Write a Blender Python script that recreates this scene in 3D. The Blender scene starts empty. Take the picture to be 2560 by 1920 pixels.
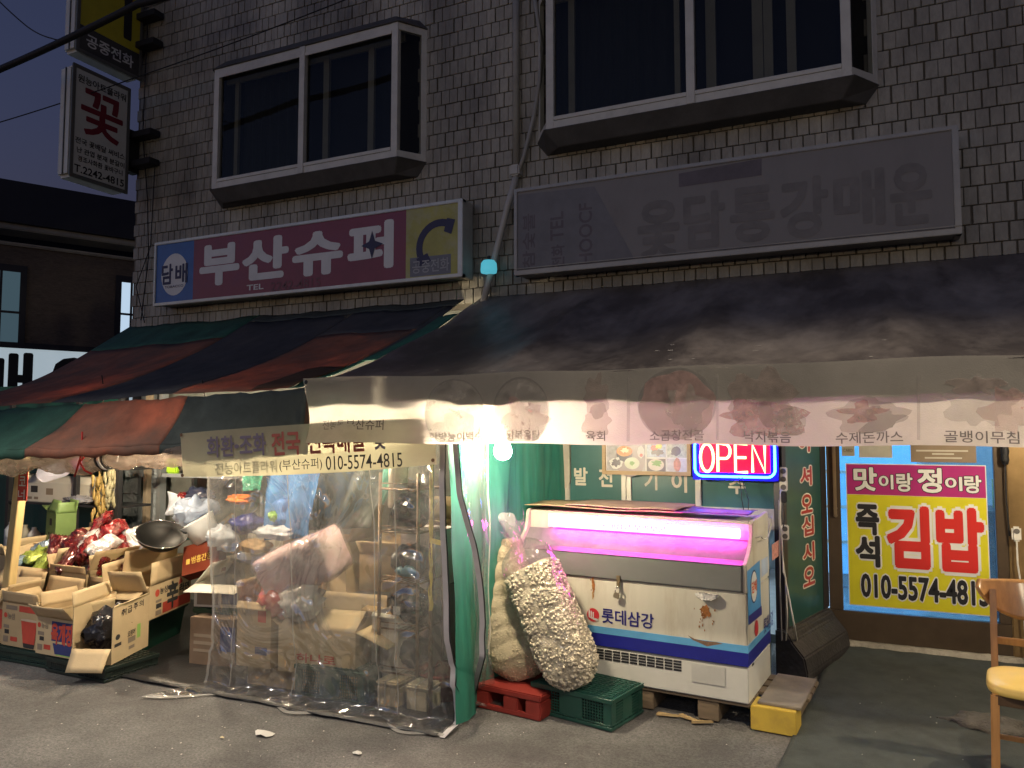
import bpy, bmesh, math, random
from mathutils import Vector, Matrix, noise
random.seed(7)
SC = bpy.context.scene
COL = SC.collection
R = math.radians

# ------------------------------------------------------------------ camera
YAW, PIT, CAMZ, FPX = R(24.7), R(3.7), 1.6, 1920.0
cd = bpy.data.cameras.new('camera')
cam = bpy.data.objects.new('camera', cd); COL.objects.link(cam)
cam.location = (0, 0, CAMZ)
cam.rotation_euler = (math.pi/2 + PIT, 0, YAW)
cd.sensor_width = 36; cd.lens = 36*FPX/2560; cd.clip_end = 400; cd.clip_start = 0.05
SC.camera = cam

# ------------------------------------------------------------------ dusk sky
w = bpy.data.worlds.new('World'); SC.world = w; w.use_nodes = True
nt = w.node_tree; nt.nodes.clear()
sky = nt.nodes.new('ShaderNodeTexSky'); sky.sky_type = 'NISHITA'; sky.sun_disc = False
sky.sun_elevation = R(-4); sky.ozone_density = 1.8; sky.dust_density = .3; sky.sun_rotation = R(200); sky.altitude = 20
bg = nt.nodes.new('ShaderNodeBackground'); bg.inputs[1].default_value = 3.8
out = nt.nodes.new('ShaderNodeOutputWorld')
nt.links.new(sky.outputs[0], bg.inputs[0]); nt.links.new(bg.outputs[0], out.inputs[0])

# ------------------------------------------------------------------ street lamps of the alley (above and behind the camera)
def street_light(name, loc, target, power, col, size):
    l = bpy.data.lights.new(name, 'AREA'); l.energy = power; l.color = col; l.shape = 'DISK'; l.size = size
    o = bpy.data.objects.new(name, l); COL.objects.link(o); o.location = loc
    o.rotation_euler = (Vector(target)-Vector(loc)).to_track_quat('-Z', 'Y').to_euler()
    return o
street_light('opposite_shop_light', (1.2, -2.2, 2.9), (-1.0, 4.0, .8), 25, (1.0, .86, .62), .35)
street_light('opposite_shop_light', (-4.5, -2.6, 2.9), (-4.0, 4.0, .8), 14, (1.0, .90, .76), .35)
def cutoff_lamp(name, loc, tgt, power, cone, col):
    l = bpy.data.lights.new(name, 'SPOT'); l.energy = power; l.color = col; l.spot_size = R(cone); l.spot_blend = .6; l.shadow_soft_size = .12
    o = bpy.data.objects.new(name, l); COL.objects.link(o); o.location = loc
    o.rotation_euler = (Vector(tgt)-Vector(loc)).to_track_quat('-Z', 'Y').to_euler()
cutoff_lamp('street_lamp_light', (1.6, -.2, 5.8), (-.2, 2.0, 0), 1150, 66, (1.0, .84, .62))
cutoff_lamp('street_lamp_light', (-5.2, .2, 5.8), (-4.2, 1.5, 0), 800, 60, (1.0, .93, .82))

SC.view_settings.view_transform = 'Standard'; SC.view_settings.look = 'None'
SC.view_settings.exposure = 0; SC.view_settings.gamma = 1
SC.render.engine = 'CYCLES'
SC.cycles.use_denoising = True
SC.cycles.max_bounces = 6; SC.cycles.diffuse_bounces = 2; SC.cycles.glossy_bounces = 2; SC.cycles.use_adaptive_sampling = True; SC.cycles.adaptive_threshold = .02
SC.cycles.transparent_max_bounces = 12; SC.cycles.transmission_bounces = 3
SC.cycles.sample_clamp_indirect = 6; SC.cycles.caustics_reflective = False; SC.cycles.caustics_refractive = False

# ------------------------------------------------------------------ picture-to-place helpers (rays of the camera above)
FW = Vector((-math.sin(YAW)*math.cos(PIT), math.cos(YAW)*math.cos(PIT), math.sin(PIT)))
RT = Vector((math.cos(YAW), math.sin(YAW), 0)); UP = RT.cross(FW); CP = Vector((0, 0, CAMZ))
def ray(u, v): return FW + RT*((u-1280)/FPX) - UP*((v-960)/FPX)
def PY(u, v, y): r = ray(u, v); return CP + r*(y/r.y)
def PZ(u, v, z): r = ray(u, v); return CP + r*((z-CAMZ)/r.z)
def PX(u, v, x): r = ray(u, v); return CP + r*(x/r.x)
def PP(u, v, p, n):
    r = ray(u, v); n = Vector(n); return CP + r*((Vector(p)-CP).dot(n)/r.dot(n))

# ------------------------------------------------------------------ materials
MATS = {}
def nn(t, kind, **k):
    n = t.nodes.new(kind)
    for a, b in k.items():
        if a.startswith('i_'): n.inputs[int(a[2:])].default_value = b
        else: setattr(n, a, b)
    return n
def pmat(name, col, rough=.6, var=.12, scale=6, bump=0, bscale=60, metal=0, spec=.5, dirt=None, dscale=3, damt=.4,
         transl=0, clear=0, emit=None, es=0, coat=0, wrinkle=0, wscale=8, stretch=None, island=0, speck=0, spscale=90, world=False):
    """procedural surface: base colour with two scales of variation, optional dirt, fine relief, wrinkles, light passing through"""
    if name in MATS: return MATS[name]
    m = bpy.data.materials.new(name); m.use_nodes = True; t = m.node_tree; L = t.links.new
    b = t.nodes['Principled BSDF']; o = t.nodes['Material Output']
    co = nn(t, 'ShaderNodeTexCoord'); vec = co.outputs['Object']
    if world: vec = nn(t, 'ShaderNodeNewGeometry').outputs['Position']
    if stretch:
        mp = nn(t, 'ShaderNodeMapping'); mp.inputs['Scale'].default_value = stretch; L(vec, mp.inputs[0]); vec = mp.outputs[0]
    n1 = nn(t, 'ShaderNodeTexNoise'); n1.inputs['Scale'].default_value = scale; n1.inputs['Detail'].default_value = 6
    n1.inputs['Roughness'].default_value = .65; L(vec, n1.inputs['Vector'])
    mr = nn(t, 'ShaderNodeMapRange'); mr.inputs[1].default_value = .3; mr.inputs[2].default_value = .7
    mr.inputs[3].default_value = 1-var; mr.inputs[4].default_value = 1+var; L(n1.outputs[0], mr.inputs[0])
    mx = nn(t, 'ShaderNodeVectorMath', operation='SCALE'); mx.inputs[0].default_value = col[:3]; L(mr.outputs[0], mx.inputs['Scale'])
    c = mx.outputs[0]
    if island:
        g = nn(t, 'ShaderNodeNewGeometry'); oi = nn(t, 'ShaderNodeObjectInfo')
        ad = nn(t, 'ShaderNodeMath', operation='ADD'); L(g.outputs['Random Per Island'], ad.inputs[0]); L(oi.outputs['Random'], ad.inputs[1])
        fr = nn(t, 'ShaderNodeMath', operation='FRACT'); L(ad.outputs[0], fr.inputs[0])
        m2 = nn(t, 'ShaderNodeMapRange'); m2.inputs[3].default_value = 1-island; m2.inputs[4].default_value = 1+island; L(fr.outputs[0], m2.inputs[0])
        s2 = nn(t, 'ShaderNodeVectorMath', operation='SCALE'); L(c, s2.inputs[0]); L(m2.outputs[0], s2.inputs['Scale']); c = s2.outputs[0]
    if speck:
        ns = nn(t, 'ShaderNodeTexNoise'); ns.inputs['Scale'].default_value = spscale; ns.inputs['Detail'].default_value = 4; ns.inputs['Roughness'].default_value = .8; L(vec, ns.inputs['Vector'])
        mq = nn(t, 'ShaderNodeMapRange'); mq.inputs[1].default_value = .35; mq.inputs[2].default_value = .65; mq.inputs[3].default_value = 1-speck; mq.inputs[4].default_value = 1+speck; L(ns.outputs[0], mq.inputs[0])
        sq_ = nn(t, 'ShaderNodeVectorMath', operation='SCALE'); L(c, sq_.inputs[0]); L(mq.outputs[0], sq_.inputs['Scale']); c = sq_.outputs[0]
    if dirt:
        n2 = nn(t, 'ShaderNodeTexNoise'); n2.inputs['Scale'].default_value = dscale; n2.inputs['Detail'].default_value = 8
        n2.inputs['Roughness'].default_value = .7; L(vec, n2.inputs['Vector'])
        cr = nn(t, 'ShaderNodeMapRange'); cr.inputs[1].default_value = .62-.3*damt; cr.inputs[2].default_value = .82-.2*damt
        cr.inputs[4].default_value = min(1, damt*1.6); L(n2.outputs[0], cr.inputs[0])
        mm = nn(t, 'ShaderNodeMix', data_type='RGBA'); L(cr.outputs[0], mm.inputs[0]); L(c, mm.inputs[6])
        mm.inputs[7].default_value = (*dirt[:3], 1); c = mm.outputs[2]
    L(c, b.inputs['Base Color'])
    b.inputs['Roughness'].default_value = rough; b.inputs['Metallic'].default_value = metal
    b.inputs['Specular IOR Level'].default_value = spec; b.inputs['Coat Weight'].default_value = coat
    b.inputs['Coat Roughness'].default_value = .1
    if emit:
        b.inputs['Emission Color'].default_value = (*emit, 1); b.inputs['Emission Strength'].default_value = es
    nrm = None
    if bump:
        n3 = nn(t, 'ShaderNodeTexNoise'); n3.inputs['Scale'].default_value = bscale; n3.inputs['Detail'].default_value = 5; L(vec, n3.inputs['Vector'])
        bp = nn(t, 'ShaderNodeBump'); bp.inputs['Strength'].default_value = min(1, bump); bp.inputs['Distance'].default_value = .01
        L(n3.outputs[0], bp.inputs['Height']); nrm = bp.outputs[0]
    if wrinkle:
        n4 = nn(t, 'ShaderNodeTexNoise', noise_type='RIDGED_MULTIFRACTAL'); n4.inputs['Scale'].default_value = wscale
        n4.inputs['Detail'].default_value = 3; n4.inputs['Distortion'].default_value = .8; L(vec, n4.inputs['Vector'])
        bp = nn(t, 'ShaderNodeBump'); bp.inputs['Strength'].default_value = min(1, wrinkle); bp.inputs['Distance'].default_value = .03
        L(n4.outputs[0], bp.inputs['Height'])
        if nrm: L(nrm, bp.inputs['Normal'])
        nrm = bp.outputs[0]
    if nrm: L(nrm, b.inputs['Normal'])
    sh = b.outputs[0]
    if transl:
        tr = nn(t, 'ShaderNodeBsdfTranslucent'); L(c, tr.inputs[0])
        if nrm: L(nrm, tr.inputs['Normal'])
        ms = nn(t, 'ShaderNodeMixShader'); ms.inputs[0].default_value = transl; L(sh, ms.inputs[1]); L(tr.outputs[0], ms.inputs[2]); sh = ms.outputs[0]
    if clear:
        tp = nn(t, 'ShaderNodeBsdfTransparent')
        ms = nn(t, 'ShaderNodeMixShader'); ms.inputs[0].default_value = clear; L(sh, ms.inputs[1]); L(tp.outputs[0], ms.inputs[2]); sh = ms.outputs[0]
    L(sh, o.inputs[0]); MATS[name] = m
    return m
def vinyl(name, tint=(.93, .93, .9), haze=.07, hazecol=(.75, .73, .7), wscale=7, wr=.55, rough=.08, stretch=(1, 1, 1), spec=.55, refr=0, cap=.22, bd=.03):
    """clear wrinkled sheet: light passes straight through, a little haze, sharp glints on the folds"""
    if name in MATS: return MATS[name]
    m = bpy.data.materials.new(name); m.use_nodes = True; t = m.node_tree; L = t.links.new
    t.nodes.remove(t.nodes['Principled BSDF']); o = t.nodes['Material Output']
    co = nn(t, 'ShaderNodeTexCoord'); mp = nn(t, 'ShaderNodeMapping'); mp.inputs['Scale'].default_value = stretch; L(co.outputs['Object'], mp.inputs[0])
    n4 = nn(t, 'ShaderNodeTexNoise', noise_type='RIDGED_MULTIFRACTAL'); n4.inputs['Scale'].default_value = wscale; n4.inputs['Detail'].default_value = 4
    n4.inputs['Distortion'].default_value = 1.2; L(mp.outputs[0], n4.inputs['Vector'])
    n5 = nn(t, 'ShaderNodeTexNoise'); n5.inputs['Scale'].default_value = wscale*.4; n5.inputs['Detail'].default_value = 3; n5.inputs['Distortion'].default_value = 1.5
    L(mp.outputs[0], n5.inputs['Vector'])
    ad = nn(t, 'ShaderNodeMath', operation='MULTIPLY_ADD'); L(n5.outputs[0], ad.inputs[0]); ad.inputs[1].default_value = 2.0; L(n4.outputs[0], ad.inputs[2])
    bp = nn(t, 'ShaderNodeBump'); bp.inputs['Strength'].default_value = wr; bp.inputs['Distance'].default_value = bd; L(ad.outputs[0], bp.inputs['Height'])
    tp = nn(t, 'ShaderNodeBsdfTransparent'); tp.inputs[0].default_value = (*tint, 1)
    df = nn(t, 'ShaderNodeBsdfDiffuse'); df.inputs[0].default_value = (*hazecol, 1)
    tl = nn(t, 'ShaderNodeBsdfTranslucent'); tl.inputs[0].default_value = (*hazecol, 1)
    hz = nn(t, 'ShaderNodeMixShader'); hz.inputs[0].default_value = .5; L(df.outputs[0], hz.inputs[1]); L(tl.outputs[0], hz.inputs[2])
    n6 = nn(t, 'ShaderNodeTexNoise'); n6.inputs['Scale'].default_value = 5; n6.inputs['Detail'].default_value = 8; L(mp.outputs[0], n6.inputs['Vector'])
    hr = nn(t, 'ShaderNodeMapRange'); hr.inputs[1].default_value = .3; hr.inputs[2].default_value = .75; hr.inputs[3].default_value = haze*.4; hr.inputs[4].default_value = haze*1.8; L(n6.outputs[0], hr.inputs[0])
    rf = nn(t, 'ShaderNodeBsdfRefraction'); rf.inputs['IOR'].default_value = 1.4; rf.inputs['Roughness'].default_value = .2; rf.inputs[0].default_value = (*tint, 1); L(bp.outputs[0], rf.inputs['Normal'])
    m0 = nn(t, 'ShaderNodeMixShader'); m0.inputs[0].default_value = refr; L(tp.outputs[0], m0.inputs[1]); L(rf.outputs[0], m0.inputs[2])
    m1 = nn(t, 'ShaderNodeMixShader'); L(hr.outputs[0], m1.inputs[0]); L(m0.outputs[0], m1.inputs[1]); L(hz.outputs[0], m1.inputs[2])
    gl = nn(t, 'ShaderNodeBsdfGlossy'); gl.inputs['Roughness'].default_value = rough; L(bp.outputs[0], gl.inputs['Normal'])
    fr = nn(t, 'ShaderNodeFresnel'); fr.inputs[0].default_value = 1.0+spec
    cl = nn(t, 'ShaderNodeMath', operation='MINIMUM'); L(fr.outputs[0], cl.inputs[0]); cl.inputs[1].default_value = cap
    m2 = nn(t, 'ShaderNodeMixShader'); L(cl.outputs[0], m2.inputs[0]); L(m1.outputs[0], m2.inputs[1]); L(gl.outputs[0], m2.inputs[2])
    L(m2.outputs[0], o.inputs[0]); MATS[name] = m
    return m
def emat(name, col, s):
    if name in MATS: return MATS[name]
    m = bpy.data.materials.new(name); m.use_nodes = True; t = m.node_tree
    t.nodes.remove(t.nodes['Principled BSDF'])
    e = nn(t, 'ShaderNodeEmission'); e.inputs[0].default_value = (*col, 1); e.inputs[1].default_value = s
    t.links.new(e.outputs[0], t.nodes['Material Output'].inputs[0]); MATS[name] = m
    return m

# ------------------------------------------------------------------ mesh helpers
WM = {}
def link(o): COL.objects.link(o); return o
def thing(name, label, cat, loc=(0, 0, 0), rot=None, group=None):
    o = bpy.data.objects.new(name, None); link(o); o.empty_display_size = .1
    M = Matrix.Translation(Vector(loc)) @ (rot.to_4x4() if rot else Matrix())
    o.matrix_world = M; WM[o.name] = M
    return tag(o, label, cat, group)
def tag(o, label=None, cat=None, group=None, kind=None):
    if label: o['label'] = label
    if cat: o['category'] = cat
    if group: o['group'] = group
    if kind: o['kind'] = kind
    return o
class MB:
    def __init__(s): s.v = []; s.f = []
    def add(s, vs, fs, M=None):
        n = len(s.v); s.v += [(M @ Vector(p)) if M else Vector(p) for p in vs]; s.f += [tuple(i+n for i in f) for f in fs]; return s
    def box(s, x0, y0, z0, x1, y1, z1, M=None):
        return s.add([(x0,y0,z0),(x1,y0,z0),(x1,y1,z0),(x0,y1,z0),(x0,y0,z1),(x1,y0,z1),(x1,y1,z1),(x0,y1,z1)],
                     [(0,3,2,1),(4,5,6,7),(0,1,5,4),(1,2,6,5),(2,3,7,6),(3,0,4,7)], M)
    def cbox(s, c, sx, sy, sz, M=None):
        return s.box(c[0]-sx/2, c[1]-sy/2, c[2]-sz/2, c[0]+sx/2, c[1]+sy/2, c[2]+sz/2, M)
    def quad(s, a, b, c, d): return s.add([a, b, c, d], [(0, 1, 2, 3)])
    def slab(s, pts, vec):
        n = len(pts); vec = Vector(vec); P = [Vector(p) for p in pts]
        return s.add(P+[p+vec for p in P], [tuple(range(n))[::-1], tuple(range(n, 2*n))]+[(i, (i+1) % n, n+(i+1) % n, n+i) for i in range(n)])
    def bar(s, a, b, w, d, up=(0, 0, 1)):
        a, b = Vector(a), Vector(b); x = (b-a).normalized(); z = Vector(up); y = z.cross(x)
        if y.length < 1e-4: y = Vector((0, 1, 0)).cross(x)
        y.normalize(); z = x.cross(y)
        q = [y*w/2+z*d/2, y*-w/2+z*d/2, y*-w/2-z*d/2, y*w/2-z*d/2]
        return s.add([a+k for k in q]+[b+k for k in q], [(0,1,2,3),(7,6,5,4),(0,4,5,1),(1,5,6,2),(2,6,7,3),(3,7,4,0)])
    def tube(s, pts, r, n=8, caps=True):
        P = [Vector(p) for p in pts]; rs = r if isinstance(r, (list, tuple)) else [r]*len(P); vs = []; fs = []
        t0 = (P[1]-P[0]).normalized(); a = Vector((0, 0, 1)) if abs(t0.z) < .9 else Vector((1, 0, 0)); nrm = t0.cross(a).normalized()
        for i, p in enumerate(P):
            t = (P[min(i+1, len(P)-1)]-P[max(i-1, 0)]).normalized()
            nrm = (nrm-t*nrm.dot(t)).normalized(); bn = t.cross(nrm)
            for k in range(n):
                q = 2*math.pi*k/n; vs.append(p+(nrm*math.cos(q)+bn*math.sin(q))*rs[i])
        for i in range(len(P)-1):
            for k in range(n): fs.append((i*n+k, i*n+(k+1) % n, (i+1)*n+(k+1) % n, (i+1)*n+k))
        if caps: fs += [tuple(range(n))[::-1], tuple(range((len(P)-1)*n, len(P)*n))]
        return s.add(vs, fs)
    def lathe(s, prof, n=24, M=None):
        vs = []; fs = []
        for r, z in prof:
            for k in range(n): q = 2*math.pi*k/n; vs.append((r*math.cos(q), r*math.sin(q), z))
        for i in range(len(prof)-1):
            for k in range(n): fs.append((i*n+k, i*n+(k+1) % n, (i+1)*n+(k+1) % n, (i+1)*n+k))
        return s.add(vs, fs, M)
    def grid(s, fn, nu, nv):
        vs = [fn(i/nu, j/nv) for j in range(nv+1) for i in range(nu+1)]; k = nu+1
        return s.add(vs, [(j*k+i, j*k+i+1, (j+1)*k+i+1, (j+1)*k+i) for j in range(nv) for i in range(nu)])
    def disc(s, c, ex, ey, rx, ry=None, n=28, a0=0, a1=2*math.pi):
        ry = ry or rx; c = Vector(c); ex = Vector(ex); ey = Vector(ey)
        return s.add([c+ex*rx*math.cos(a0+(a1-a0)*k/n)+ey*ry*math.sin(a0+(a1-a0)*k/n) for k in range(n)], [tuple(range(n))])
    def ball(s, c, rx, ry, rz, nu=16, nv=10, M=None, jit=0, seed=0, freq=3.):
        vs = []; fs = []
        for j in range(nv+1):
            th = math.pi*j/nv
            for i in range(nu):
                ph = 2*math.pi*i/nu; d = Vector((math.sin(th)*math.cos(ph), math.sin(th)*math.sin(ph), -math.cos(th)))
                k = 1+jit*noise.noise(d*freq+Vector((seed*7.1, seed*3.3, seed))) if jit else 1
                vs.append((c[0]+d.x*rx*k, c[1]+d.y*ry*k, c[2]+d.z*rz*k))
        for j in range(nv):
            for i in range(nu): fs.append((j*nu+i, j*nu+(i+1) % nu, (j+1)*nu+(i+1) % nu, (j+1)*nu+i))
        return s.add(vs, fs, M)
    def build(s, name, mat, parent=None, smooth=False, bevel=0, solid=0, local=False, label=None, kind=None, merge=False, seg=2):
        me = bpy.data.meshes.new(name); V = s.v
        if parent is not None and not local:
            Mi = WM[parent.name].inverted(); V = [Mi @ p for p in V]
        me.from_pydata([tuple(p) for p in V], [], s.f)
        bm = bmesh.new(); bm.from_mesh(me)
        if merge: bmesh.ops.remove_doubles(bm, verts=bm.verts, dist=1e-5)
        bmesh.ops.recalc_face_normals(bm, faces=bm.faces) if not solid else None
        if bevel: bmesh.ops.bevel(bm, geom=bm.edges[:], offset=bevel, segments=seg, affect='EDGES', clamp_overlap=True)
        bm.to_mesh(me); bm.free()
        me.materials.append(mat)
        if smooth:
            for p in me.polygons: p.use_smooth = True
        o = bpy.data.objects.new(name, me); link(o)
        if solid:
            md = o.modifiers.new('thickness', 'SOLIDIFY'); md.thickness = solid; md.offset = 0
        if parent is not None:
            o.parent = parent; WM[o.name] = WM[parent.name]
        else: WM[o.name] = Matrix()
        if label: o['label'] = label
        if kind: o['kind'] = kind
        return o
# lettering: glyph outlines filled as flat print
_TX = {}
def glyphs(s, bold=0):
    k = (s, bold)
    if k not in _TX:
        c = bpy.data.curves.new('t', 'FONT'); c.body = s; c.size = 1; c.offset = bold; c.resolution_u = 3; c.dimensions = '2D'; c.fill_mode = 'FRONT'
        o = bpy.data.objects.new('t', c)
        m = bpy.data.meshes.new_from_object(o)
        _TX[k] = ([v.co.copy() for v in m.vertices], [tuple(p.vertices) for p in m.polygons])
        bpy.data.objects.remove(o); bpy.data.curves.remove(c); bpy.data.meshes.remove(m)
    return _TX[k]
def text(s, O, ex, ey, wd, ht, mat, parent, bold=.012, name='lettering', warp=None, local=False, outline=None, ob=.05, olift=.0012, label=None):
    O = Vector(O); ex = Vector(ex).normalized(); ey = Vector(ey).normalized(); nz = ex.cross(ey)
    V0, _ = glyphs(s, 0)
    x0 = min(v.x for v in V0); x1 = max(v.x for v in V0); y0 = min(v.y for v in V0); y1 = max(v.y for v in V0)
    sx = wd/(x1-x0) if wd else ht/(y1-y0); sy = ht/(y1-y0) if ht else sx
    def mk(b, lift, m, nm):
        V, F = glyphs(s, min(b, .006)); mb = MB(); r = max(0, b-.006)
        sh = [(0, 0)]
        if r: sh += [(r*math.cos(k*math.pi/4), r*math.sin(k*math.pi/4)) for k in range(8)]
        if r > .045: sh += [(r*.5*math.cos(k*math.pi/2), r*.5*math.sin(k*math.pi/2)) for k in range(4)]
        for q, (dx, dy) in enumerate(sh):
            pts = [O+ex*((v.x+dx-(x0+x1)/2)*sx)+ey*((v.y+dy-(y0+y1)/2)*sy)+nz*(lift-q*.00006) for v in V]
            if warp: pts = [warp(p) for p in pts]
            mb.add(pts, F)
        return mb.build(nm, m, parent, local=local, label=label if nm == name else None)
    if outline: mk(ob, -olift, outline, name+'_outline')
    return mk(bold, 0, mat, name)
def rot(rx=0, ry=0, rz=0): return Matrix.Rotation(R(rz), 3, 'Z') @ Matrix.Rotation(R(ry), 3, 'Y') @ Matrix.Rotation(R(rx), 3, 'X')
X_, Y_, Z_ = Vector((1, 0, 0)), Vector((0, 1, 0)), Vector((0, 0, 1))

# ================================================================== THE SETTING
M_tile = pmat('glazed_wall_tile', (.32, .30, .245), rough=.5, var=.28, scale=.9, dirt=(.125, .112, .09), dscale=1.3, damt=.62, island=.10, bump=.15, bscale=40, speck=.12, spscale=30, world=True, stretch=(1.5, 1.5, .55))
M_grout = pmat('tile_grout', (.125, .112, .09), rough=.95, var=.3)
M_conc = pmat('stained_concrete', (.075, .072, .068), rough=.9, var=.25, scale=4, dirt=(.05, .048, .045), damt=.5, bump=.4, bscale=50)
M_alu = pmat('window_aluminium', (.55, .54, .48), rough=.42, var=.1, dirt=(.25, .24, .2), damt=.3, dscale=5)
M_alu2 = pmat('inner_sash_grey', (.30, .29, .23), rough=.5)
M_dark = pmat('dark_room', (.012, .012, .015), rough=.9)
M_curt = pmat('dark_curtain', (.020, .021, .018), rough=.9, var=.3, stretch=(14, 14, 1))
M_glass = vinyl('window_glass', tint=(.55, .55, .50), haze=.004, wscale=.6, wr=.02, rough=.02, cap=.022)
M_asph = pmat('worn_asphalt', (.136, .131, .127), rough=.86, var=.30, scale=1.6, dirt=(.048, .044, .043), dscale=1.0, damt=.55, bump=1, bscale=120, speck=.42, spscale=75)
M_white = pmat('white_paint', (.75, .75, .72), rough=.5, var=.05)
M_black = pmat('black_print', (.012, .012, .014), rough=.6, var=.05)

# ground: one sheet to the horizon, finely divided near the shop so the surface can be uneven
mb = MB()
def gz(x, y): return 0.010*noise.noise(Vector((x*.7, y*.7, 1.3))) + 0.005*noise.noise(Vector((x*3, y*3, 4)))
def gf(a, b):
    x = -9+13*a; y = .6+6.6*b; e = min(a, 1-a, b, 1-b); return Vector((x, y, gz(x, y)*min(1, e*12)-.004))
mb.grid(gf, 110, 60)
b0 = mb
o = MB(); S = 150
o.add([(-S,-S,-.004),(S,-S,-.004),(S,S,-.004),(-S,S,-.004),(-9,.6,-.004),(4,.6,-.004),(4,7.2,-.004),(-9,7.2,-.004)], [(0,1,5,4),(1,2,6,5),(2,3,7,6),(3,0,4,7)])
mb.add(o.v, o.f)
tag(mb.build('road', M_asph, smooth=True, merge=True), kind='structure')

# ------------------------------------------------------------------ the shop building
bld = thing('shop_building', 'two storey corner building faced with small cream glazed tiles above the awnings', 'building', (-6.85, 5.5, 0))
WY = 5.5
mb = MB(); mb.box(-6.85, WY+.012, 2.62, 3.4, WY+.26, 6.7); mb.box(-6.85, WY+.26, 0, -6.6, 11, 6.7)
mb.build('upper_wall', M_grout, bld)
# wall tiles
TW, TH, J = .078, .122, .006
tm = MB(); tm.box(-(TW-J)/2, -.006, -(TH-J)/2, (TW-J)/2, .012, (TH-J)/2)
tme = bpy.data.meshes.new('tile'); bmx = bmesh.new()
tme.from_pydata([tuple(v) for v in tm.v], [], tm.f); bmx.from_mesh(tme)
bmesh.ops.bevel(bmx, geom=[e for e in bmx.edges if all(v.co.y < 0 for v in e.verts)], offset=.003, segments=1, affect='EDGES'); bmx.to_mesh(tme); bmx.free()
tme.materials.append(M_tile)
BF = 5.28                                        # front of the bay windows
W1 = (PY(529, 474, BF).x, PY(992, 393, BF).x, PY(529, 474, BF).z, PY(994, 54, BF).z)
W2 = (PY(1365, 325, BF).x, PY(2131, 190, BF).x, PY(1365, 325, BF).z, W1[3])
def vis(x, z):
    d = Vector((x, WY, z))-CP; f = d.dot(FW); return 1280+FPX*d.dot(RT)/f, 960-FPX*d.dot(UP)/f
cand = []
for r in range(int(4.0/TH)):
    z = 2.66+TH*(r+.5)
    for c in range(-1, int(9.1/TW)+1):
        x = -6.85+TW*(c+.5+(.5 if r % 2 else 0)) + .004*random.uniform(-1, 1)
        if x-TW/2 < -6.86 or x > 2.1: continue
        u, v = vis(x, z)
        if v < -90 or u > 2660: continue
        hid = any(a-.1 < x < b_+.1 and z0-.05 < z < z1+.05 for a, b_, z0, z1 in (W1, W2))
        if hid: continue
        sgn = (-6.35 < x < -2.98 and 2.9 < z < 3.42) or (-2.42 < x < .5 and 2.9 < z < 3.45)
        cand.append(((Vector((x, WY, z))-CP).length + (50 if sgn else 0) + (0 if 0 < v and u < 2560 else 50), x, z, random.uniform(-.0025, .0025), random.uniform(-.6, .6)))
cand.sort()
for k, (_, x, z, dy, a) in enumerate(cand[:300]):
    o = bpy.data.objects.new('tile', tme); link(o); o.parent = bld
    o.location = Vector((x, WY+dy, z))-Vector((-6.85, 5.5, 0)); o.rotation_euler = (R(random.uniform(-.7, .7)), R(a), R(random.uniform(-.9, .9)))
tf = MB(); TV = [v.co.copy() for v in tme.vertices]; TF = [tuple(p.vertices) for p in tme.polygons]
for _, x, z, dy, a in cand[300:]:
    M = Matrix.Translation((x, WY+dy, z)) @ Matrix.Rotation(R(a), 4, 'Y') @ Matrix.Rotation(R(random.uniform(-.9, .9)), 4, 'Z')
    tf.add(TV, TF, M)
tf.build('tile_field', M_tile, bld, kind='stuff')

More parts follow.
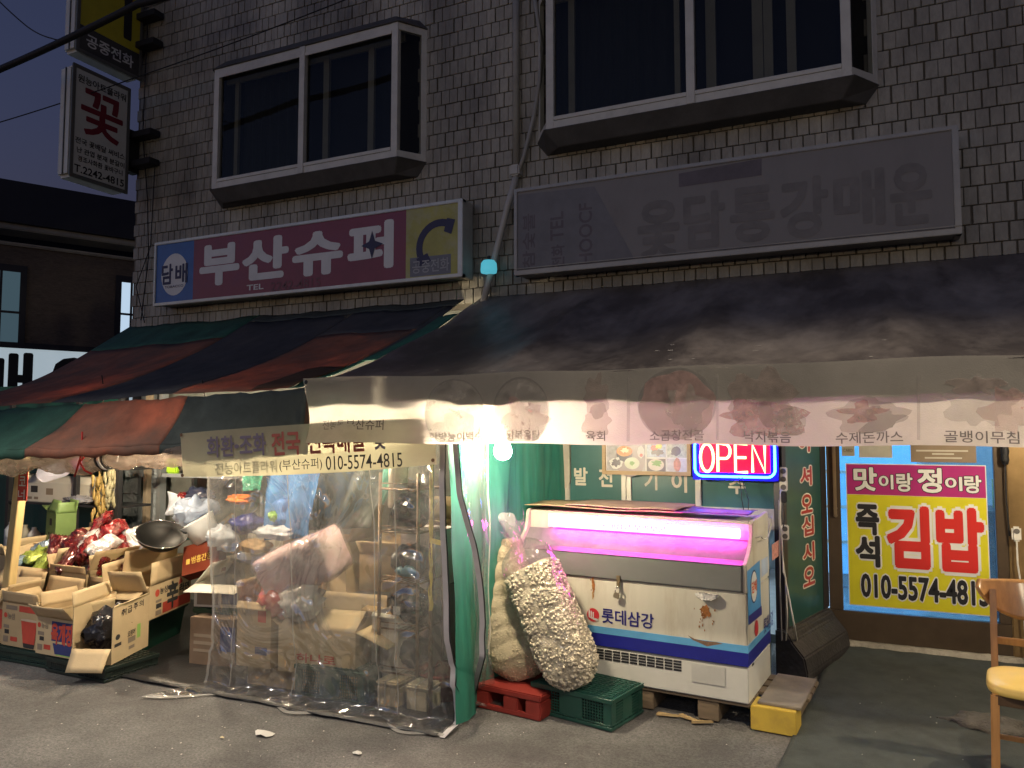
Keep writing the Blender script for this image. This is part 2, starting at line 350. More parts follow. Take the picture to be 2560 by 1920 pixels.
def bay(xl, xr, z0, z1, mull, inner, label):
    sp, fw = .155, .062
    f = MB()
    def fr(a, b, w=fw, d=.05): f.bar(a, b, d, w)
    y = BF
    # outer frame of the front, of the two splayed cheeks, and the mullion
    f.box(xl, y, z0, xr, y+.05, z0+fw); f.box(xl, y, z1-fw, xr, y+.05, z1)
    f.box(xl, y-.002, z0, xl+fw, y+.05, z1); f.box(xr-fw, y-.002, z0, xr, y+.05, z1)
    f.box(xl+fw, y-.006, z0+fw, xr-fw, y, z0+fw*1.5); f.box(xl+fw, y-.006, z1-fw*1.5, xr-fw, y, z1-fw)
    for m in mull: f.box(m-.03, y-.012, z0+.002, m+.03, y+.045, z1-.002)
    for xa, s in ((xl, -1), (xr, 1)):
        xb = xa+s*sp; p = [(xa, y, 0), (xb, WY, 0)]
        for za, zb in ((z0, z0+fw), (z1-fw, z1)):
            f.slab([(xa, y+.003, za), (xb, WY, za), (xb, WY, zb), (xa, y+.003, zb)], (-s*.03, .02, 0))
        k = .80
        f.slab([(xa+(xb-xa)*k, y+(WY-y)*k, z0+.003), (xb+s*.002, WY, z0+.003), (xb+s*.002, WY, z1-.003), (xa+(xb-xa)*k, y+(WY-y)*k, z1-.003)], (-s*.03, .02, 0))
    w = f.build('bay_window', M_alu, bld, bevel=.004, seg=1)
    xs = [xl+fw]+[q for m in mull for q in (m-.03, m+.03)]+[xr-fw]
    for i in range(0, len(xs), 2): MB().quad((xs[i], y+.03, z0+fw), (xs[i+1], y+.03, z0+fw), (xs[i+1], y+.03, z1-fw), (xs[i], y+.03, z1-fw)).build('pane', M_glass, w)
    for xa, s in ((xl, -1), (xr, 1)):
        MB().quad((xa+s*.01, y+.03, z0+fw), (xa+s*sp*.9, WY-.02, z0+fw), (xa+s*sp*.9, WY-.02, z1-fw), (xa+s*.01, y+.03, z1-fw)).build('pane', M_glass, w)
    g = MB()
    for a, ww in inner: g.box(a-ww/2, y+.13, z0+.01, a+ww/2, y+.16, z1-.01)
    g.box(xl+.02, y+.135, z0+.012, xr-.02, y+.155, z0+.09); g.box(xl+.02, y+.135, z1-.10, xr-.02, y+.155, z1-.012)
    g.build('inner_sash', M_alu2, w)
    MB().grid(lambda a, b: Vector((xl+(xr-xl)*(.02+.42*a), WY-.02+.012*math.sin(a*52), z0+.02+(z1-z0-.04)*b)), 60, 1).build('curtain', M_curt, w, smooth=True)
    MB().box(xl-.1, WY+.004, z0-.05, xr+.1, WY+.011, z1+.05).build('dark_interior', M_dark, w)
    for nm, za, zb, gr in (('sill', z0-.12, z0, 1), ('hood', z1, z1+.10, -1)):
        h = MB(); e0, e1 = (.10, .012) if gr == 1 else (.012, .10)
        def ring(z, ins): return [(xl-sp-.03+ins*1.0, WY+.005, z), (xl-.03+ins, y-.03+ins, z), (xr+.03-ins, y-.03+ins, z), (xr+sp+.03-ins*1.0, WY+.005, z)]
        A, B = ring(za, e0), ring(zb, e1)
        h.add(A+B, [(0, 1, 2, 3), (7, 6, 5, 4), (0, 4, 5, 1), (1, 5, 6, 2), (2, 6, 7, 3), (3, 7, 4, 0)])
        h.build(nm, M_conc, w, bevel=.006, seg=1)
m1 = PY(752, 420, BF).x
bay(*W1, [m1], [(W1[0]+.16, .045), (m1-.09, .03), (m1+.16, .06), (W1[1]-.36, .06)], '')
m2 = PY(1727, 240, BF).x
bay(*W2, [m2], [(W2[0]+.16, .05), (m2-.12, .04), (m2+.12, .07), (m2+.44, .07), (m2+.51, .06), (m2+.66, .06)], '')

# ground floor walls, splayed entrance and the lit room behind the door
M_wall = pmat('painted_shop_wall', (.20, .21, .19), rough=.8, var=.2, dirt=(.08, .08, .07), damt=.4)
M_room = pmat('bright_room_wall', (.62, .72, .80), rough=.7, var=.05)
DY = 6.28
g = MB(); g.box(-6.6, 5.56, 0, -2.06, 5.76, 2.62); g.box(-2.06, 5.50, 0, -.64, 5.70, 1.03); g.build('ground_floor_wall', M_wall, bld)
g = MB(); g.box(-2.05, 5.52, 2.0, -.62, 5.76, 2.62); g.box(-6.6, 5.27+.5, 2.615, 3.4, 9.4, 2.72); g.box(-.62, 5.5, 2.35, 3.4, 6.3, 2.617)
g.build('soffit', M_wall, bld)
g = MB(); g.box(-3.0, 9.3, 0, 3.4, 9.4, 2.6); g.box(-3.0, 5.8, 0, -2.9, 9.3, 2.6); g.box(3.3, 6.3, 0, 3.4, 9.3, 2.6)
g.build('room_wall', M_room, bld)
MB().box(-2.9, DY+.03, -.02, 3.3, 9.3, .06).build('room_floor', pmat('tile_floor', (.45, .47, .48), rough=.25), bld)

# neighbouring house behind the corner, its wall turned away from the alley
ND = Vector((math.sin(R(27)), math.cos(R(27)), 0)); NN = Vector((ND.y, -ND.x, 0)); NP = PY(0, 700, 8.4); NP.z = 0
def PN(u, v, off=0): return PP(u, v, NP+NN*off, NN)
nb = thing('neighbour_house', 'dark brick house with black roof edge and two lit windows behind the tiled building', 'house', NP)
M_brick = pmat('dark_brick', (.10, .078, .062), rough=.9, var=.3, scale=14, stretch=(1, 1, 5), dirt=(.04, .035, .03), damt=.4)
M_roof = pmat('black_roof', (.014, .014, .02), rough=.7)
M_trim = pmat('pale_cornice', (.30, .29, .26), rough=.7)
def nslab(mb, s0, s1, z0, z1, off, th=.15):
    a = NP+ND*s0+NN*off; b_ = NP+ND*s1+NN*off
    mb.slab([(a.x, a.y, z0), (b_.x, b_.y, z0), (b_.x, b_.y, z1), (a.x, a.y, z1)], -NN*th)
zc = lambda u, v: PN(u, v).z
z_a = zc(60, 660); zr0 = zc(0, 560); zr1 = zc(0, 460)
mb = MB(); nslab(mb, -6, 7, 0, z_a+.35, 0, .3); nbw = mb.build('wall', M_brick, nb)
mb = MB(); nslab(mb, -6.3, 7.3, zr0-.02, zr1, .38, 3.0); mb.build('roof', M_roof, nb)
mb = MB(); nslab(mb, -6.3, 7.3, zr0-.13, zr0-.022, .30, .6); nslab(mb, -6.2, 7.2, zr0-.36, zr0-.30, .06, .4); mb.build('cornice', M_trim, nb, bevel=.02)
def nwin(u0, v0, u1, v1, mat, bars):
    a, c = PN(u0, v0, .02), PN(u1, v1, .02)
    s0, s1 = (a-NP).dot(ND), (c-NP).dot(ND); z1, z0 = a.z, c.z
    f = MB(); nslab(f, s0-.10, s0, z0-.1, z1+.12, .05, .1); nslab(f, s1, s1+.10, z0-.1, z1+.12, .05, .1); nslab(f, s0, s1, z1, z1+.12, .048, .1); nslab(f, s0, s1, z0-.1, z0, .048, .1)
    fo = f.build('window', M_roof, nb)
    p = MB(); nslab(p, s0, s1, z0, z1, .015, .01); p.build('pane', mat, fo)
    b_ = MB()
    for k in bars: nslab(b_, s0+(s1-s0)*k-.02, s0+(s1-s0)*k+.02, z0, z1, .035, .02)
    nslab(b_, s0, s1, z0+(z1-z0)*.42, z0+(z1-z0)*.42+.04, .036, .02)
    b_.build('window_bar', M_roof, fo)
nwin(-70, 668, 44, 860, emat('dim_lit_curtain', (.16, .27, .34), .30), [.25, .6])
nwin(304, 705, 346, 850, emat('lit_window_glass', (.62, .80, 1.0), .8), [.55])
# its white street sign with black letters
sg = thing('white_shop_sign', 'white lit shop sign with large black letters on the dark brick house', 'sign', NP+NN*.1)
a, c = PN(-260, 862, .14), PN(330, 1010, .14); s0, s1 = (a-NP).dot(ND), (c-NP).dot(ND)
zt = zc(100, 876); zb = zt-1.5
mb = MB(); nslab(mb, s0, s1, zb, zt, .16, .15); mb.build('panel', pmat('backlit_white_panel', (.6, .65, .68), rough=.5, var=.05, emit=(.62, .76, .84), es=.50), sg)
mb = MB(); nslab(mb, s0, s1, zt, zt+.1, .2, .2); mb.build('top_rail', M_roof, sg)
ey = Z_
p = PN(8, 955, .163); text('매', p, ND, ey, .80, 1.0, M_black, sg, bold=.03)
p = PN(182, 985, .163); text('운', p, ND, ey, .80, 1.25, M_black, sg, bold=.03)

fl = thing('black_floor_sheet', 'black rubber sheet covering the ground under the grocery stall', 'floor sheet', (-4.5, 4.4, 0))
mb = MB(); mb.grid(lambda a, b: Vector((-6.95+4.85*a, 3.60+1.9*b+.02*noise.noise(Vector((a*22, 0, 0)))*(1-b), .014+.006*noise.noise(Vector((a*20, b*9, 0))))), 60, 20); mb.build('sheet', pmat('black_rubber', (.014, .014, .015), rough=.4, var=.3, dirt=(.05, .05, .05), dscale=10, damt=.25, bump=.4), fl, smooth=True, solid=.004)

# ================================================================== SIGNS, CABLES, PIPES ON THE FRONT
def tpx(s, u0, v0, u1, v1, y, mat, parent, **k):
    uc, vc = (u0+u1)/2, (v0+v1)/2
    return text(s, PY(uc, vc, y), X_, Z_, PY(u1, vc, y).x-PY(u0, vc, y).x, PY(uc, v0, y).z-PY(uc, v1, y).z, mat, parent, **k)
def rpx(u0, v0, u1, v1, y):          # rectangle in a plane y, by its centre lines
    uc, vc = (u0+u1)/2, (v0+v1)/2
    return PY(u0, vc, y).x, PY(u1, vc, y).x, PY(uc, v1, y).z, PY(uc, v0, y).z
M_frame = pmat('sign_frame_metal', (.50, .50, .46), rough=.35, metal=.3, var=.15, dirt=(.2, .19, .17), damt=.3)
M_red = pmat('faded_red_panel', (.20, .022, .045), rough=.35, var=.2, scale=3, dirt=(.11, .02, .06), damt=.4)
M_blue = pmat('sign_blue', (.02, .10, .33), rough=.35, var=.15)
M_yel = pmat('faded_yellow_panel', (.36, .34, .07), rough=.4, var=.2, scale=4, dirt=(.42, .41, .34), damt=.45)
M_offw = pmat('off_white_panel', (.62, .62, .60), rough=.4, var=.08)
M_navy = pmat('navy_print', (.018, .02, .07), rough=.5)
M_brownp = pmat('faded_print', (.14, .05, .06), rough=.5)
SY = 5.30
x0, x1 = PY(386, 690, SY).x, PY(1158, 600, SY).x; z0, z1 = PY(386, 766, SY).z, PY(386, 608, SY).z
sg = thing('shop_signboard', 'long lit-box sign with white letters on dark red, blue and yellow ends', 'sign', (x0, SY, z0))
MB().box(x0+.012, SY+.012, z0+.012, x1-.012, 5.49, z1-.012).build('box', pmat('sign_box_sheet', (.25, .25, .24), rough=.5), sg)
fr = MB(); t = .028
fr.box(x0, SY-.012, z0, x1, SY+.05, z0+t); fr.box(x0, SY-.012, z1-t, x1, SY+.05, z1); fr.box(x0, SY-.0125, z0, x0+t, SY+.051, z1); fr.box(x1-t*1.6, SY-.0125, z0, x1, SY+.16, z1)
fr.build('frame', M_frame, sg, bevel=.004)
xb = PY(483, 690, SY).x; xy = PY(1015, 610, SY).x
for nm, a, b_, m in (('blue_panel', x0+t, xb, M_blue), ('red_panel', xb, xy, M_red), ('yellow_panel', xy, x1-t, M_yel)):
    MB().box(a, SY, z0+t, b_, SY+.01, z1-t).build(nm, m, sg)
SF = SY-.002
c = PY(436, 686, SF); MB().disc(c, X_, Z_, .175, .205).build('white_disc', M_offw, sg)
tpx('담', 405, 662, 431, 710, SF-.002, M_navy, sg, bold=.03); tpx('배', 439, 660, 467, 706, SF-.002, M_navy, sg, bold=.03)
tpx('TOBACCO', 412, 713, 458, 719, SF-.002, M_navy, sg)
for s, a, b_, c0, c1 in (('부', 503, 593, 614, 708), ('산', 610, 715, 597, 693), ('슈', 736, 850, 583, 683), ('퍼', 874, 977, 560, 669)):
    tpx(s, a, c0, b_, c1, SF, M_offw, sg, bold=.045)
st = MB(); c = PY(930, 612, SF-.003)
st.add([c+X_*(.11*math.cos(k*math.pi/4)*(1 if k % 2 == 0 else .38))+Z_*(.12*math.sin(k*math.pi/4)*(1 if k % 2 == 0 else .38)) for k in range(8)], [tuple(range(8))])
st.build('star_mark', M_navy, sg)
tpx('TEL', 617, 711, 658, 724, SF, M_offw, sg, bold=.02); tpx('2242-4815', 676, 700, 800, 722, SF, M_brownp, sg)
# telephone handset pictogram
hs = []
for k in range(13):
    a = R(200-k*10.5); hs.append(Vector((math.cos(a), math.sin(a))))
c = PY(1100, 616, SF); ph = MB(); ro, ri = .225, .165
pts = [c+X_*h.x*ro+Z_*h.y*ro for h in hs]+[c+X_*h.x*ri+Z_*h.y*ri for h in hs[::-1]]
n = len(hs); ph.add(pts, [(i, i+1, 2*n-2-i, 2*n-1-i) for i in range(n-1)])
for h, q in ((hs[0], 0), (hs[-1], 1)):
    p = c+X_*h.x*.195+Z_*h.y*.195; tdir = Vector((h.y, -h.x)) if q else Vector((-h.y, h.x))
    tx = X_*tdir.x+Z_*tdir.y; nx = X_*h.x+Z_*h.y
    ph.quad(p-nx*.07-Y_*.001, p+nx*.04-Y_*.001, p+nx*.04+tx*.075-Y_*.001, p-nx*.08+tx*.075-Y_*.001)
ph.build('handset_mark', M_navy, sg)
a, b_, c0, c1 = rpx(1025, 640, 1127, 688, SF); MB().box(a, SF, c0, b_, SF+.001, c1).build('label_strip', pmat('dim_grey_print', (.16, .17, .20), rough=.5), sg)
tpx('공중전화', 1030, 648, 1122, 680, SF-.003, pmat('grey_white_print', (.34, .35, .36)), sg, bold=.01)

# faded long sign
SY2 = 5.30
x0, x1 = PY(1286, 580, SY2).x, PY(2400, 445, SY2).x; z0, z1 = PY(1286, 690, SY2).z, PY(1286, 474, SY2).z
sg = thing('faded_signboard', 'long washed-out grey signboard with ghosted letters above the dark awning', 'sign', (x0, SY2, z0))
MB().box(x0+.012, SY2+.012, z0+.012, x1-.012, 5.49, z1-.012).build('box', MATS['sign_box_sheet'], sg)
fr = MB()
fr.box(x0, SY2-.012, z0, x1, SY2+.05, z0+t*1.3); fr.box(x0, SY2-.012, z1-t, x1, SY2+.05, z1); fr.box(x0, SY2-.0125, z0, x0+t, SY2+.051, z1); fr.box(x1-t*1.3, SY2-.0125, z0, x1, SY2+.16, z1)
fr.box(x0, SY2-.02, z0+.045, x1, SY2-.012, z0+.052)
fr.build('frame', pmat('dull_sign_frame', (.28, .27, .25), rough=.45, metal=.5), sg, bevel=.004)
M_fp = pmat('washed_out_panel', (.20, .188, .178), rough=.5, var=.14, scale=2, dirt=(.14, .128, .122), dscale=2, damt=.45, stretch=(1, 1, .4))
M_g1 = pmat('ghost_print', (.155, .144, .137), rough=.55, var=.2); M_g2 = pmat('ghost_print_violet', (.105, .088, .10), rough=.55, var=.2); M_g3 = pmat('ghost_blue_grey', (.145, .142, .15), rough=.5, var=.15)
MB().box(x0+t, SY2, z0+t, x1-t, SY2+.01, z1-t).build('panel', M_fp, sg)
F2 = SY2-.002
mb = MB(); mb.add([PY(1290, 488, F2), PY(1486, 466, F2), PY(1582, 640, F2), PY(1584, 652, F2), PY(1290, 684, F2)], [(0, 1, 2, 3, 4)]); mb.build('blue_grey_field', M_g3, sg)
mb = MB(); mb.quad(PY(1697, 434, F2), PY(1904, 396, F2), PY(1904, 438, F2), PY(1697, 468, F2)); mb.build('violet_strip', M_g2, sg)
for s, a, b_, c0, c1 in (('옻', 1597, 1694, 505, 642), ('담', 1712, 1808, 484, 614), ('통', 1828, 1932, 470, 600), ('강', 1954, 2066, 448, 590), ('매', 2088, 2206, 430, 562), ('운', 2228, 2326, 412, 556)):
    tpx(s, a, c0, b_, c1, F2-.001, M_g1, sg, bold=.035)
for s, uc, va, vb in (('참숯불', 1322, 535, 670), ('TEL', 1392, 530, 600), ('HOOCF', 1464, 508, 660)):
    vc = (va+vb)/2; text(s, PY(uc, vc, F2-.001), Z_, -X_, PY(uc, va, F2).z-PY(uc, vb, F2).z, .10, M_g2, sg, bold=.02)
for a, b_ in ((620, 660),):
    text('전화', PY(1395, 640, F2-.001), Z_, -X_, .17, .10, M_g2, sg, bold=.03)

# projecting signs on the corner, square to the wall
M_lamp = pmat('dim_white_panel', (.55, .55, .50), rough=.4, var=.08, dirt=(.3, .29, .25), damt=.3)
def blade(name, label, ya, yb, za, zb, faces, xf=-6.75, th=.2):
    s = thing(name, label, 'sign', (xf, yb, za))
    MB().box(xf-th, ya, za, xf-.006, yb, zb).build('box', M_lamp, s, bevel=.03)
    f = MB(); e = .03
    f.box(xf-.012, ya-.004, za-.006, xf+.008, yb+.006, za+e); f.box(xf-.012, ya-.004, zb-e, xf+.008, yb+.006, zb+.006)
    f.box(xf-.013, ya-.006, za, xf+.0085, ya+e, zb); f.box(xf-.013, yb-e, za, xf+.0085, yb+.007, zb); f.box(xf-th*.55, ya-.008, za+.02, xf-th*.45, ya, zb-.02)
    f.build('frame', pmat('dark_sign_edge', (.10, .10, .09), rough=.4), s, bevel=.006)
    br = MB(); zc_ = (za+zb)/2 if za > 5 else za+.5
    br.box(xf-.14, yb, zc_-.24, xf-.05, WY-.01, zc_+.20); br.box(xf-.12, WY-.14, zc_-.20, xf+.26, WY-.02, zc_-.14); br.box(xf-.12, WY-.14, zc_+.10, xf+.26, WY-.02, zc_+.16)
    br.build('bracket', M_black, s)
    for nm, (fa, fb, ga, gb), m, txt in faces:
        if txt is None: MB().box(xf, ya+(yb-ya)*fa, za+(zb-za)*ga, xf+.003, ya+(yb-ya)*fb, za+(zb-za)*gb).build(nm, m, s)
        else: text(txt, (xf+.005, ya+(yb-ya)*(fa+fb)/2, za+(zb-za)*(ga+gb)/2), Y_, Z_, (yb-ya)*(fb-fa), (zb-za)*(gb-ga), m, s, bold=.02, name='lettering')
    return s
M_dred = pmat('dark_red_print', (.17, .008, .02), rough=.5)
blade('flower_shop_sign', 'white projecting box sign with one big red flower character', 4.70, 5.32, 4.03, 5.12,
      [('panel', (.04, .96, .03, .97), M_lamp, None), ('l', (.08, .92, .855, .925), M_black, '원능아트플라워'), ('l', (.16, .86, .42, .82), M_dred, '꽃'),
       ('l', (.07, .93, .305, .36), M_black, '전국 꽃배달 써비스'), ('l', (.10, .93, .225, .275), M_black, '난 관엽 분재 분갈이'), ('l', (.12, .90, .15, .2), M_black, '경조사화환 꽃바구니'), ('l', (.07, .93, .05, .115), M_black, 'T.2242-4815')])
blade('payphone_sign', 'yellow projecting payphone sign half hidden behind a thick black cable', 4.72, 5.44, 5.26, 6.3,
      [('panel', (.04, .96, .26, .97), pmat('yellow_sign_face', (.42, .36, .02), rough=.4), None), ('strip', (.04, .96, .03, .258), pmat('dark_print_strip', (.05, .048, .045)), None),
       ('l', (.14, .86, .08, .20), M_offw, '공중전화'), ('l', (.2, .8, .36, .8), M_black, 'ㄱ')])
# overhead cables
def cable(name, label, pts, r, mat, cat='cable', sag=0, n=24):
    P = [Vector(p) for p in pts]; Q = []
    for i in range(len(P)-1):
        for k in range(n):
            a = k/n; Q.append(P[i].lerp(P[i+1], a)-Z_*sag*4*a*(1-a))
    Q.append(P[-1]); mb = MB(); mb.tube(Q, r, 6)
    return tag(mb.build(name, mat, smooth=True), label, cat)
M_cab = pmat('black_cable', (.006, .006, .007), rough=.7)
cable('overhead_cable', 'thick black bundled cable sloping up past the two projecting signs', [PY(-140, 230, 4.3), PY(345, 10, 4.3), PY(620, -90, 4.3)], .030, M_cab, sag=.03)
cable('overhead_cable', 'thin black wire crossing the flower sign and rising along the tiled wall', [PY(-120, 340, 4.55), PY(350, 190, 5.0), PY(960, -40, 5.42)], .0055, M_cab, sag=.02)
cable('overhead_cable', 'thin black wire drooping through the sky to the thick cable', [PY(-60, -60, 4.6), PY(60, 60, 4.5), PY(130, 96, 4.33), PY(175, 92, 4.29)], .006, M_cab, sag=.02)
cable('wall_cable', 'thin dark cable hanging loosely down the tiled building corner', [(-6.70, 5.46, 5.9), (-6.72, 5.46, 4.7), (-6.62, 5.46, 4.0), (-6.58, 5.46, 3.4), (-6.66, 5.46, 2.75)], .006, M_cab, sag=.01)
cable('wall_cable', 'second dark cable crossing it on the building corner below the flower sign', [(-6.52, 5.455, 4.4), (-6.55, 5.455, 3.5), (-6.74, 5.455, 3.1), (-6.60, 5.455, 2.72)], .005, M_cab)
tl_ = thing('teal_pipe_lamp', 'small glowing teal dome lamp clipped on the lower rain pipe', 'lamp', PY(1222, 686, 5.36)); c = PY(1222, 668, 5.36)
mb = MB(); mb.lathe([(0, -.045), (.062, -.045), (.066, -.02), (.062, .03), (.045, .052), (0, .06)], 18, Matrix.Translation(c)); mb.build('shade', pmat('teal_glow', (.05, .30, .36), rough=.4, emit=(.10, .52, .66), es=.75), tl_, smooth=True)  # small teal dome with a weak emission of its own
mb = MB(); mb.lathe([(0, .06), (.012, .06), (.012, .09), (0, .09)], 8, Matrix.Translation(c)); mb.build('clip', M_black, tl_)
# rain pipes between the windows
M_pipe = pmat('grey_pvc_pipe', (.30, .295, .27), rough=.55, var=.2, dirt=(.15, .14, .12), damt=.4)
dp = thing('rain_pipe', 'grey rain pipe running down the tiles between windows to the awning', 'pipe', (-2.6, 5.45, 2.7))
MB().tube([PY(1290, -60, 5.455), PY(1290, 60, 5.455), PY(1290, 412, 5.455)], .028, 10).build('upper_pipe', M_pipe, dp, smooth=True)
mb = MB(); c = PY(1290, 428, 5.45); mb.cbox(c, .085, .085, .09); mb.build('elbow_box', pmat('pale_pvc', (.45, .44, .40), rough=.5), dp, bevel=.012)
MB().tube([PY(1290, 440, 5.45), PY(1268, 520, 5.44), PY(1225, 690, 5.42), PY(1207, 760, 5.40)], .026, 10).build('lower_pipe', MATS['pale_pvc'], dp, smooth=True)
hp = thing('drain_hose', 'thin grey hose bending round the corner of the right bay window', 'hose', (-2.45, 5.44, 3.6))
MB().tube([PY(1330, -40, 5.46), PY(1345, 50, 5.46), PY(1356, 120, 5.46), PY(1350, 200, 5.46), PY(1335, 290, 5.46), PY(1310, 390, 5.46), PY(1298, 425, 5.44)], .017, 8).build('hose', M_pipe, hp, smooth=True)

# ================================================================== AWNINGS
def cloth(name, col, **k):
    d = dict(rough=.75, var=.3, scale=5, dirt=tuple(x*.45+.012 for x in col), dscale=2.2, damt=.5, transl=.22, bump=.3, bscale=300); d.update(k); return pmat(name, col, **d)
C_or = cloth('orange_canvas', (.33, .135, .08), dirt=(.15, .105, .08), damt=.62); C_nv = cloth('navy_canvas', (.062, .064, .070), dirt=(.11, .10, .095), damt=.5); C_gr = cloth('green_canvas', (.045, .135, .095)); C_br = cloth('brown_canvas', (.13, .07, .035)); C_gy = cloth('grey_green_canvas', (.07, .085, .078))
C_dk = pmat('dark_awning_vinyl', (.085, .074, .072), rough=.36, var=.4, scale=2.5, dirt=(.30, .265, .245), dscale=1.8, damt=.6, stretch=(1, .5, .5), bump=.25, bscale=200)
def zfront(x): return 1.89-.11*max(0, min(1, (-x-2.85)/3.6))
def LA(x, t):
    y = 5.5-2.0*t; e = max(0, (-x-4.6)/2.25)
    z = 2.70-(2.70-zfront(x))*t-.09*math.sin(math.pi*t)*(1+.7*e)
    z += .022*noise.noise(Vector((x*2.2, t*1.5, 0)))+.012*noise.noise(Vector((x*7, t*3, 5)))
    if t > .97: z -= .012
    return Vector((x, y, z))
def patch(fn, s0, s1, t0, t1, name, mat, par, lift=0, nu=14, nv=16):
    mb = MB(); mb.grid(lambda a, b: fn(s0+(s1-s0)*a, t0+(t1-t0)*b)+Z_*lift, nu, nv)
    return mb.build(name, mat, par, smooth=True, solid=.003)
aw = thing('patchwork_awning', 'sagging patchwork awning of orange, green and navy canvas over the grocery stall', 'awning', (-6.85, 5.5, 2.7))
e1, e2, e3 = PY(128, 1013, 3.5).x, PY(432, 985, 3.5).x, PY(722, 950, 3.5).x
xs = -6.86
patch(LA, xs, e1, .22, 1, 'orange_panel', C_or, aw); patch(LA, xs, e1, 0, .218, 'green_panel', C_gr, aw, nv=6)
patch(LA, e1, e2, .07, 1, 'navy_panel', C_nv, aw); patch(LA, e2, e3, .30, 1, 'orange_panel', C_or, aw); patch(LA, e2, e3, .07, .298, 'navy_panel', C_nv, aw, nv=6)
patch(LA, e3, -2.96, .55, 1, 'green_panel', C_gr, aw); patch(LA, e3, -2.96, .07, .548, 'navy_panel', C_nv, aw, nv=8)
patch(LA, e1, -2.96, 0, .068, 'grey_strip', C_gy, aw, nu=40, nv=3)
def zz(x, t): return LA(x, t)+Z_*.012
patch(zz, -2.965, -2.80, .20, .70, 'green_edge_strip', cloth('pale_green_canvas', (.05, .19, .135)), aw, nu=4, nv=24)
patch(LA, e3-.3, e3+.02, .74, .99, 'brown_patch', C_br, aw, lift=.008, nu=8, nv=8)
# lower flap of the awning with its scalloped hem
def lout(x): return .02+.36*max(0, min(1, (-x-3.2)/1.4))
def LF(x, s):
    z = zfront(x)-.03-.30*s-.03*math.sin(math.pi*s)+.014*noise.noise(Vector((x*5, s*2, 9)))+.008*noise.noise(Vector((x*14, s*1.2, 2)))*(1-s*.5)
    return Vector((x-.02*s, 3.50-lout(x)*s, z))
f1, f2, f3 = PY(212, 1011, 3.5).x, PY(470, 992, 3.5).x, PY(770, 958, 3.5).x
for nm, a, b_, m in (('green_flap', -6.9, f1, C_gr), ('orange_flap', f1, f2, C_or), ('navy_flap', f2, f3, C_gy), ('brown_flap', f3, -2.80, C_br)):
    patch(LF, a, b_, 0, 1, nm, m, aw, nu=24, nv=12)
    mb = MB()
    def hem(p, q, a=a, b_=b_):
        x = a+(b_-a)*p; b0 = LF(x, 1); d = .05+.010*abs(math.sin(x*math.pi/.19))+.012*noise.noise(Vector((x*4, 2, 0))); return b0+Vector((0, -.002+.01*noise.noise(Vector((x*9, 0, 0)))*q, -d*q))
    mb.grid(hem, 60, 2); mb.build('hem', m, aw, smooth=True, solid=.002)
pp = MB(); pp.tube([(-6.84, 3.56, 1.70), (-2.8, 3.56, 1.83)], .016, 8); pp.tube([LA(-6.8, k/10)-Z_*.05 for k in range(10)], .014, 8)
pp.build('frame_pipe', pmat('steel_pipe', (.4, .4, .4), rough=.4, metal=.8), aw, smooth=True)

ra = thing('dark_awning', 'long dark vinyl awning with creases running over the restaurant front', 'awning', (-2.8, 5.5, 2.7))
def RA(x, t):
    y = 5.5-2.0*t
    z = 2.70-.805*t-.10*math.sin(math.pi*min(1, t*1.0))*(.85+.25*math.cos((x+.35)*2*math.pi/.95))
    w_ = math.sin(math.pi*t)
    z += w_*(.030*noise.noise(Vector((x*1.8+t*2.2, t*2.0, 0)))+.016*noise.noise(Vector((x*4+t*6, t*3, 5))))+.004*noise.noise(Vector((x*11, t*7, 8)))
    k = abs(((x+.35) % .95)-.475); z += .03*w_*max(0, 1-k/.14)
    return Vector((x, y, z))
patch(RA, -2.80, 2.2, 0, 1, 'cover', C_dk, ra, nu=200, nv=60)
patch(lambda x, q: Vector((x, 3.515+.006*math.sin(x*9), 1.90-.165*q-.006*math.sin(x*13)-.004*math.sin(x*29))), -2.8, 2.2, 0, 1, 'valance', pmat('dark_valance', (.05, .046, .044), rough=.7, var=.2), ra, nu=120, nv=3)
pp = MB(); pp.tube([(-2.8, 3.53, 1.885), (2.2, 3.53, 1.885)], .016, 8)
for x in (-2.78, -.9, 1.0): pp.tube([RA(x, k/12)-Z_*.035 for k in range(13)], .012, 6)
pp.build('frame_pipe', MATS['steel_pipe'], ra, smooth=True)
mb = MB()
for k in range(24):
    x = random.uniform(-2.6, 1.6); tt = random.uniform(.72, .985); p = RA(x, tt)+Z_*.004; a = random.uniform(-.3, .3); l = random.uniform(.006, .016)
    dx = X_*math.cos(a)*l; dy = (RA(x, tt+.01)-RA(x, tt)).normalized()*.004; mb.quad(p-dx-dy, p+dx-dy, p+dx+dy, p-dx+dy)
mb.build('worn_flecks', pmat('pale_wear', (.55, .52, .48)), ra, kind='stuff')

# ------------------------------------------------------------------ printed banners
def ban(name, col, tr=.74, cl=0, **k): return pmat(name, col, rough=.65, var=.10, scale=3, dirt=tuple(c*.62 for c in col), dscale=4, damt=.3, transl=tr, clear=cl, bump=.15, bscale=200, **k)
M_ban = ban('menu_banner_cloth', (.56, .53, .48)); M_ban2 = ban('cream_banner_cloth', (.54, .50, .35), tr=.5)
def bwave(p): return Vector((p.x, p.y-.15*max(0, min(1, (-1.9-p.x)/.9))+.010*math.sin(p.x*4.3+p.z*6)+.006*math.sin(p.x*11+1), p.z+.004*math.sin(p.x*7)))
bn = thing('menu_banner', 'long faded menu banner of Korean dishes hung along the dark awning edge', 'banner', (-2.8, 3.49, 1.55))
BY = 3.49
mb = MB()
def bf(a, b):
    x = -2.80+5.0*a; p = bwave(Vector((x, BY, 1.905-.355*b)))
    k = max(0, 1-a*12); p.y += .05*k*math.sin(b*3.0+a*30)*b; p.x += .03*k*math.sin(b*2.6); return p
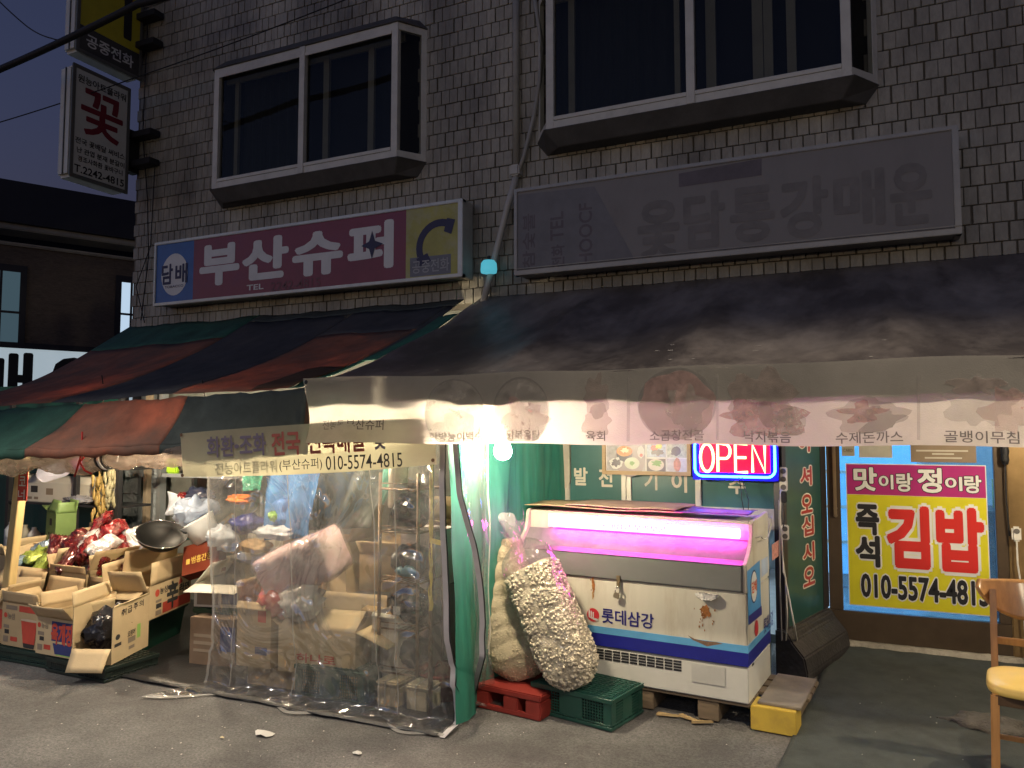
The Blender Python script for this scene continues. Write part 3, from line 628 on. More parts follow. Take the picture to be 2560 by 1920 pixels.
mb.grid(bf, 150, 10); mb.build('cloth', M_ban, bn, smooth=True)
def faint(name, col, cl=.62): return pmat(name, col, rough=.7, var=.45, scale=16, dirt=tuple(c*.5+.04 for c in col), dscale=22, damt=.5, transl=.45, clear=cl)
K = [faint('faint_pale_dish', (.50, .47, .42)), faint('faint_pink_dish', (.56, .34, .31)), faint('faint_brown_dish', (.36, .28, .25)), faint('faint_dark_rim', (.26, .24, .23)), faint('faint_red_dish', (.50, .28, .26), .5), faint('faint_grey_field', (.40, .37, .35), .7)]
def bdisc(u, v, ru, rv, m, lift=.004, nm='dish_picture', a0=0, a1=2*math.pi, irr=0):
    c = PY(u, v, BY); rx = PY(u+ru, v, BY).x-c.x; rz = PY(u, v-rv, BY).z-c.z; mb = MB(); n = 36; P = []
    for k in range(n):
        q = a0+(a1-a0)*k/n; rr = 1+irr*noise.noise(Vector((math.cos(q)*2.2+u*.01, math.sin(q)*2.2, v*.01)))
        p = c+X_*rx*rr*math.cos(q)+Z_*rz*rr*math.sin(q); p.z = max(1.556, min(1.898, p.z)); p = bwave(p); p.y -= lift; P.append(p)
    mb.add(P, [tuple(range(n))]); mb.build(nm, m, bn)
bdisc(1138, 1032, 73, 86, K[3], .0035); bdisc(1138, 1032, 71, 82, K[0], .0045); bdisc(1150, 1075, 60, 40, K[0], .005, irr=.5)
bdisc(1303, 1030, 74, 86, K[3], .0035); bdisc(1303, 1032, 71, 82, K[0], .0045); bdisc(1310, 1048, 56, 48, K[1], .006, irr=.7)
bdisc(1490, 985, 30, 55, K[2], .005, irr=.8); bdisc(1495, 1050, 36, 42, K[1], .006, irr=.4)
bdisc(1690, 1010, 100, 90, K[3], .0035); bdisc(1690, 1015, 94, 84, K[1], .0045, irr=.15); bdisc(1716, 1022, 46, 52, K[0], .006, irr=.6)
bdisc(1905, 995, 92, 72, K[2], .004, irr=.7); bdisc(1900, 1040, 108, 46, K[4], .0055, irr=.6); bdisc(1973, 1050, 42, 36, K[0], .007, irr=.3)
bdisc(2172, 1038, 96, 44, K[2], .004, irr=.35); bdisc(2200, 1050, 60, 32, K[3], .0055, irr=.7); bdisc(2160, 1030, 50, 26, K[4], .006, irr=.8)
bdisc(2450, 1005, 80, 60, K[5], .004, irr=.6); bdisc(2520, 1030, 70, 55, K[1], .005, irr=.7); bdisc(2440, 965, 60, 22, K[2], .005, irr=.8)
for a, b_ in ((1568, 1576), (1790, 1796), (2292, 2300)):
    P = [bwave(PY(q, v, BY))-Y_*.006 for q, v in ((a, 1102), (b_, 1102), (b_, 940), (a, 940))]
    for p in P: p.z = max(1.556, min(1.898, p.z))
    MB().quad(*P).build('panel_seam', K[5], bn)
M_bt = pmat('faded_grey_lettering', (.17, .15, .14), rough=.7, clear=.15); M_bt2 = pmat('worn_lettering', (.30, .27, .23), rough=.7, clear=.2)
def blet(s, u0, u1, v0, v1, m=M_bt, y=BY): tpx(s, u0, v0, u1, v1, y-.009, m, bn, warp=bwave, bold=.008)
blet('전농동', 846, 893, 1052, 1075, M_bt2); blet('부산슈퍼', 898, 976, 1051, 1076)
blet('한방능이백숙', 1078, 1203, 1079, 1102, M_bt2); blet('닭볶음탕', 1264, 1351, 1077, 1101, M_bt2); blet('육회', 1466, 1513, 1075, 1100)
blet('소곱창전골', 1625, 1758, 1076, 1103); blet('낙지볶음', 1858, 1976, 1077, 1105); blet('수제돈까스', 2088, 2256, 1079, 1108); blet('골뱅이무침', 2358, 2546, 1078, 1108)
mb = MB(); p = bf(.004, .06); mb.disc(p-Y_*.006, X_, Z_, .012, n=14); mb.build('eyelet', M_black, bn)

b2 = thing('flower_banner', 'cream cloth banner for flower delivery hanging in front of the clear sheet', 'banner', PY(460, 1190, 3.17))
LT, LB, RB, RTp = PY(453, 1084, 3.24), PY(460, 1191, 3.25), PY(1093, 1160, 3.55), PY(1088, 1046, 3.55)
BN = (RB-LB).cross(LT-LB).normalized(); BX = (RB-LB).normalized()
def b2w(p, k=0):
    d = (p-LB).dot(BX); return p+BN*(.010*math.sin(d*5+1)+.006*math.sin(d*13)+k)
mb = MB()
def b2f(a, b):
    p = LT.lerp(RTp, a).lerp(LB.lerp(RB, a), b); k = 4*a*(1-a)*(.02*b-.012*(1-b)); return b2w(p)-Z_*k
mb.grid(b2f, 60, 8); mb.build('cloth', M_ban2, b2, smooth=True)
if BN.dot(CP-LB) < 0: BN = -BN
def b2t(s, u0, u1, v0, v1, m, bold=.02):
    uc, vc = (u0+u1)/2, (v0+v1)/2; c = PP(uc, vc, LB, BN)
    wd = (PP(u1, vc, LB, BN)-PP(u0, vc, LB, BN)).length; ht = (PP(uc, v0, LB, BN)-PP(uc, v1, LB, BN)).length
    text(s, c, BX, BN.cross(BX), wd, ht, m, b2, bold=bold, warp=lambda p: b2w(p)+BN*.006)
M_b2p = pmat('faded_violet_lettering', (.16, .13, .19), rough=.7); M_b2r = pmat('faded_red_lettering', (.36, .09, .07), rough=.7); M_b2k = pmat('black_lettering', (.035, .033, .03), rough=.7); M_b2g = pmat('ghost_lettering', (.40, .37, .26), rough=.7)
b2t('화환', 523, 586, 1091, 1142, M_b2p); b2t('·', 588, 597, 1112, 1120, M_b2p); b2t('조화', 600, 665, 1085, 1138, M_b2p, .028)
b2t('전국', 681, 748, 1080, 1137, M_b2r, .03); b2t('신속배달', 767, 915, 1074, 1131, M_b2r, .03); b2t('꽃', 937, 966, 1072, 1122, M_b2p, .03)
b2t('전능아트플라워', 542, 692, 1154, 1184, M_b2g, .012); b2t('(부산슈퍼)', 699, 803, 1147, 1178, M_b2k, .002); b2t('010-5574-4815', 812, 1006, 1136, 1171, M_b2k, .004)
for u, v in ((457, 1087), (460, 1188), (1085, 1150)):
    mb = MB(); c = b2w(PP(u, v, LB, BN))+BN*.006; mb.disc(c, BX, Z_, .010, n=14); mb.build('eyelet', pmat('rusty_eyelet', (.12, .06, .03)), b2)

# rolled-up clear sheet under the flap, tied with cords
rl = thing('rolled_vinyl_sheet', 'rolled brownish clear sheet tied under the patchwork awning edge', 'rolled sheet', (-5.2, 3.22, 1.45))
M_roll = pmat('rolled_vinyl', (.24, .19, .155), rough=.12, var=.45, scale=7, transl=.4, wrinkle=.9, wscale=9, stretch=(.8, 2, 2), clear=.30, dirt=(.16, .12, .10), dscale=6, damt=.4)
A0, A1 = PY(-120, 1158, 3.22), PY(520, 1130, 3.40)
def RO(a, b):
    p = A0.lerp(A1, a); p.z += .012*math.sin(a*19)-.02*math.sin(a*math.pi)-.012*math.sin(a*47); p.y += .012*math.sin(a*13)
    pin = .55*math.exp(-((a-.64)/.012)**2)+.3*math.exp(-((a-.30)/.01)**2)+.3*math.exp(-((a-.86)/.01)**2)
    q = 2*math.pi*b; r_ = .066*(1-pin)*(1+.22*noise.noise(Vector((a*9, math.cos(q)*1.3, math.sin(q)*1.3)))+.16*noise.noise(Vector((a*40, math.cos(q)*2, math.sin(q)*2)))+.10*math.sin(3*q+a*26))
    return p+Vector((0, math.cos(q)*r_*.85, math.sin(q)*r_*1.05))
mb = MB(); mb.grid(RO, 160, 26); ro = mb.build('roll', M_roll, rl, smooth=True, merge=True)
def ringtube(c, ax, r, rt, n=20):
    ax = ax.normalized(); a = ax.cross(Z_).normalized(); b_ = ax.cross(a); return [c+(a*math.cos(2*math.pi*k/n)+b_*math.sin(2*math.pi*k/n))*r for k in range(n+1)]
ax = A1-A0
mb = MB(); mb.tube(ringtube(A0.lerp(A1, .632)-Z_*.006, ax+Z_*.15, .072, 0), .010, 8); mb.tube(ringtube(A0.lerp(A1, .655)-Z_*.006, ax-Z_*.1, .073, 0), .006, 8); mb.build('tie_band', M_black, rl, smooth=True)
mb = MB(); mb.tube(ringtube(A0.lerp(A1, .643)-Z_*.006, ax, .074, 0), .008, 8); mb.build('tie_band', M_white, rl, smooth=True)
M_rope = pmat('red_rope', (.45, .02, .015), rough=.7)
mb = MB(); c = A0.lerp(A1, .585); mb.tube([c+Vector((0, -.075, .16)), c+Vector((.01, -.08, .03)), c+Vector((-.01, -.085, -.04)), c+Vector((-.05, -.08, -.12))], .006, 6); mb.tube([c+Vector((.03, -.08, 0)), c+Vector((0, -.085, -.03)), c+Vector((.04, -.08, -.08)), c+Vector((.09, -.07, -.10))], .006, 6); mb.build('cord', M_rope, rl, smooth=True)

# ------------------------------------------------------------------ bulbs under the awnings
def bulb(label, p, s, top, r=.034, col=(1, .83, .58)):
    p = Vector(p); b_ = thing('light_bulb', label, 'light bulb', p, group=None)
    m = MB(); m.lathe([(0, -r), (r*.6, -r*.82), (r*.93, -r*.4), (r, 0), (r*.9, r*.45), (r*.6, r*.95), (r*.4, r*1.3)], 20, Matrix.Translation(p)); m.build('glass', emat('bulb_glow_%d' % s, col, s), b_, smooth=True)
    m = MB(); m.lathe([(0, r*1.25), (r*.55, r*1.25), (r*.6, r*2.6), (r*.3, r*3), (0, r*3)], 12, Matrix.Translation(p)); m.build('socket', M_black, b_, smooth=True)
    m = MB(); m.tube([p+Z_*r*3, p+Z_*(top-p.z)*.6+Y_*.03, p+Z_*(top-p.z)], .004, 6); m.build('wire', M_black, b_)
bulb('bare glowing bulb hanging below the menu banner beside the green curtain', PY(1257, 1128, 3.86), 820, 2.0, r=.05)
bulb('bare bulb hidden behind the flower banner over the grocery boxes', (-3.95, 3.72, 1.64), 2100, 1.95)
bulb('bare bulb over the snack cartons under the patchwork awning', (-5.35, 4.05, 1.66), 2000, 2.05)  # added bulb, out of sight, brightens the stall interior
bulb('bare bulb over the wire rack behind the clear curtain', (-2.85, 4.15, 1.66), 1700, 2.0)  # hidden fill bulb, added to lift the goods inside the curtain
bulb('bare bulb under the dark awning before the glass door', (1.45, 4.75, 2.02), 3000, 2.3)

# ================================================================== CLEAR SHEETS AND TARPAULIN
V1 = vinyl('clear_vinyl_sheet', tint=(.86, .85, .82), haze=.12, hazecol=(.64, .64, .66), wscale=4.5, wr=1.0, stretch=(1, 1, .8), refr=.14, rough=.10, cap=.30, bd=.08)
V2 = vinyl('clear_vinyl_flap', tint=(.86, .86, .85), haze=.10, wscale=6, wr=.7, stretch=(1.4, 1.4, .45), rough=.05)
M_zip = pmat('grey_zip_tape', (.42, .40, .42), rough=.7); M_hem = pmat('vinyl_hem', (.56, .54, .51), rough=.25, transl=.3, clear=.5, wrinkle=.5, wscale=14)
cs = thing('clear_vinyl_curtain', 'wrinkled clear vinyl sheet hanging to the ground before the stacked goods', 'vinyl curtain', (-3.0, 3.6, 0))
LL = [PY(515, 1150, 3.50), PY(519, 1330, 3.53), PY(521, 1560, 3.57), PZ(526, 1702, .02)]
RL = [PY(1108, 1090, 3.62), PY(1113, 1330, 3.66), PY(1119, 1600, 3.70), PZ(1150, 1806, .02)]
def poly(L, t):
    t *= len(L)-1; i = min(int(t), len(L)-2); return L[i].lerp(L[i+1], t-i)
def CS(a, b):
    if b <= .86:
        q = b/.86; p = poly(LL, q).lerp(poly(RL, q), a)
        p = p+Vector((0, .022*math.sin(a*17+q*3)+.03*noise.noise(Vector((a*3.5, q*2.5, 0)))+.014*noise.noise(Vector((a*9, q*7, 3))), 0))
        k = max(0, (q-.75)/.25); p.y -= .05*k*k
        f = math.exp(-((q-.80-.03*math.sin(a*7))/.05)**2)+.6*math.exp(-((q-.93)/.04)**2); p.y += f*.022*noise.noise(Vector((a*24, q*16, 7)))*1.6; p.z += f*.012*noise.noise(Vector((a*20, q*9, 2)))
        return p
    q = (b-.86)/.14; p = poly(LL, 1).lerp(poly(RL, 1), a); wv = .5+.5*math.sin(a*14+1.2)+.35*math.sin(a*31)
    out = .10+.07*wv+.16*max(0, 1-a*9); p.y += -.05+.022*math.sin(a*17+3)*(1-q)-out*q; p.x -= .17*q*max(0, 1-a*7); p.z = .02*(1-q)+.006+.016*max(0, math.sin(a*38+q*2))*q*(1.2-q)
    p.z += .012*(1-q)*abs(math.sin(a*25)); return p
mb = MB(); mb.grid(CS, 150, 80); mb.build('sheet', V1, cs, smooth=True)
mb = MB(); mb.grid(lambda a, b: CS(a, .978+.022*b)+Z_*.003, 90, 2); mb.build('ground_hem', M_hem, cs, smooth=True)
mb = MB(); mb.grid(lambda a, b: CS(1, b)+X_*(-.016+.032*a)+Y_*-.006, 1, 40); mb.build('zip_strip', M_zip, cs, smooth=True)
mb = MB(); mb.grid(lambda a, b: CS(1, b)+X_*(.016+.008*a)+Y_*-.004, 1, 40); mb.build('zip_edge', M_black, cs, smooth=True)
mb = MB(); mb.grid(lambda a, b: CS(.004, b*.86)+X_*(-.012+.02*a)+Y_*-.004, 1, 40); mb.build('left_hem', M_hem, cs, smooth=True)
for a0, m in ((.12, M_hem), (.375, M_hem), (.715, M_hem), (.80, M_hem)):
    mb = MB(); mb.grid(lambda a, b: CS(a0+.0042*a, b*.84+.01)-Y_*.004, 1, 40); mb.build('seam', m, cs, smooth=True)

gt = thing('green_tarpaulin', 'green tarpaulin side wall between the vinyl curtain and the freezer', 'tarpaulin', (-2.1, 4.5, 0))
M_tarp = pmat('green_tarp', (.03, .20, .145), rough=.5, var=.25, scale=3, transl=.25, dirt=(.035, .11, .085), dscale=2.5, damt=.5, wrinkle=.6, wscale=2.6, stretch=(1, 2.5, .4))
def GT(a, b):
    y = 3.74+1.70*a; x = -2.075-.03*(1-a)*(1-b); x += .026*math.sin(y*13+b*1.5)*(.4+.6*b)+.03*noise.noise(Vector((y*5, b*2, 0)))+.012*noise.noise(Vector((y*14, b*5, 3)))
    zt = 1.89+.80*max(0, (y-3.5)/2.0)-.20; return Vector((x+.05*b*max(0, 1-a*5)*.6, y, .03+(zt-.03)*(1-b)))
mb = MB(); mb.grid(GT, 80, 30); mb.build('cloth', M_tarp, gt, smooth=True)
sf = thing('clear_vinyl_flap', 'narrow clear vinyl door flap with zip edge beside the glowing bulb', 'vinyl curtain', (-2.0, 3.75, 0))
FL = [PX(1129, 1085, -2.03), PX(1136, 1235, -2.03), PX(1170, 1362, -1.985), PX(1192, 1560, -1.95), PX(1194, 1640, -1.95), PZ(1176, 1735, .06), PZ(1172, 1762, .02)]
FR = [PX(1226, 1085, -2.0), PX(1226, 1235, -2.0), PX(1226, 1370, -1.99), PX(1222, 1560, -1.97), PX(1216, 1640, -1.96), PZ(1230, 1730, .06), PZ(1262, 1768, .02)]
def SF_(a, b):
    p = poly(FL, b).lerp(poly(FR, b), a); return p+Vector((.018*math.sin(a*11+b*4)+.02*noise.noise(Vector((a*3, b*6, 1))), .0, 0))
mb = MB(); mb.grid(SF_, 26, 50); mb.build('sheet', V2, sf, smooth=True)
mb = MB(); mb.grid(lambda a, b: SF_(0, b*.86)+X_*(.006+.03*a)-Y_*(.008), 1, 40); mb.build('zip_strip', M_zip, sf, smooth=True)
mb = MB(); mb.grid(lambda a, b: SF_(0, b*.86)+X_*(.036+.008*a)-Y_*(.007), 1, 40); mb.build('zip_edge', M_black, sf, smooth=True)
mb = MB(); mb.grid(lambda a, b: SF_(.97+.03*a, b*.7)+X_*.004, 1, 40); mb.build('edge_hem', M_hem, sf, smooth=True)
stk = thing('tobacco_sticker', 'blue tobacco sticker with pale disc on the clear vinyl flap', 'sticker', PX(1175, 1176, -1.97))
def stq(u0, v0, u1, v1, x): return [PX(u0, v1, x), PX(u1, v1, x), PX(u1, v0, x), PX(u0, v0, x)]
MB().quad(*stq(1156, 1085, 1194, 1176, -1.965)).build('sheet', pmat('sticker_blue', (.05, .09, .48), rough=.3), stk)
mb = MB(); mb.disc(PX(1175, 1118, -1.962), Y_, Z_, .062, .10); mb.build('disc', M_offw, stk)
mb = MB()
for v in (1158, 1164, 1170): mb.quad(*stq(1161, v, 1189, v+3, -1.960))
mb.build('print_line', M_white, stk)

# ================================================================== RESTAURANT FRONT
PYN = 5.44
M_gpan = pmat('green_window_film', (.055, .165, .155), rough=.30, var=.10, scale=3)
M_aluf = pmat('shopfront_aluminium', (.60, .57, .50), rough=.4, metal=.25, var=.08)
M_cream = pmat('cream_lettering', (.72, .68, .56), rough=.5)
sh = thing('shop_window', 'green film shop window in pale aluminium frame behind the freezer', 'shop window', (-1.4, PYN, 1.0))
xa = [PY(u, 1180, PYN).x for u in (1424, 1554, 1578, 1738, 1752, 1936, 1950)]
zb0 = PY(1650, 1262, PYN).z; zt0 = 2.0
for i, (a, b_) in enumerate(((xa[0], xa[1]), (xa[2], xa[3]), (xa[4], xa[5]))):
    MB().box(a-.004, PYN+.012, zb0, b_+.004, PYN+.02, zt0).build('pane', M_gpan, sh)
f = MB()
for a, b_ in ((xa[0]-.05, xa[0]), (xa[1], (xa[1]+xa[2])/2-.002), ((xa[1]+xa[2])/2+.002, xa[2]), (xa[3], xa[4]), (xa[5], xa[6])): f.box(a, PYN-.012, zb0-.13, b_, PYN+.045, zt0)
f.box(xa[0]-.05, PYN-.006, zb0-.06, xa[6], PYN+.04, zb0); f.box(xa[0]-.05, PYN-.018, zb0-.14, xa[6], PYN+.05, zb0-.061); f.box(xa[0]-.05, PYN-.01, zt0, xa[6], PYN+.05, zt0+.06)
f.build('frame', M_aluf, sh, bevel=.004)
for s, u0, v0, u1, v1 in (('발', 1436, 1170, 1468, 1212), ('전', 1498, 1172, 1530, 1216), ('기', 1612, 1176, 1642, 1224), ('이', 1680, 1180, 1716, 1230), ('수', 1822, 1196, 1862, 1234)):
    tpx(s, u0, v0, u1, v1, PYN+.009, M_cream, sh, bold=.03)
bd = thing('beige_board', 'beige board above brown board on the wall beside the green shop window', 'board', (-1.9, 5.43, 1.0))
x0, x1 = PY(1360, 1160, 5.42).x, PY(1424, 1160, 5.42).x; z = PY(1390, 1218, 5.42).z
mb = MB(); mb.slab([(x0, 5.42, z-.03), (x1-.03, 5.42, z-.005), (x1, 5.42, z+.04), (x1, 5.42, 1.95), (x0, 5.42, 1.95)], (0, .03, 0)); mb.build('upper_board', pmat('beige_laminate', (.44, .41, .34), rough=.6), bd)
MB().box(x0, 5.44, .6, x1-.03, 5.47, z-.01).build('lower_board', pmat('brown_board', (.20, .125, .075), rough=.7), bd)
# framed menu photograph
mf = thing('menu_photo_board', 'wood framed board with four food photographs hanging on the green window', 'menu board', (-1.3, 5.38, 1.3))
MY = 5.385
x0, x1, z0, _ = rpx(1506, 1100, 1728, 1186, MY); z1 = 1.78
z0 = PY(1620, 1188, MY).z
f = MB(); t = .028
f.box(x0, MY-.012, z0, x1, MY+.02, z0+t); f.box(x0, MY-.012, z1-t, x1, MY+.02, z1); f.box(x0, MY-.0125, z0+.001, x0+t, MY+.02, z1); f.box(x1-t, MY-.0125, z0+.001, x1, MY+.02, z1)
f.build('frame', pmat('light_wood_frame', (.48, .33, .17), rough=.5, stretch=(1, 1, 6)), mf, bevel=.003)
MB().box(x0+t, MY, z0+t, x1-t, MY+.012, z1-t).build('print_sheet', M_white, mf)
def pan(u0, v0, u1, v1, nm, m, l=.002):
    a, b_, c0, c1 = rpx(u0, v0, u1, v1, MY); MB().box(a, MY-l, c0, b_, MY-l+.001, c1).build(nm, m, mf)
def dsh(u, v, ru, rv, m, l, irr=0, nm='food_picture'):
    c = PY(u, v, MY-l); rx = PY(u+ru, v, MY).x-PY(u, v, MY).x; rz = PY(u, v, MY).z-PY(u, v+rv, MY).z
    mb = MB(); mb.add([c+X_*rx*math.cos(q)*(1+irr*noise.noise(Vector((q*2, u, v))))+Z_*rz*math.sin(q)*(1+irr*noise.noise(Vector((q*2, u, v)))) for q in [k*2*math.pi/26 for k in range(26)]], [tuple(range(26))]); mb.build(nm, m, mf)
pr = lambda n, c, **k: pmat(n, c, rough=.35, **k)
G1, G2 = pr('photo_grey', (.42, .40, .42), var=.3, scale=30), pr('photo_violet', (.12, .10, .12), var=.4)
pan(1517, 1100, 1613, 1176, 'photo', G1); pan(1617, 1100, 1664, 1143, 'photo', pr('photo_blue', (.40, .46, .56), var=.3, scale=40)); pan(1617, 1147, 1664, 1178, 'photo', G2); pan(1668, 1100, 1718, 1144, 'photo', pr('photo_sage', (.50, .52, .42), var=.4, scale=50)); pan(1668, 1147, 1718, 1180, 'photo', pr('photo_pale', (.58, .56, .58), var=.2, scale=30))
dsh(1575, 1150, 38, 42, pr('photo_tray', (.36, .30, .31)), .0032)
dsh(1561, 1136, 20, 18, pr('photo_pot', (.06, .05, .08)), .004); dsh(1561, 1128, 20, 13, pr('photo_stew', (.70, .20, .05), var=.5, scale=90, dirt=(.75, .6, .25), dscale=80, damt=.5), .005); dsh(1580, 1158, 19, 15, pr('photo_soup', (.62, .66, .52), var=.1), .006, .02); dsh(1580, 1158, 6, 5, pr('photo_leaf', (.15, .32, .08)), .007, .6)
dsh(1602, 1130, 9, 15, M_white, .006, .15); dsh(1603, 1138, 4, 4, pr('photo_red', (.55, .08, .05)), .007); dsh(1540, 1158, 16, 14, M_white, .005, .4); dsh(1540, 1157, 11, 9, G2, .006, .6)
dsh(1636, 1120, 9, 7, pr('photo_red2', (.65, .12, .10)), .004, .4); dsh(1647, 1116, 8, 6, pr('photo_yellow', (.75, .62, .08)), .005, .4); dsh(1644, 1131, 16, 7, G2, .006, .8)
dsh(1640, 1162, 20, 15, pr('photo_plate', (.60, .54, .48)), .004, .02); dsh(1642, 1158, 12, 7, MATS['photo_leaf'], .005, .8); dsh(1693, 1162, 9, 17, pr('photo_drink', (.62, .28, .20), var=.3, scale=60), .005, .1); dsh(1690, 1128, 12, 12, G2, .005, .5)
dsh(1562, 1126, 9, 6, pr('photo_cream', (.78, .66, .42)), .006, .8)

# OPEN neon sign
on = thing('open_neon_sign', 'glowing red and blue neon OPEN sign on clear backing before the green window', 'neon sign', (-.95, 5.30, 1.3))
NY = 5.30
x0, x1 = PY(1737, 1150, NY).x, PY(1937, 1150, NY).x; z0, z1 = PY(1840, 1192, NY).z, PY(1840, 1098, NY).z
MB().box(x0-.02, NY+.02, z0-.025, x1+.02, NY+.026, z1+.025).build('backing', pmat('blue_black_acrylic', (.02, .015, .45), rough=.2), on)  # backing coloured blue to stand in for the halo of the tubes
P = []; rc = .05
for cx, cz, a0 in ((x1-rc, z1-rc, 0), (x0+rc, z1-rc, 90), (x0+rc, z0+rc, 180), (x1-rc, z0+rc, 270)):
    for k in range(7): q = R(a0+k*15); P.append(Vector((cx+rc*math.cos(q), NY, cz+rc*math.sin(q))))
P.append(P[0]); mb = MB(); mb.tube(P, .0075, 8, caps=False); mb.build('blue_tube', emat('blue_neon', (.02, .14, 1.0), 34), on, smooth=True)
LW = (x1-x0-.07)/4; lh = z1-z0-.065; lz = z0+.032
def L2(i, pts): return [Vector((x0+.038+LW*i+LW*.80*a, NY-.006, lz+lh*b)) for a, b in pts]
red = emat('red_neon', (1.0, .28, .12), 14)
oo = [(.5+.48*math.cos(q), .5+.5*math.sin(q)) for q in [k*2*math.pi/24 for k in range(25)]]
pb = [(.05, 0), (.05, 1), (.55, 1)]+[(.60+.36*math.cos(q), .74+.26*math.sin(q)) for q in [R(80-k*20) for k in range(9)]]+[(.5, .48), (.05, .48)]
for i, strokes in enumerate(([oo], [pb], [[(.95, 1), (.08, 1), (.08, 0), (.95, 0)], [(.08, .52), (.85, .52)]], [[(.05, 0), (.05, 1), (.92, 0), (.92, 1)]])):
    mb = MB()
    for s in strokes: mb.tube(L2(i, s), .0085, 8)
    mb.build('letter', red, on, smooth=True)
MB().box(x0+.03, NY+.012, z0+.025, x1-.03, NY+.017, z1-.02).build('red_field', pmat('red_acrylic', (.5, .008, .03), rough=.3, emit=(1, .0, .06), es=1.1), on)  # field's own emission stands in for the letters' glow falling on it
cab = MB()
for dx in (-.01, .012):
    c = Vector(((x0+x1)/2+.04+dx, NY-.005, z0)); cab.tube([c, c+Vector((.01, .01, -.07)), c+Vector((.03+dx, -.02, -.15)), c+Vector((.04, -.06, -.24))], .003, 5)
cab.build('cable', M_black, on)

# power sockets and cords by the pillar
M_soc = pmat('white_plastic', (.70, .68, .62), rough=.4)
def socket(u0, v0, u1, v1, y, n, name, label):
    s = thing(name, label, 'power strip', PY((u0+u1)/2, v1, y)); a, b_, c0, c1 = rpx(u0, v0, u1, v1, y)
    MB().box(a, y, c0, b_, y+.03, c1).build('body', M_soc, s, bevel=.006)
    for k in range(n):
        zc2 = c0+(c1-c0)*(k+.5)/n; mb = MB(); mb.disc(((a+b_)/2, y-.002, zc2), X_, Z_, (b_-a)*.36, n=16); mb.build('outlet', pmat('socket_recess', (.12, .11, .10)), s)
    return s
socket(1948, 1168, 1968, 1228, 5.36, 3, 'power_strip', 'white three-way power strip hanging beside the neon sign')
socket(1953, 1313, 1972, 1350, 5.36, 2, 'wall_socket', 'white double wall socket on the dark pillar beside the freezer')
mb = thing('plug_adapter', 'black plug adapter hanging under the white power strip', 'adapter', PY(1959, 1256, 5.35)); c = PY(1959, 1243, 5.35)
q = MB(); q.cbox(c, .04, .04, .075); q.build('body', M_black, mb, bevel=.006); q = MB(); q.tube([c-Z_*.04, c+Vector((.005, -.01, -.12)), c+Vector((-.005, -.01, -.20))], .004, 6); q.build('cord', M_black, mb)
M_cord = pmat('dirty_white_cord', (.55, .52, .46), rough=.5)
cable('extension_cable', 'pale cord running down from the power strip beside the freezer to the floor', [PY(1952, 1226, 5.34), PY(1950, 1290, 5.33), PY(1957, 1400, 5.33), PY(1962, 1440, 5.30), PY(1985, 1560, 5.12), PZ(1998, 1640, .05), PZ(1978, 1672, .03), PZ(1955, 1680, .03)], .006, M_cord, 'power cord', n=8)
cable('extension_cable', 'second pale cord looping behind the freezer corner near the plinth', [PY(1955, 1345, 5.33), PY(1958, 1430, 5.30), PY(1964, 1445, 5.28), PY(1968, 1540, 5.2), PZ(1962, 1660, .05)], .005, M_cord, 'power cord', n=8)
cable('extension_cable', 'grey cord hanging straight down between freezer and black plinth', [PY(1948, 1250, 5.3), PY(1950, 1460, 5.2), PZ(1957, 1672, .04)], .005, pmat('grey_cord', (.3, .28, .27)), 'power cord', n=8)

# splayed pillar panel with vertical greeting, sloping black plinth
A = PY(1972, 1560, 5.47); A.z = 0; B = Vector((-.285, 6.26, 0)); pd = (B-A).normalized(); pn = Vector((pd.y, -pd.x, 0)); PL = (B-A).length
pz = PP(1984, 1562, A, pn).z
pl = thing('pillar_panel', 'dark green splayed panel with vertical red and white Korean greeting beside the door', 'panel', A)
mb = MB(); mb.slab([A+Z_*pz, B+Z_*pz, B+Z_*2.4, A+Z_*2.4], -pn*.03); mb.build('board', pmat('dark_green_board', (.022, .080, .068), rough=.3, var=.15), pl)
mb = MB(); mb.slab([A-pd*.07+Z_*.1+pn*.004, A+pn*.004+Z_*.1, A+Z_*2.4+pn*.004, A-pd*.07+Z_*2.4+pn*.004], -pn*.06); mb.slab([B-pd*.12+Z_*pz+pn*.004, B+Z_*pz+pn*.004, B+Z_*2.4+pn*.004, B-pd*.12+Z_*2.4+pn*.004], -pn*.02)
mb.build('dark_edge', pmat('black_trim', (.03, .026, .026), rough=.4), pl)
M_rl = pmat('red_greeting_print', (.42, .03, .025), rough=.4)
for s, u, v, h in (('어', 2009, 1105, 52), ('셔', 2014, 1190, 50), ('오', 2016, 1259, 48), ('십', 2019, 1315, 50), ('시', 2021, 1380, 48), ('오', 2022, 1440, 48)):
    c = PP(u, v, A, pn); ht = PP(u, v-h/2, A, pn).z-PP(u, v+h/2, A, pn).z; wd = (PP(u+14, v, A, pn)-PP(u-14, v, A, pn)).dot(pd)
    text(s, c+pn*.004, pd, Z_, wd*.95, ht*.92, M_rl, pl, bold=.03, outline=M_cream, ob=.085)
pt = thing('black_plinth', 'scuffed black sloping plinth under the green greeting panel', 'plinth', A)
def ext(off, z, s): return A+pd*s+pn*off+Z_*z
pf = [(.004, pz-.002), (.03, pz-.03), (.05, pz-.07), (.13, .16), (.15, .06), (.14, .0), (-.06, .0), (-.06, pz-.002)]
mb = MB(); n = len(pf); mb.add([ext(o_, z, -.09) for o_, z in pf]+[ext(o_, z, PL) for o_, z in pf], [tuple(range(n)), tuple(range(n, 2*n))[::-1]]+[(i, (i+1) % n, n+(i+1) % n, n+i) for i in range(n)])
mb.build('body', pmat('scuffed_black_plinth', (.035, .032, .032), rough=.5, var=.4, dirt=(.16, .15, .14), dscale=9, damt=.28, bump=.4, bscale=40), pt, bevel=.01)

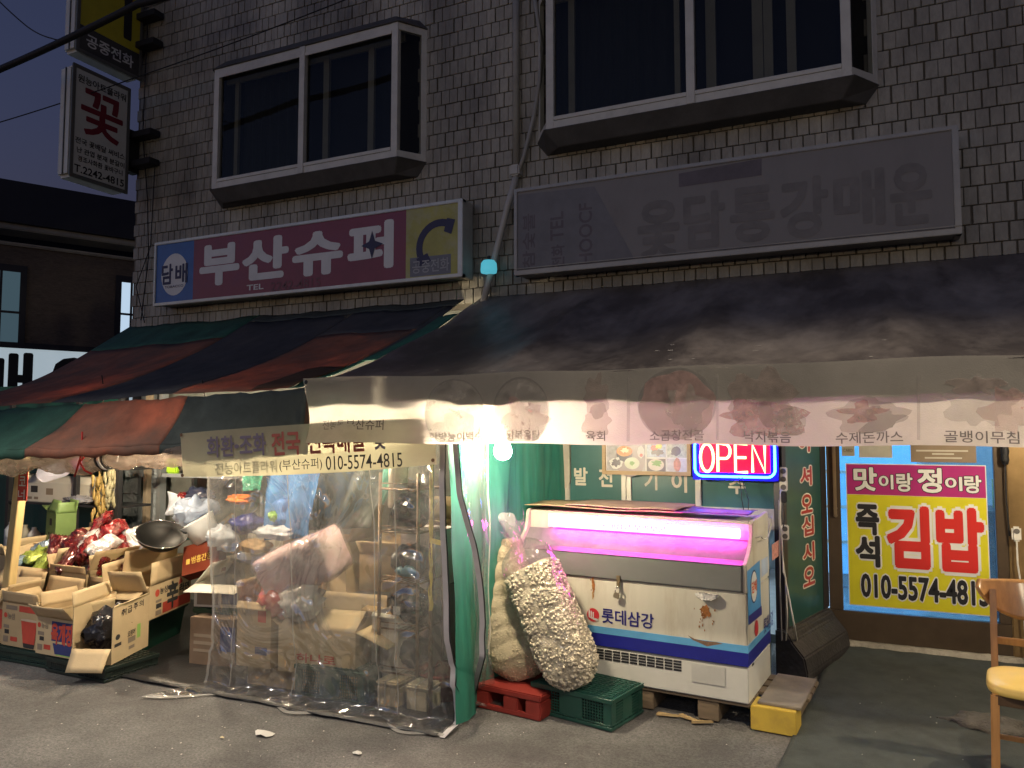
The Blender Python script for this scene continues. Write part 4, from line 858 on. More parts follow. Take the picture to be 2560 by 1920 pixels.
# door with its poster
dr = thing('glass_door', 'brown framed glass door lit from inside behind the yellow poster', 'door', (-.2, DY, .08))
M_brz = pmat('bronze_frame', (.105, .075, .048), rough=.35, metal=.4, var=.15); M_gold = pmat('gold_frame', (.30, .20, .09), rough=.35, metal=.6, var=.2)
gx0, gx1 = PY(2103, 1300, DY).x, PY(2488, 1300, DY).x; gz0 = PY(2290, 1540, DY).z; gz1 = 2.25
dx0, dx1 = PY(2072, 1400, DY).x, gx1+.10
f = MB(); f.box(dx0, DY-.02, .09, dx1, DY+.03, gz0); f.box(dx0, DY-.021, gz0, gx0, DY+.03, gz1); f.box(gx1, DY-.021, gz0, dx1-.03, DY+.03, gz1); f.box(dx0, DY-.02, gz1, dx1, DY+.03, gz1+.12)
df = f.build('door_frame', M_brz, dr, bevel=.004)
f = MB(); f.box(dx1-.028, DY-.03, .09, dx1+.10, DY+.04, 2.36); f.build('gold_jamb', M_gold, dr, bevel=.006)
MB().box(gx0, DY, gz0, gx1, DY+.006, gz1).build('pane', vinyl('door_glass', tint=(.50, .72, .88), haze=.10, hazecol=(.35, .62, .85), wscale=14, wr=.3, rough=.06), dr)
h = MB(); hx = PY(2088, 1250, DY).x; h.box(hx-.012, DY-.05, PY(2088, 1290, DY).z, hx+.012, DY-.025, 1.75); h.build('door_handle', pmat('worn_brass', (.42, .34, .22), rough=.3, metal=.8), dr, bevel=.006)
for v in (1270, 1288):
    h = MB(); h.lathe([(0, 0), (.014, 0), (.014, .012), (0, .014)], 14, Matrix.Translation((hx, DY-.022, PY(2088, v, DY).z)) @ Matrix.Rotation(R(90), 4, 'X')); h.build('lock', MATS['worn_brass'], dr)
po = thing('gimbap_poster', 'yellow and magenta poster with big red Korean letters on the glass door', 'poster', (.3, DY-.01, .6))
QY = DY-.012
qx0, qx1 = PY(2119, 1350, QY).x, PY(2472, 1350, QY).x; qz1 = PY(2295, 1161, QY).z; qz0 = PY(2295, 1526, QY).z; qm = PY(2295, 1241, QY).z
MB().box(qx0, QY, qz0, qx1, QY+.004, qz1).build('sheet', M_white, po)
e = .006
M_pyel = pmat('poster_yellow', (.80, .74, .03), rough=.35, var=.04, transl=.15); M_pmag = pmat('poster_magenta', (.50, .035, .22), rough=.35, var=.05, transl=.15); M_pred = pmat('poster_red', (.62, .03, .025), rough=.35, var=.03)
MB().box(qx0+e, QY-.001, qz0+e, qx1-e, QY, qm).build('yellow_field', M_pyel, po); MB().box(qx0+e, QY-.0012, qm+.002, qx1-e, QY, qz1-e).build('magenta_field', M_pmag, po)
def pt_(s, u0, v0, u1, v1, m, ol, ob, b=.03): tpx(s, u0, v0, u1, v1, QY-.006, m, po, bold=b, outline=ol, ob=ob, olift=.002)
pt_('맛', 2136, 1170, 2190, 1225, M_white, M_black, .065, .035); pt_('이', 2198, 1188, 2232, 1222, M_white, M_black, .07); pt_('랑', 2242, 1184, 2280, 1228, M_white, M_black, .07)
pt_('정', 2296, 1172, 2352, 1230, M_white, M_black, .065, .035); pt_('이', 2364, 1193, 2404, 1226, M_white, M_black, .07); pt_('랑', 2412, 1190, 2452, 1232, M_white, M_black, .07)
pt_('즉', 2142, 1264, 2195, 1334, M_black, M_white, .10, .045); pt_('석', 2142, 1342, 2197, 1414, M_black, M_white, .10, .045)
pt_('김', 2222, 1272, 2318, 1414, M_pred, M_white, .10, .048); pt_('밥', 2346, 1276, 2455, 1424, M_pred, M_white, .10, .045)
tpx('010-5574-4815', 2150, 1446, 2466, 1502, QY-.006, M_black, po, bold=.035, outline=M_white, ob=.08, olift=.002)
# notices taped to the glass above the poster
def notice(nm, label, u0, v0, u1, v1, m, txt=None):
    s = thing(nm, label, 'notice', PY((u0+u1)/2, v1, QY)); a, b_, c0, c1 = rpx(u0, v0, u1, v1, QY-.001); MB().box(a, QY-.003, c0, b_, QY+.002, c1).build('sheet', m, s)
    for tx, q in (txt or []): tpx(tx, *q, QY-.006, M_offw if nm == 'brown_notice' else pmat('brown_small_print', (.2, .15, .1)), s, bold=.004)
notice('card_notice', 'small grey card notice at the top of the door glass', 2104, 1085, 2136, 1140, pmat('grey_beige_card', (.40, .37, .28)), [('CARD', (2108, 1122, 2132, 1130))])
notice('white_notice', 'blank pale paper taped in the door glass above the poster', 2147, 1085, 2230, 1144, pmat('pale_paper', (.66, .60, .48), transl=.3))
s = notice('brown_notice', 'brown printed opening-hours notice above the yellow poster', 2276, 1085, 2440, 1156, pmat('brown_card', (.23, .17, .11), rough=.5))
for v, a, b_ in ((1127, 2290, 2420), (1135, 2330, 2385), (1145, 2312, 2405)):
    o = bpy.data.objects['brown_notice']; x0_, x1_, c0, c1 = rpx(a, v-2, b_, v+2, QY); MB().box(x0_, QY-.0045, c0, x1_, QY-.0035, c1).build('print_line', pmat('pale_print', (.5, .46, .38)), o)
# threshold and right wall
th = thing('door_threshold', 'chipped pale concrete threshold under the glass door', 'threshold', (.2, DY, 0))
mb = MB(); mb.grid(lambda a, b: Vector((-.30+1.5*a, DY-.09+.12*b+.02*noise.noise(Vector((a*14, 0, 0)))*(1-b), .088*min(1, b*4)+.006*noise.noise(Vector((a*30, b*5, 1))))), 60, 8); mb.build('ledge', pmat('pale_chipped_concrete', (.36, .33, .27), rough=.9, var=.3, dirt=(.10, .09, .08), dscale=14, damt=.45, bump=.6, bscale=60), th, smooth=True)
rw = MB(); rw.box(dx1+.10, DY-.01, .0, 3.4, DY+.2, 2.4); rw.build('right_wall', pmat('grey_green_wall', (.19, .185, .15), rough=.8, var=.2), bld)
MB().box(dx1+.17, DY-.04, .0, 3.0, DY-.011, .62).build('wall_base_panel', pmat('teal_base_panel', (.03, .12, .11), rough=.4), bld)
cp = thing('hanging_plug_socket', 'white extension socket hanging on its cord at the gold door jamb', 'power strip', PY(2540, 1330, DY-.08)); c = PY(2541, 1335, DY-.08)
q = MB(); q.cbox(c, .055, .03, .10); q.build('body', M_soc, cp, bevel=.012); q = MB(); q.disc(c-Y_*.017+Z_*.02, X_, Z_, .018, n=14); q.build('outlet', MATS['socket_recess'], cp)
q = MB(); q.tube([c-Z_*.05, c+Vector((.0, 0, -.2)), c+Vector((.02, -.01, -.42)), c+Vector((.03, 0, -.9))], .006, 6); q.build('cord', M_soc, cp)
cable('black_cable', 'black cord with taped plug hanging down the gold door jamb', [PY(2512, 1085, DY-.05), PY(2513, 1160, DY-.05), PY(2516, 1250, DY-.05), PY(2524, 1340, DY-.05)], .006, M_black, 'cord')
q = thing('black_plug', 'black coiled plug at the top of the gold door jamb', 'plug', PY(2512, 1165, DY-.06)); c = PY(2512, 1132, DY-.06); m = MB(); m.lathe([(0, -.08), (.018, -.08), (.026, -.05), (.022, -.02), (.027, .01), (.022, .05), (.02, .09), (0, .1)], 12, Matrix.Translation(c)); m.build('body', M_black, q, smooth=True)
# lit room: lamp, counter fridge, shelf seen through the glass
rl_ = thing('ceiling_lamp', 'white tube lamp on the ceiling of the lit shop room', 'lamp', (.4, 7.3, 2.5)); MB().box(-.6, 7.2, 2.5, 1.6, 7.35, 2.54).build('diffuser', emat('cool_tube', (.74, .90, 1.0), 60), rl_)
MB().box(-.65, 7.18, 2.54, 1.65, 7.37, 2.6).build('housing', M_white, rl_)
fg = thing('drinks_fridge', 'glowing blue drinks fridge standing inside the lit shop room', 'fridge', (0, 8.7, .06))
MB().box(-.7, 8.5, .06, .5, 9.1, 2.0).build('cabinet', pmat('fridge_grey', (.5, .55, .6), rough=.4), fg, bevel=.01)
MB().box(-.64, 8.485, .2, .44, 8.5, 1.9).build('lit_glass', pmat('lit_fridge_glass', (.2, .4, .6), rough=.2, emit=(.25, .62, 1.0), es=1.2), fg)
for k in range(4): MB().box(-.64, 8.47, .5+.35*k, .44, 8.484, .53+.35*k).build('shelf', M_white, fg)
tb = thing('inner_counter', 'dark counter with boxes inside the lit shop room', 'counter', (1.5, 7.9, .06))
MB().box(.9, 7.6, .06, 2.4, 8.2, .95).build('body', pmat('dark_counter', (.06, .06, .08), rough=.4), tb)
for k, cc in enumerate(((.5, .45, .1), (.1, .25, .5), (.5, .5, .55))): MB().box(1.0+.35*k, 7.7, .951, 1.25+.35*k, 8.0, 1.2+.1*k).build('carton', pmat('counter_box%d' % k, cc), tb)

# ================================================================== FREEZER
FO = PZ(1872, 1763, .13); FLp = PZ(1282, 1347, .925)
dirf = Vector((FO.x-FLp.x, FO.y-FLp.y, 0)); ang = math.degrees(math.atan2(dirf.y, dirf.x)); FWd = dirf.length
org = Vector((FLp.x, FLp.y, .13))
RF = rot(0, 0, ang)
fz = thing('ice_cream_freezer', 'old cream chest freezer with grey lid, blue stripe, rust stains and padlock', 'freezer', org, RF)
M_fz = pmat('yellowed_enamel', (.58, .55, .46), rough=.35, var=.08, scale=3, dirt=(.36, .30, .21), dscale=5, damt=.42, stretch=(1.6, 1.6, .3))
M_fzb = pmat('pale_grey_enamel', (.55, .545, .50), rough=.4, var=.06, dirt=(.35, .33, .29), damt=.25)
M_lid = pmat('scuffed_grey_lid', (.22, .225, .215), rough=.38, metal=.35, var=.10, scale=3, dirt=(.30, .30, .29), dscale=7, damt=.3, stretch=(.5, 1, 1))
FD, W_ = .60, FWd
LZ0, LZ1, CZ = .60, .745, .80           # lid front, above the pallet
SZ = .20                      # seam of the machine base
def loc(mb, nm, m, par=fz, **k): return mb.build(nm, m, par, local=True, **k)
loc(MB().box(.0, .006, 0, W_, FD, SZ-.006), 'machine_base', M_fzb, bevel=.006)
loc(MB().box(.0, .0, SZ, W_, FD, LZ0-.004), 'cabinet', M_fz, bevel=.008)
loc(MB().box(-.004, -.012, LZ0, W_-.02, .10, LZ1), 'lid_front', M_lid, bevel=.008)
# side cheeks with the curved shoulder
pf = [(.0, LZ0-.004), (.0, LZ1+.004), (.04, LZ1+.022), (.10, LZ1+.055), (.145, CZ+.04), (.17, CZ+.09), (.18, CZ+.155), (.20, CZ+.172), (FD, CZ+.19), (FD, LZ0-.004)]
for xa_, nm in ((-.002, 'side_cheek'), (W_-.022, 'side_cheek')):
    mb = MB(); mb.slab([(xa_, a, b) for a, b in pf], (.024, 0, 0)); loc(mb, nm, M_fz, bevel=.004)
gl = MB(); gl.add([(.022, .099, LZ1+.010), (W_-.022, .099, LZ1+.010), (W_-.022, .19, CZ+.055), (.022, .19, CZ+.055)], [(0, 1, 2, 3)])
loc(gl, 'lid_glass', pmat('scratched_lid_glass', (.20, .185, .195), rough=.3, var=.25, scale=6, wrinkle=.12, wscale=14))  # slope coloured lighter in place of tube light that misses it
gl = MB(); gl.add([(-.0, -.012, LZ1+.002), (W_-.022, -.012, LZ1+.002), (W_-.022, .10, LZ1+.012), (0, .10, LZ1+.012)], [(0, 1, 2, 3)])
loc(gl, 'lid_top', pmat('glossy_lid_top', (.13, .12, .125), rough=.4, var=.2, scale=8, wrinkle=.12, wscale=18, coat=.4))  # coloured darker than the slope to hold down the tube's glare
loc(MB().box(.022, .20, CZ+.02, W_-.022, FD-.01, CZ+.165), 'canopy', M_fz, bevel=.006)
lx0, lx1 = .22, W_-.07
loc(MB().box(lx0-.06, .187, CZ+.060, lx1+.045, .199, CZ+.150), 'lamp_housing', pmat('lamp_cream', (.62, .55, .5), rough=.4))
lq = MB(); lq.tube([(lx0, .160, CZ+.098), ((lx0+lx1)/2, .160, CZ+.098), (lx1, .160, CZ+.098)], .029, 14); lp = loc(lq, 'lamp_tube', emat('pink_white_lamp', (1.0, .05, .66), 34), smooth=True)
tt = text('롯데삼강 부라보콘', (W_*.52, .1295, CZ+.10), X_, Z_, .42, .035, pmat('lamp_print', (.35, .12, .3)), fz, bold=0, local=True)
# stripes round the front and right side
M_lb, M_db = pmat('light_blue_stripe', (.10, .32, .55), rough=.4), pmat('dark_blue_stripe', (.012, .016, .20), rough=.4, var=.15, dirt=(.25, .25, .3), dscale=25, damt=.08)
def stripe(z0, z1, nm, m):
    mb = MB(); mb.box(-.003, -.003, z0, W_+.003, .001, z1); mb.box(W_-.001, .0, z0, W_+.003, FD-.002, z1); loc(mb, nm, m)
stripe(SZ+.075, SZ+.115, 'light_blue_stripe', M_lb); stripe(SZ+.002, SZ+.0745, 'dark_blue_stripe', M_db)
M_lblue = pmat('navy_lettering', (.02, .02, .17), rough=.4)
def fx(u): # local x on the front for a pixel column at mid height
    p = PP(u, 1520, org, RF @ Vector((0, -1, 0))); return (RF.inverted() @ (p-org)).x
def fzz(u, v): p = PP(u, v, org, RF @ Vector((0, -1, 0))); return (RF.inverted() @ (p-org)).z
c = (fx(1483), -.003, fzz(1483, 1537)); mb = MB(); mb.disc(c, X_, Z_, .040); loc(mb, 'emblem', pmat('emblem_red', (.5, .03, .04), rough=.4))
mb = MB()
for k in range(3): mb.add([(c[0]-.028+.013*k, -.0045, c[2]+.03-.006*k), (c[0]-.020+.013*k, -.0045, c[2]+.03-.006*k), (c[0]-.020+.013*k, -.0045, c[2]-.012-.004*k), (c[0]+.032, -.0045, c[2]-.020-.004*k+.008*k*0), (c[0]+.030, -.0045, c[2]-.026-.004*k), (c[0]-.028+.013*k, -.0045, c[2]-.016-.005*k)], [(0, 1, 2, 3, 4, 5)])
loc(mb, 'emblem_mark', M_offw)
text('롯데삼강', ((fx(1505)+fx(1634))/2, -.003, fzz(1570, 1546)), X_, Z_, fx(1634)-fx(1505), .085, M_lblue, fz, bold=.018, local=True)
# vents, service hatch
mb = MB(); vx0, vx1 = fx(1470), fx(1704)
for r_ in range(4):
    for k in range(11):
        a = vx0+(vx1-vx0)*k/11; mb.box(a, .003, SZ-.030-.016*r_, a+(vx1-vx0)/11*.86, .0075, SZ-.020-.016*r_)
loc(mb, 'vent_slot', M_black, kind='stuff')
hx0, hx1 = fx(1726), fx(1810)
loc(MB().box(hx0, .001, .075, hx1, .008, SZ-.02), 'service_hatch', pmat('hatch_grey', (.47, .465, .43), rough=.45), bevel=.002)
loc(MB().box(W_-.001, .1, SZ-.02, W_+.002, .14, SZ-.008), 'side_slot', M_black)
loc(MB().box(W_-.001, .42, SZ-.005+.02, W_+.002, .46, SZ+.03+.0), 'side_slot', M_black)
# handle with tape, rust and peeled paint
hc = (fx(1769), fzz(1769, 1490)); mb = MB()
mb.add([(hc[0]+.066*math.cos(q), -.012-.02*abs(math.sin(q))-.008, hc[1]+.012+(.030*math.sin(q) if math.sin(q) < 0 else .008*math.sin(q))) for q in [k*2*math.pi/20 for k in range(20)]], [tuple(range(20))]); mb.slab([Vector(v) for v in mb.v[:]], (0, .02, 0))
loc(mb, 'taped_handle', pmat('foam_tape', (.66, .64, .60), rough=.8, bump=.6, bscale=80), smooth=False)
M_rust = pmat('rust', (.30, .115, .03), rough=.9, var=.5, scale=30)
def stain(cx, cz, w_, h_, nm, m, seed, k=.8, n=28):
    mb = MB(); mb.add([(cx+w_/2*math.cos(q)*(1+k*noise.noise(Vector((math.cos(q)*2.5, math.sin(q)*2.5, seed)))), -.0032, cz+h_/2*math.sin(q)*(1+k*noise.noise(Vector((math.cos(q)*2.5, math.sin(q)*2.5, seed+9))))) for q in [i*2*math.pi/n for i in range(n)]], [tuple(range(n))]); loc(mb, nm, m)
stain(hc[0]-.01, hc[1]-.085, .05, .075, 'rust_patch', M_rust, 1)
for k in range(26): stain(hc[0]+random.gauss(-.01, .03), hc[1]-.07-abs(random.gauss(0, .055)), random.uniform(.003, .010), random.uniform(.004, .016), 'rust_spot', M_rust, k)
rx_ = fx(1484)
stain(rx_, LZ0-.04, .018, .085, 'rust_patch', M_rust, 40); stain(rx_-.003, LZ0-.10, .010, .06, 'rust_patch', pmat('pale_rust', (.45, .27, .10), rough=.9), 41)
for k in range(12): stain(rx_+random.gauss(0, .008), LZ0-random.uniform(.0, .14), .005, random.uniform(.006, .018), 'rust_spot', M_rust, k+50)
px, pz_ = fx(1762), fzz(1762, 1602)
mb = MB(); mb.add([(px-.10, -.0035, pz_+.02), (px-.06, -.0035, pz_+.004), (px+.0, -.0035, pz_+.0), (px+.06, -.0035, pz_+.003), (px+.10, -.0035, pz_-.002), (px+.05, -.0035, pz_-.016), (px+.01, -.0035, pz_-.028), (px-.04, -.0035, pz_-.012), (px-.07, -.0035, pz_-.004)], [tuple(range(9))]); loc(mb, 'peeled_patch', pmat('exposed_brown', (.16, .095, .06), rough=.9, var=.4, scale=40))
# stickers on the right side
def sidepx(u, v): p = PP(u, v, org+RF @ Vector((W_, 0, 0)), RF @ X_); q = RF.inverted() @ (p-org); return q.y, q.z
def sq(nm, m, P, lift): 
    mb = MB(); mb.add([(W_+lift, *sidepx(u, v)) for u, v in P], [tuple(range(len(P)))]); return loc(mb, nm, m)
sq('tobacco_sticker', pmat('sticker_sky_blue', (.06, .26, .55), rough=.35), [(1866, 1428), (1898, 1400), (1902, 1536), (1870, 1562)], .0035)
y_, z_ = sidepx(1883, 1466); mb = MB(); mb.disc((W_+.0045, y_, z_), Y_, Z_, .085, .092); loc(mb, 'sticker_disc', pmat('sticker_ring', (.02, .03, .12))); mb = MB(); mb.disc((W_+.0055, y_, z_), Y_, Z_, .076, .083); loc(mb, 'sticker_disc', M_offw)
text('담배', (W_+.007, y_, z_), Y_, Z_, .12, .062, pmat('orange_red_print', (.6, .10, .03)), fz, bold=.03, local=True)
sq('sticker_strip', M_lblue, [(1870, 1540), (1902, 1514), (1903, 1536), (1871, 1562)], .0045)
sq('small_sticker', pmat('pale_blue_sticker', (.40, .48, .60)), [(1902, 1400), (1918, 1390), (1918, 1430), (1902, 1444)], .0035); sq('red_sticker', pmat('red_white_sticker', (.55, .25, .2), var=.5, scale=60), [(1928, 1362), (1945, 1350), (1945, 1390), (1929, 1402)], .0035)
y_, z_ = sidepx(1890, 1570); mb = MB(); mb.disc((W_+.004, y_, z_), Y_, Z_, .045); loc(mb, 'emblem', MATS['emblem_red'])
y_, z_ = sidepx(1918, 1556); text('롯데삼강', (W_+.005, y_+.02, z_), Y_, Z_, .27, .085, M_lblue, fz, bold=.02, local=True)
# hasp
hx_ = fx(1549); hz = fzz(1549, 1455)
mb = MB(); mb.box(hx_-.012, -.020, hz-.0, hx_+.012, -.012, hz+.04); mb.box(hx_-.010, -.024, hz-.035, hx_+.010, -.018, hz+.004); loc(mb, 'hasp', pmat('tarnished_brass', (.30, .24, .14), rough=.4, metal=.8), bevel=.002)
pk = thing('padlock', 'small brass padlock hanging from the freezer hasp', 'padlock', org+RF @ Vector((hx_-.01, -.035, hz-.09)), RF @ rot(0, 14, 0))
mb = MB(); mb.box(-.018, -.006, 0, .018, .010, .035); loc(mb, 'body', pmat('padlock_steel', (.42, .38, .28), rough=.3, metal=.8), pk, bevel=.004)
mb = MB(); mb.tube([(-.012, .002, .03), (-.012, .002, .055)]+[(.012*math.cos(R(180-k*30)), .002, .055+.012*math.sin(R(180-k*30))) for k in range(7)]+[(.012, .002, .03)], .0032, 8); loc(mb, 'shackle', pmat('shackle_steel', (.5, .5, .5), rough=.2, metal=1), pk, smooth=True)
# flattened boxes on the freezer top
M_card = pmat('cardboard', (.44, .325, .185), rough=.85, var=.10, scale=4, dirt=(.33, .235, .13), dscale=5, damt=.3, bump=.12, bscale=150)
TZ = .13+CZ+.192
def flat(nm, label, cat, x0, y0, x1, y1, z, a, m, th=.006, curl=.01):
    s = thing(nm, label, cat, org+RF @ Vector(((x0+x1)/2, (y0+y1)/2, z-.13)), RF @ rot(0, 0, a)); mb = MB()
    mb.grid(lambda p, q: Vector(((x1-x0)*(p-.5), (y1-y0)*(q-.5), .008+curl*noise.noise(Vector((p*2.5, q*2.5, x0))))), 14, 8); mb.build('sheet', m, s, local=True, smooth=True, solid=th)
flat('cardboard_sheet', 'flattened cardboard lying along the freezer top', 'cardboard', .0, .16, W_*.72, .58, TZ, .5, M_card); flat('cardboard_sheet', 'second flattened cardboard sheet on top of the first one on the freezer', 'cardboard', .3, .15, W_*.70, .56, TZ+.016, -1.2, pmat('cardboard_pinkish', (.42, .30, .22), rough=.85), curl=.008)
flat('purple_sheet', 'bright purple plastic sheet lying on the freezer top under the neon sign', 'plastic sheet', W_-.46, .17, W_-.03, .50, TZ+.006, 2, pmat('purple_plastic', (.20, .05, .42), rough=.3, wrinkle=.2, transl=.2), th=.003)
cable('lamp_cable', 'thin pale cord from the freezer lamp around its right cheek', [org+RF @ Vector((W_-.06, .19, CZ+.10)), org+RF @ Vector((W_+.03, .25, CZ+.08)), org+RF @ Vector((W_+.04, .40, CZ+.06)), org+RF @ Vector((W_+.03, .58, CZ+.16))], .004, M_cord, 'power cord', sag=.015, n=8)

# pallets under the freezer
M_wood = pmat('weathered_pallet_wood', (.17, .125, .08), rough=.85, var=.3, stretch=(2, 12, 12), dirt=(.06, .05, .04), damt=.4)
M_woodY = pmat('yellow_painted_wood', (.52, .36, .05), rough=.6, var=.15, dirt=(.28, .18, .06), dscale=8, damt=.3)
plt = thing('wooden_pallet', 'weathered wooden pallet with a yellow end block under the freezer', 'pallet', org-Z_*.13, RF)
for k in range(5): loc(MB().box(-.10, .02+.125*k, .108, W_+.27 if k >= 2 else W_, .125+.125*k, .128), 'plank', M_wood, plt, bevel=.003)
for xq in (-.06, .38, .80, 1.18): loc(MB().box(xq, .03, .0, xq+.12, .60, .107), 'bearer', M_wood, plt, bevel=.004)
loc(MB().box(W_+.005, .012, .0, W_+.24, .18, .1275), 'yellow_block', M_woodY, plt, bevel=.004); loc(MB().box(W_+.03, .3, .0, W_+.22, .60, .1065), 'bearer', M_wood, plt, bevel=.004)
loc(MB().box(W_+.035, .05, .1285, W_+.26, .62, .142), 'top_board', pmat('dirty_plywood', (.20, .17, .135), rough=.8, var=.3, dirt=(.08, .07, .06), damt=.45), plt, bevel=.003)
for k, (lx, ly, a) in enumerate(((1.02, .08, 12), (1.14, .10, -20), (1.22, .06, 30))):
    o = thing('wood_scrap', 'splintered %s wood scrap on the ground before the yellow pallet block' % ('long', 'short', 'curved')[k], 'wood scrap', org+RF @ Vector((lx, -.06+ly*.5, -.13)), rot(0, 0, ang+a)); MB().add([(-.06, -.012, .002), (.06, -.006, .002), (.07, .012, .002), (-.05, .014, .002), (-.06, -.012, .014), (.05, -.006, .018), (.06, .008, .01), (-.05, .012, .016)], [(0, 3, 2, 1), (4, 5, 6, 7), (0, 1, 5, 4), (1, 2, 6, 5), (2, 3, 7, 6), (3, 0, 4, 7)]).build('piece', pmat('raw_wood', (.45, .32, .15), rough=.8), o, local=True)

# crates: ribbed plastic fish boxes lying upside down
def crate(name, label, loc_, rz, w_, d, h, m, group=None, tilt=0):
    c = thing(name, label, 'crate', loc_, rot(0, tilt, rz), group); wl = .008
    def L(mb, nm, **k): return mb.build(nm, m, c, local=True, **k)
    b = MB(); b.box(-w_/2+.01, -d/2+.01, h-.008, w_/2-.01, d/2-.01, h-.002); L(b, 'top_plate')
    b = MB(); n = 14
    for k in range(n+1): x = -w_/2+.02+(w_-.04)*k/n; b.box(x-.002, -d/2+.012, h-.002, x+.002, d/2-.012, h+.002)
    for k in range(11): y = -d/2+.02+(d-.04)*k/10; b.box(-w_/2+.012, y-.002, h-.0018, w_/2-.012, y+.002, h+.0016)
    L(b, 'top_ribs')
    b = MB()
    for zz0, zz1, g in ((h-.030, h-.004, .006), (0, .018, .004), (.022, .030, 0)):
        b.box(-w_/2-g, -d/2-g, zz0, w_/2+g, -d/2+wl, zz1); b.box(-w_/2-g, d/2-wl, zz0, w_/2+g, d/2+g, zz1); b.box(-w_/2-g, -d/2+wl, zz0+.0005, -w_/2+wl, d/2-wl, zz1-.0005); b.box(w_/2-wl, -d/2+wl, zz0+.0005, w_/2+g, d/2-wl, zz1-.0005)
    L(b, 'rim', bevel=.002, seg=1)
    for side in range(4):
        ln = w_ if side % 2 == 0 else d; off = d/2 if side % 2 == 0 else w_/2
        Ms = Matrix.Rotation(R(90*side), 4, 'Z') @ Matrix.Translation((0, -off, 0)); b = MB()
        for xx0, xx1 in ((-ln/2, -ln/2+.05), (-ln*.14, ln*.14), (ln/2-.05, ln/2)): b.box(xx0, .001, .03, xx1, wl, h-.03, Ms)
        for g0, g1 in ((-ln/2+.05, -ln*.14), (ln*.14, ln/2-.05)):
            for k in range(9): x = g0+(g1-g0)*k/8; b.box(x-.0022, .002, .03, x+.0022, wl-.001, h-.03, Ms)
            for k in range(1, 7): z = .03+(h-.06)*k/7; b.box(g0, .0025, z-.0022, g1, wl-.0015, z+.0022, Ms)
        for k in range(8): x = -ln/2+ln*(k+.5)/8; b.box(x-.004, -.003, .0, x+.004, .001, .028, Ms)
        L(b, 'side_grille')
    return c
M_crg = pmat('dark_green_plastic', (.013, .062, .047), rough=.38, var=.12, dirt=(.05, .07, .06), damt=.3, dscale=9); M_crd = pmat('black_green_plastic', (.010, .018, .016), rough=.4); M_crr = pmat('red_plastic', (.22, .026, .02), rough=.45, var=.2, dirt=(.14, .03, .02), damt=.4)
ca, cb, cc2 = PZ(1343, 1783, 0), PZ(1545, 1837, 0), PZ(1592, 1775, 0)
cm = (ca+cc2)/2; crate('plastic_crate', 'dark green upturned crate carrying the leaning popcorn bag', (cm.x, cm.y, 0), math.degrees(math.atan2((cb-ca).y, (cb-ca).x)), (cb-ca).length, .36, .17, M_crg)
rp = thing('red_pallet', 'worn red plastic pallet under the taller popcorn bag', 'pallet', PZ(1290, 1790, 0), rot(0, 0, -8))
b = MB(); b.box(-.30, .0, .10, .16, .55, .135); b.build('deck', M_crr, rp, local=True, bevel=.006)
for xx in (-.29, -.09, .06): MB().box(xx, .0, .0, xx+.10, .55, .099).build('foot', M_crr, rp, local=True, bevel=.006)
MB().box(-.30, -.002, .0, .16, .02, .03).build('skid', M_crr, rp, local=True, bevel=.004)

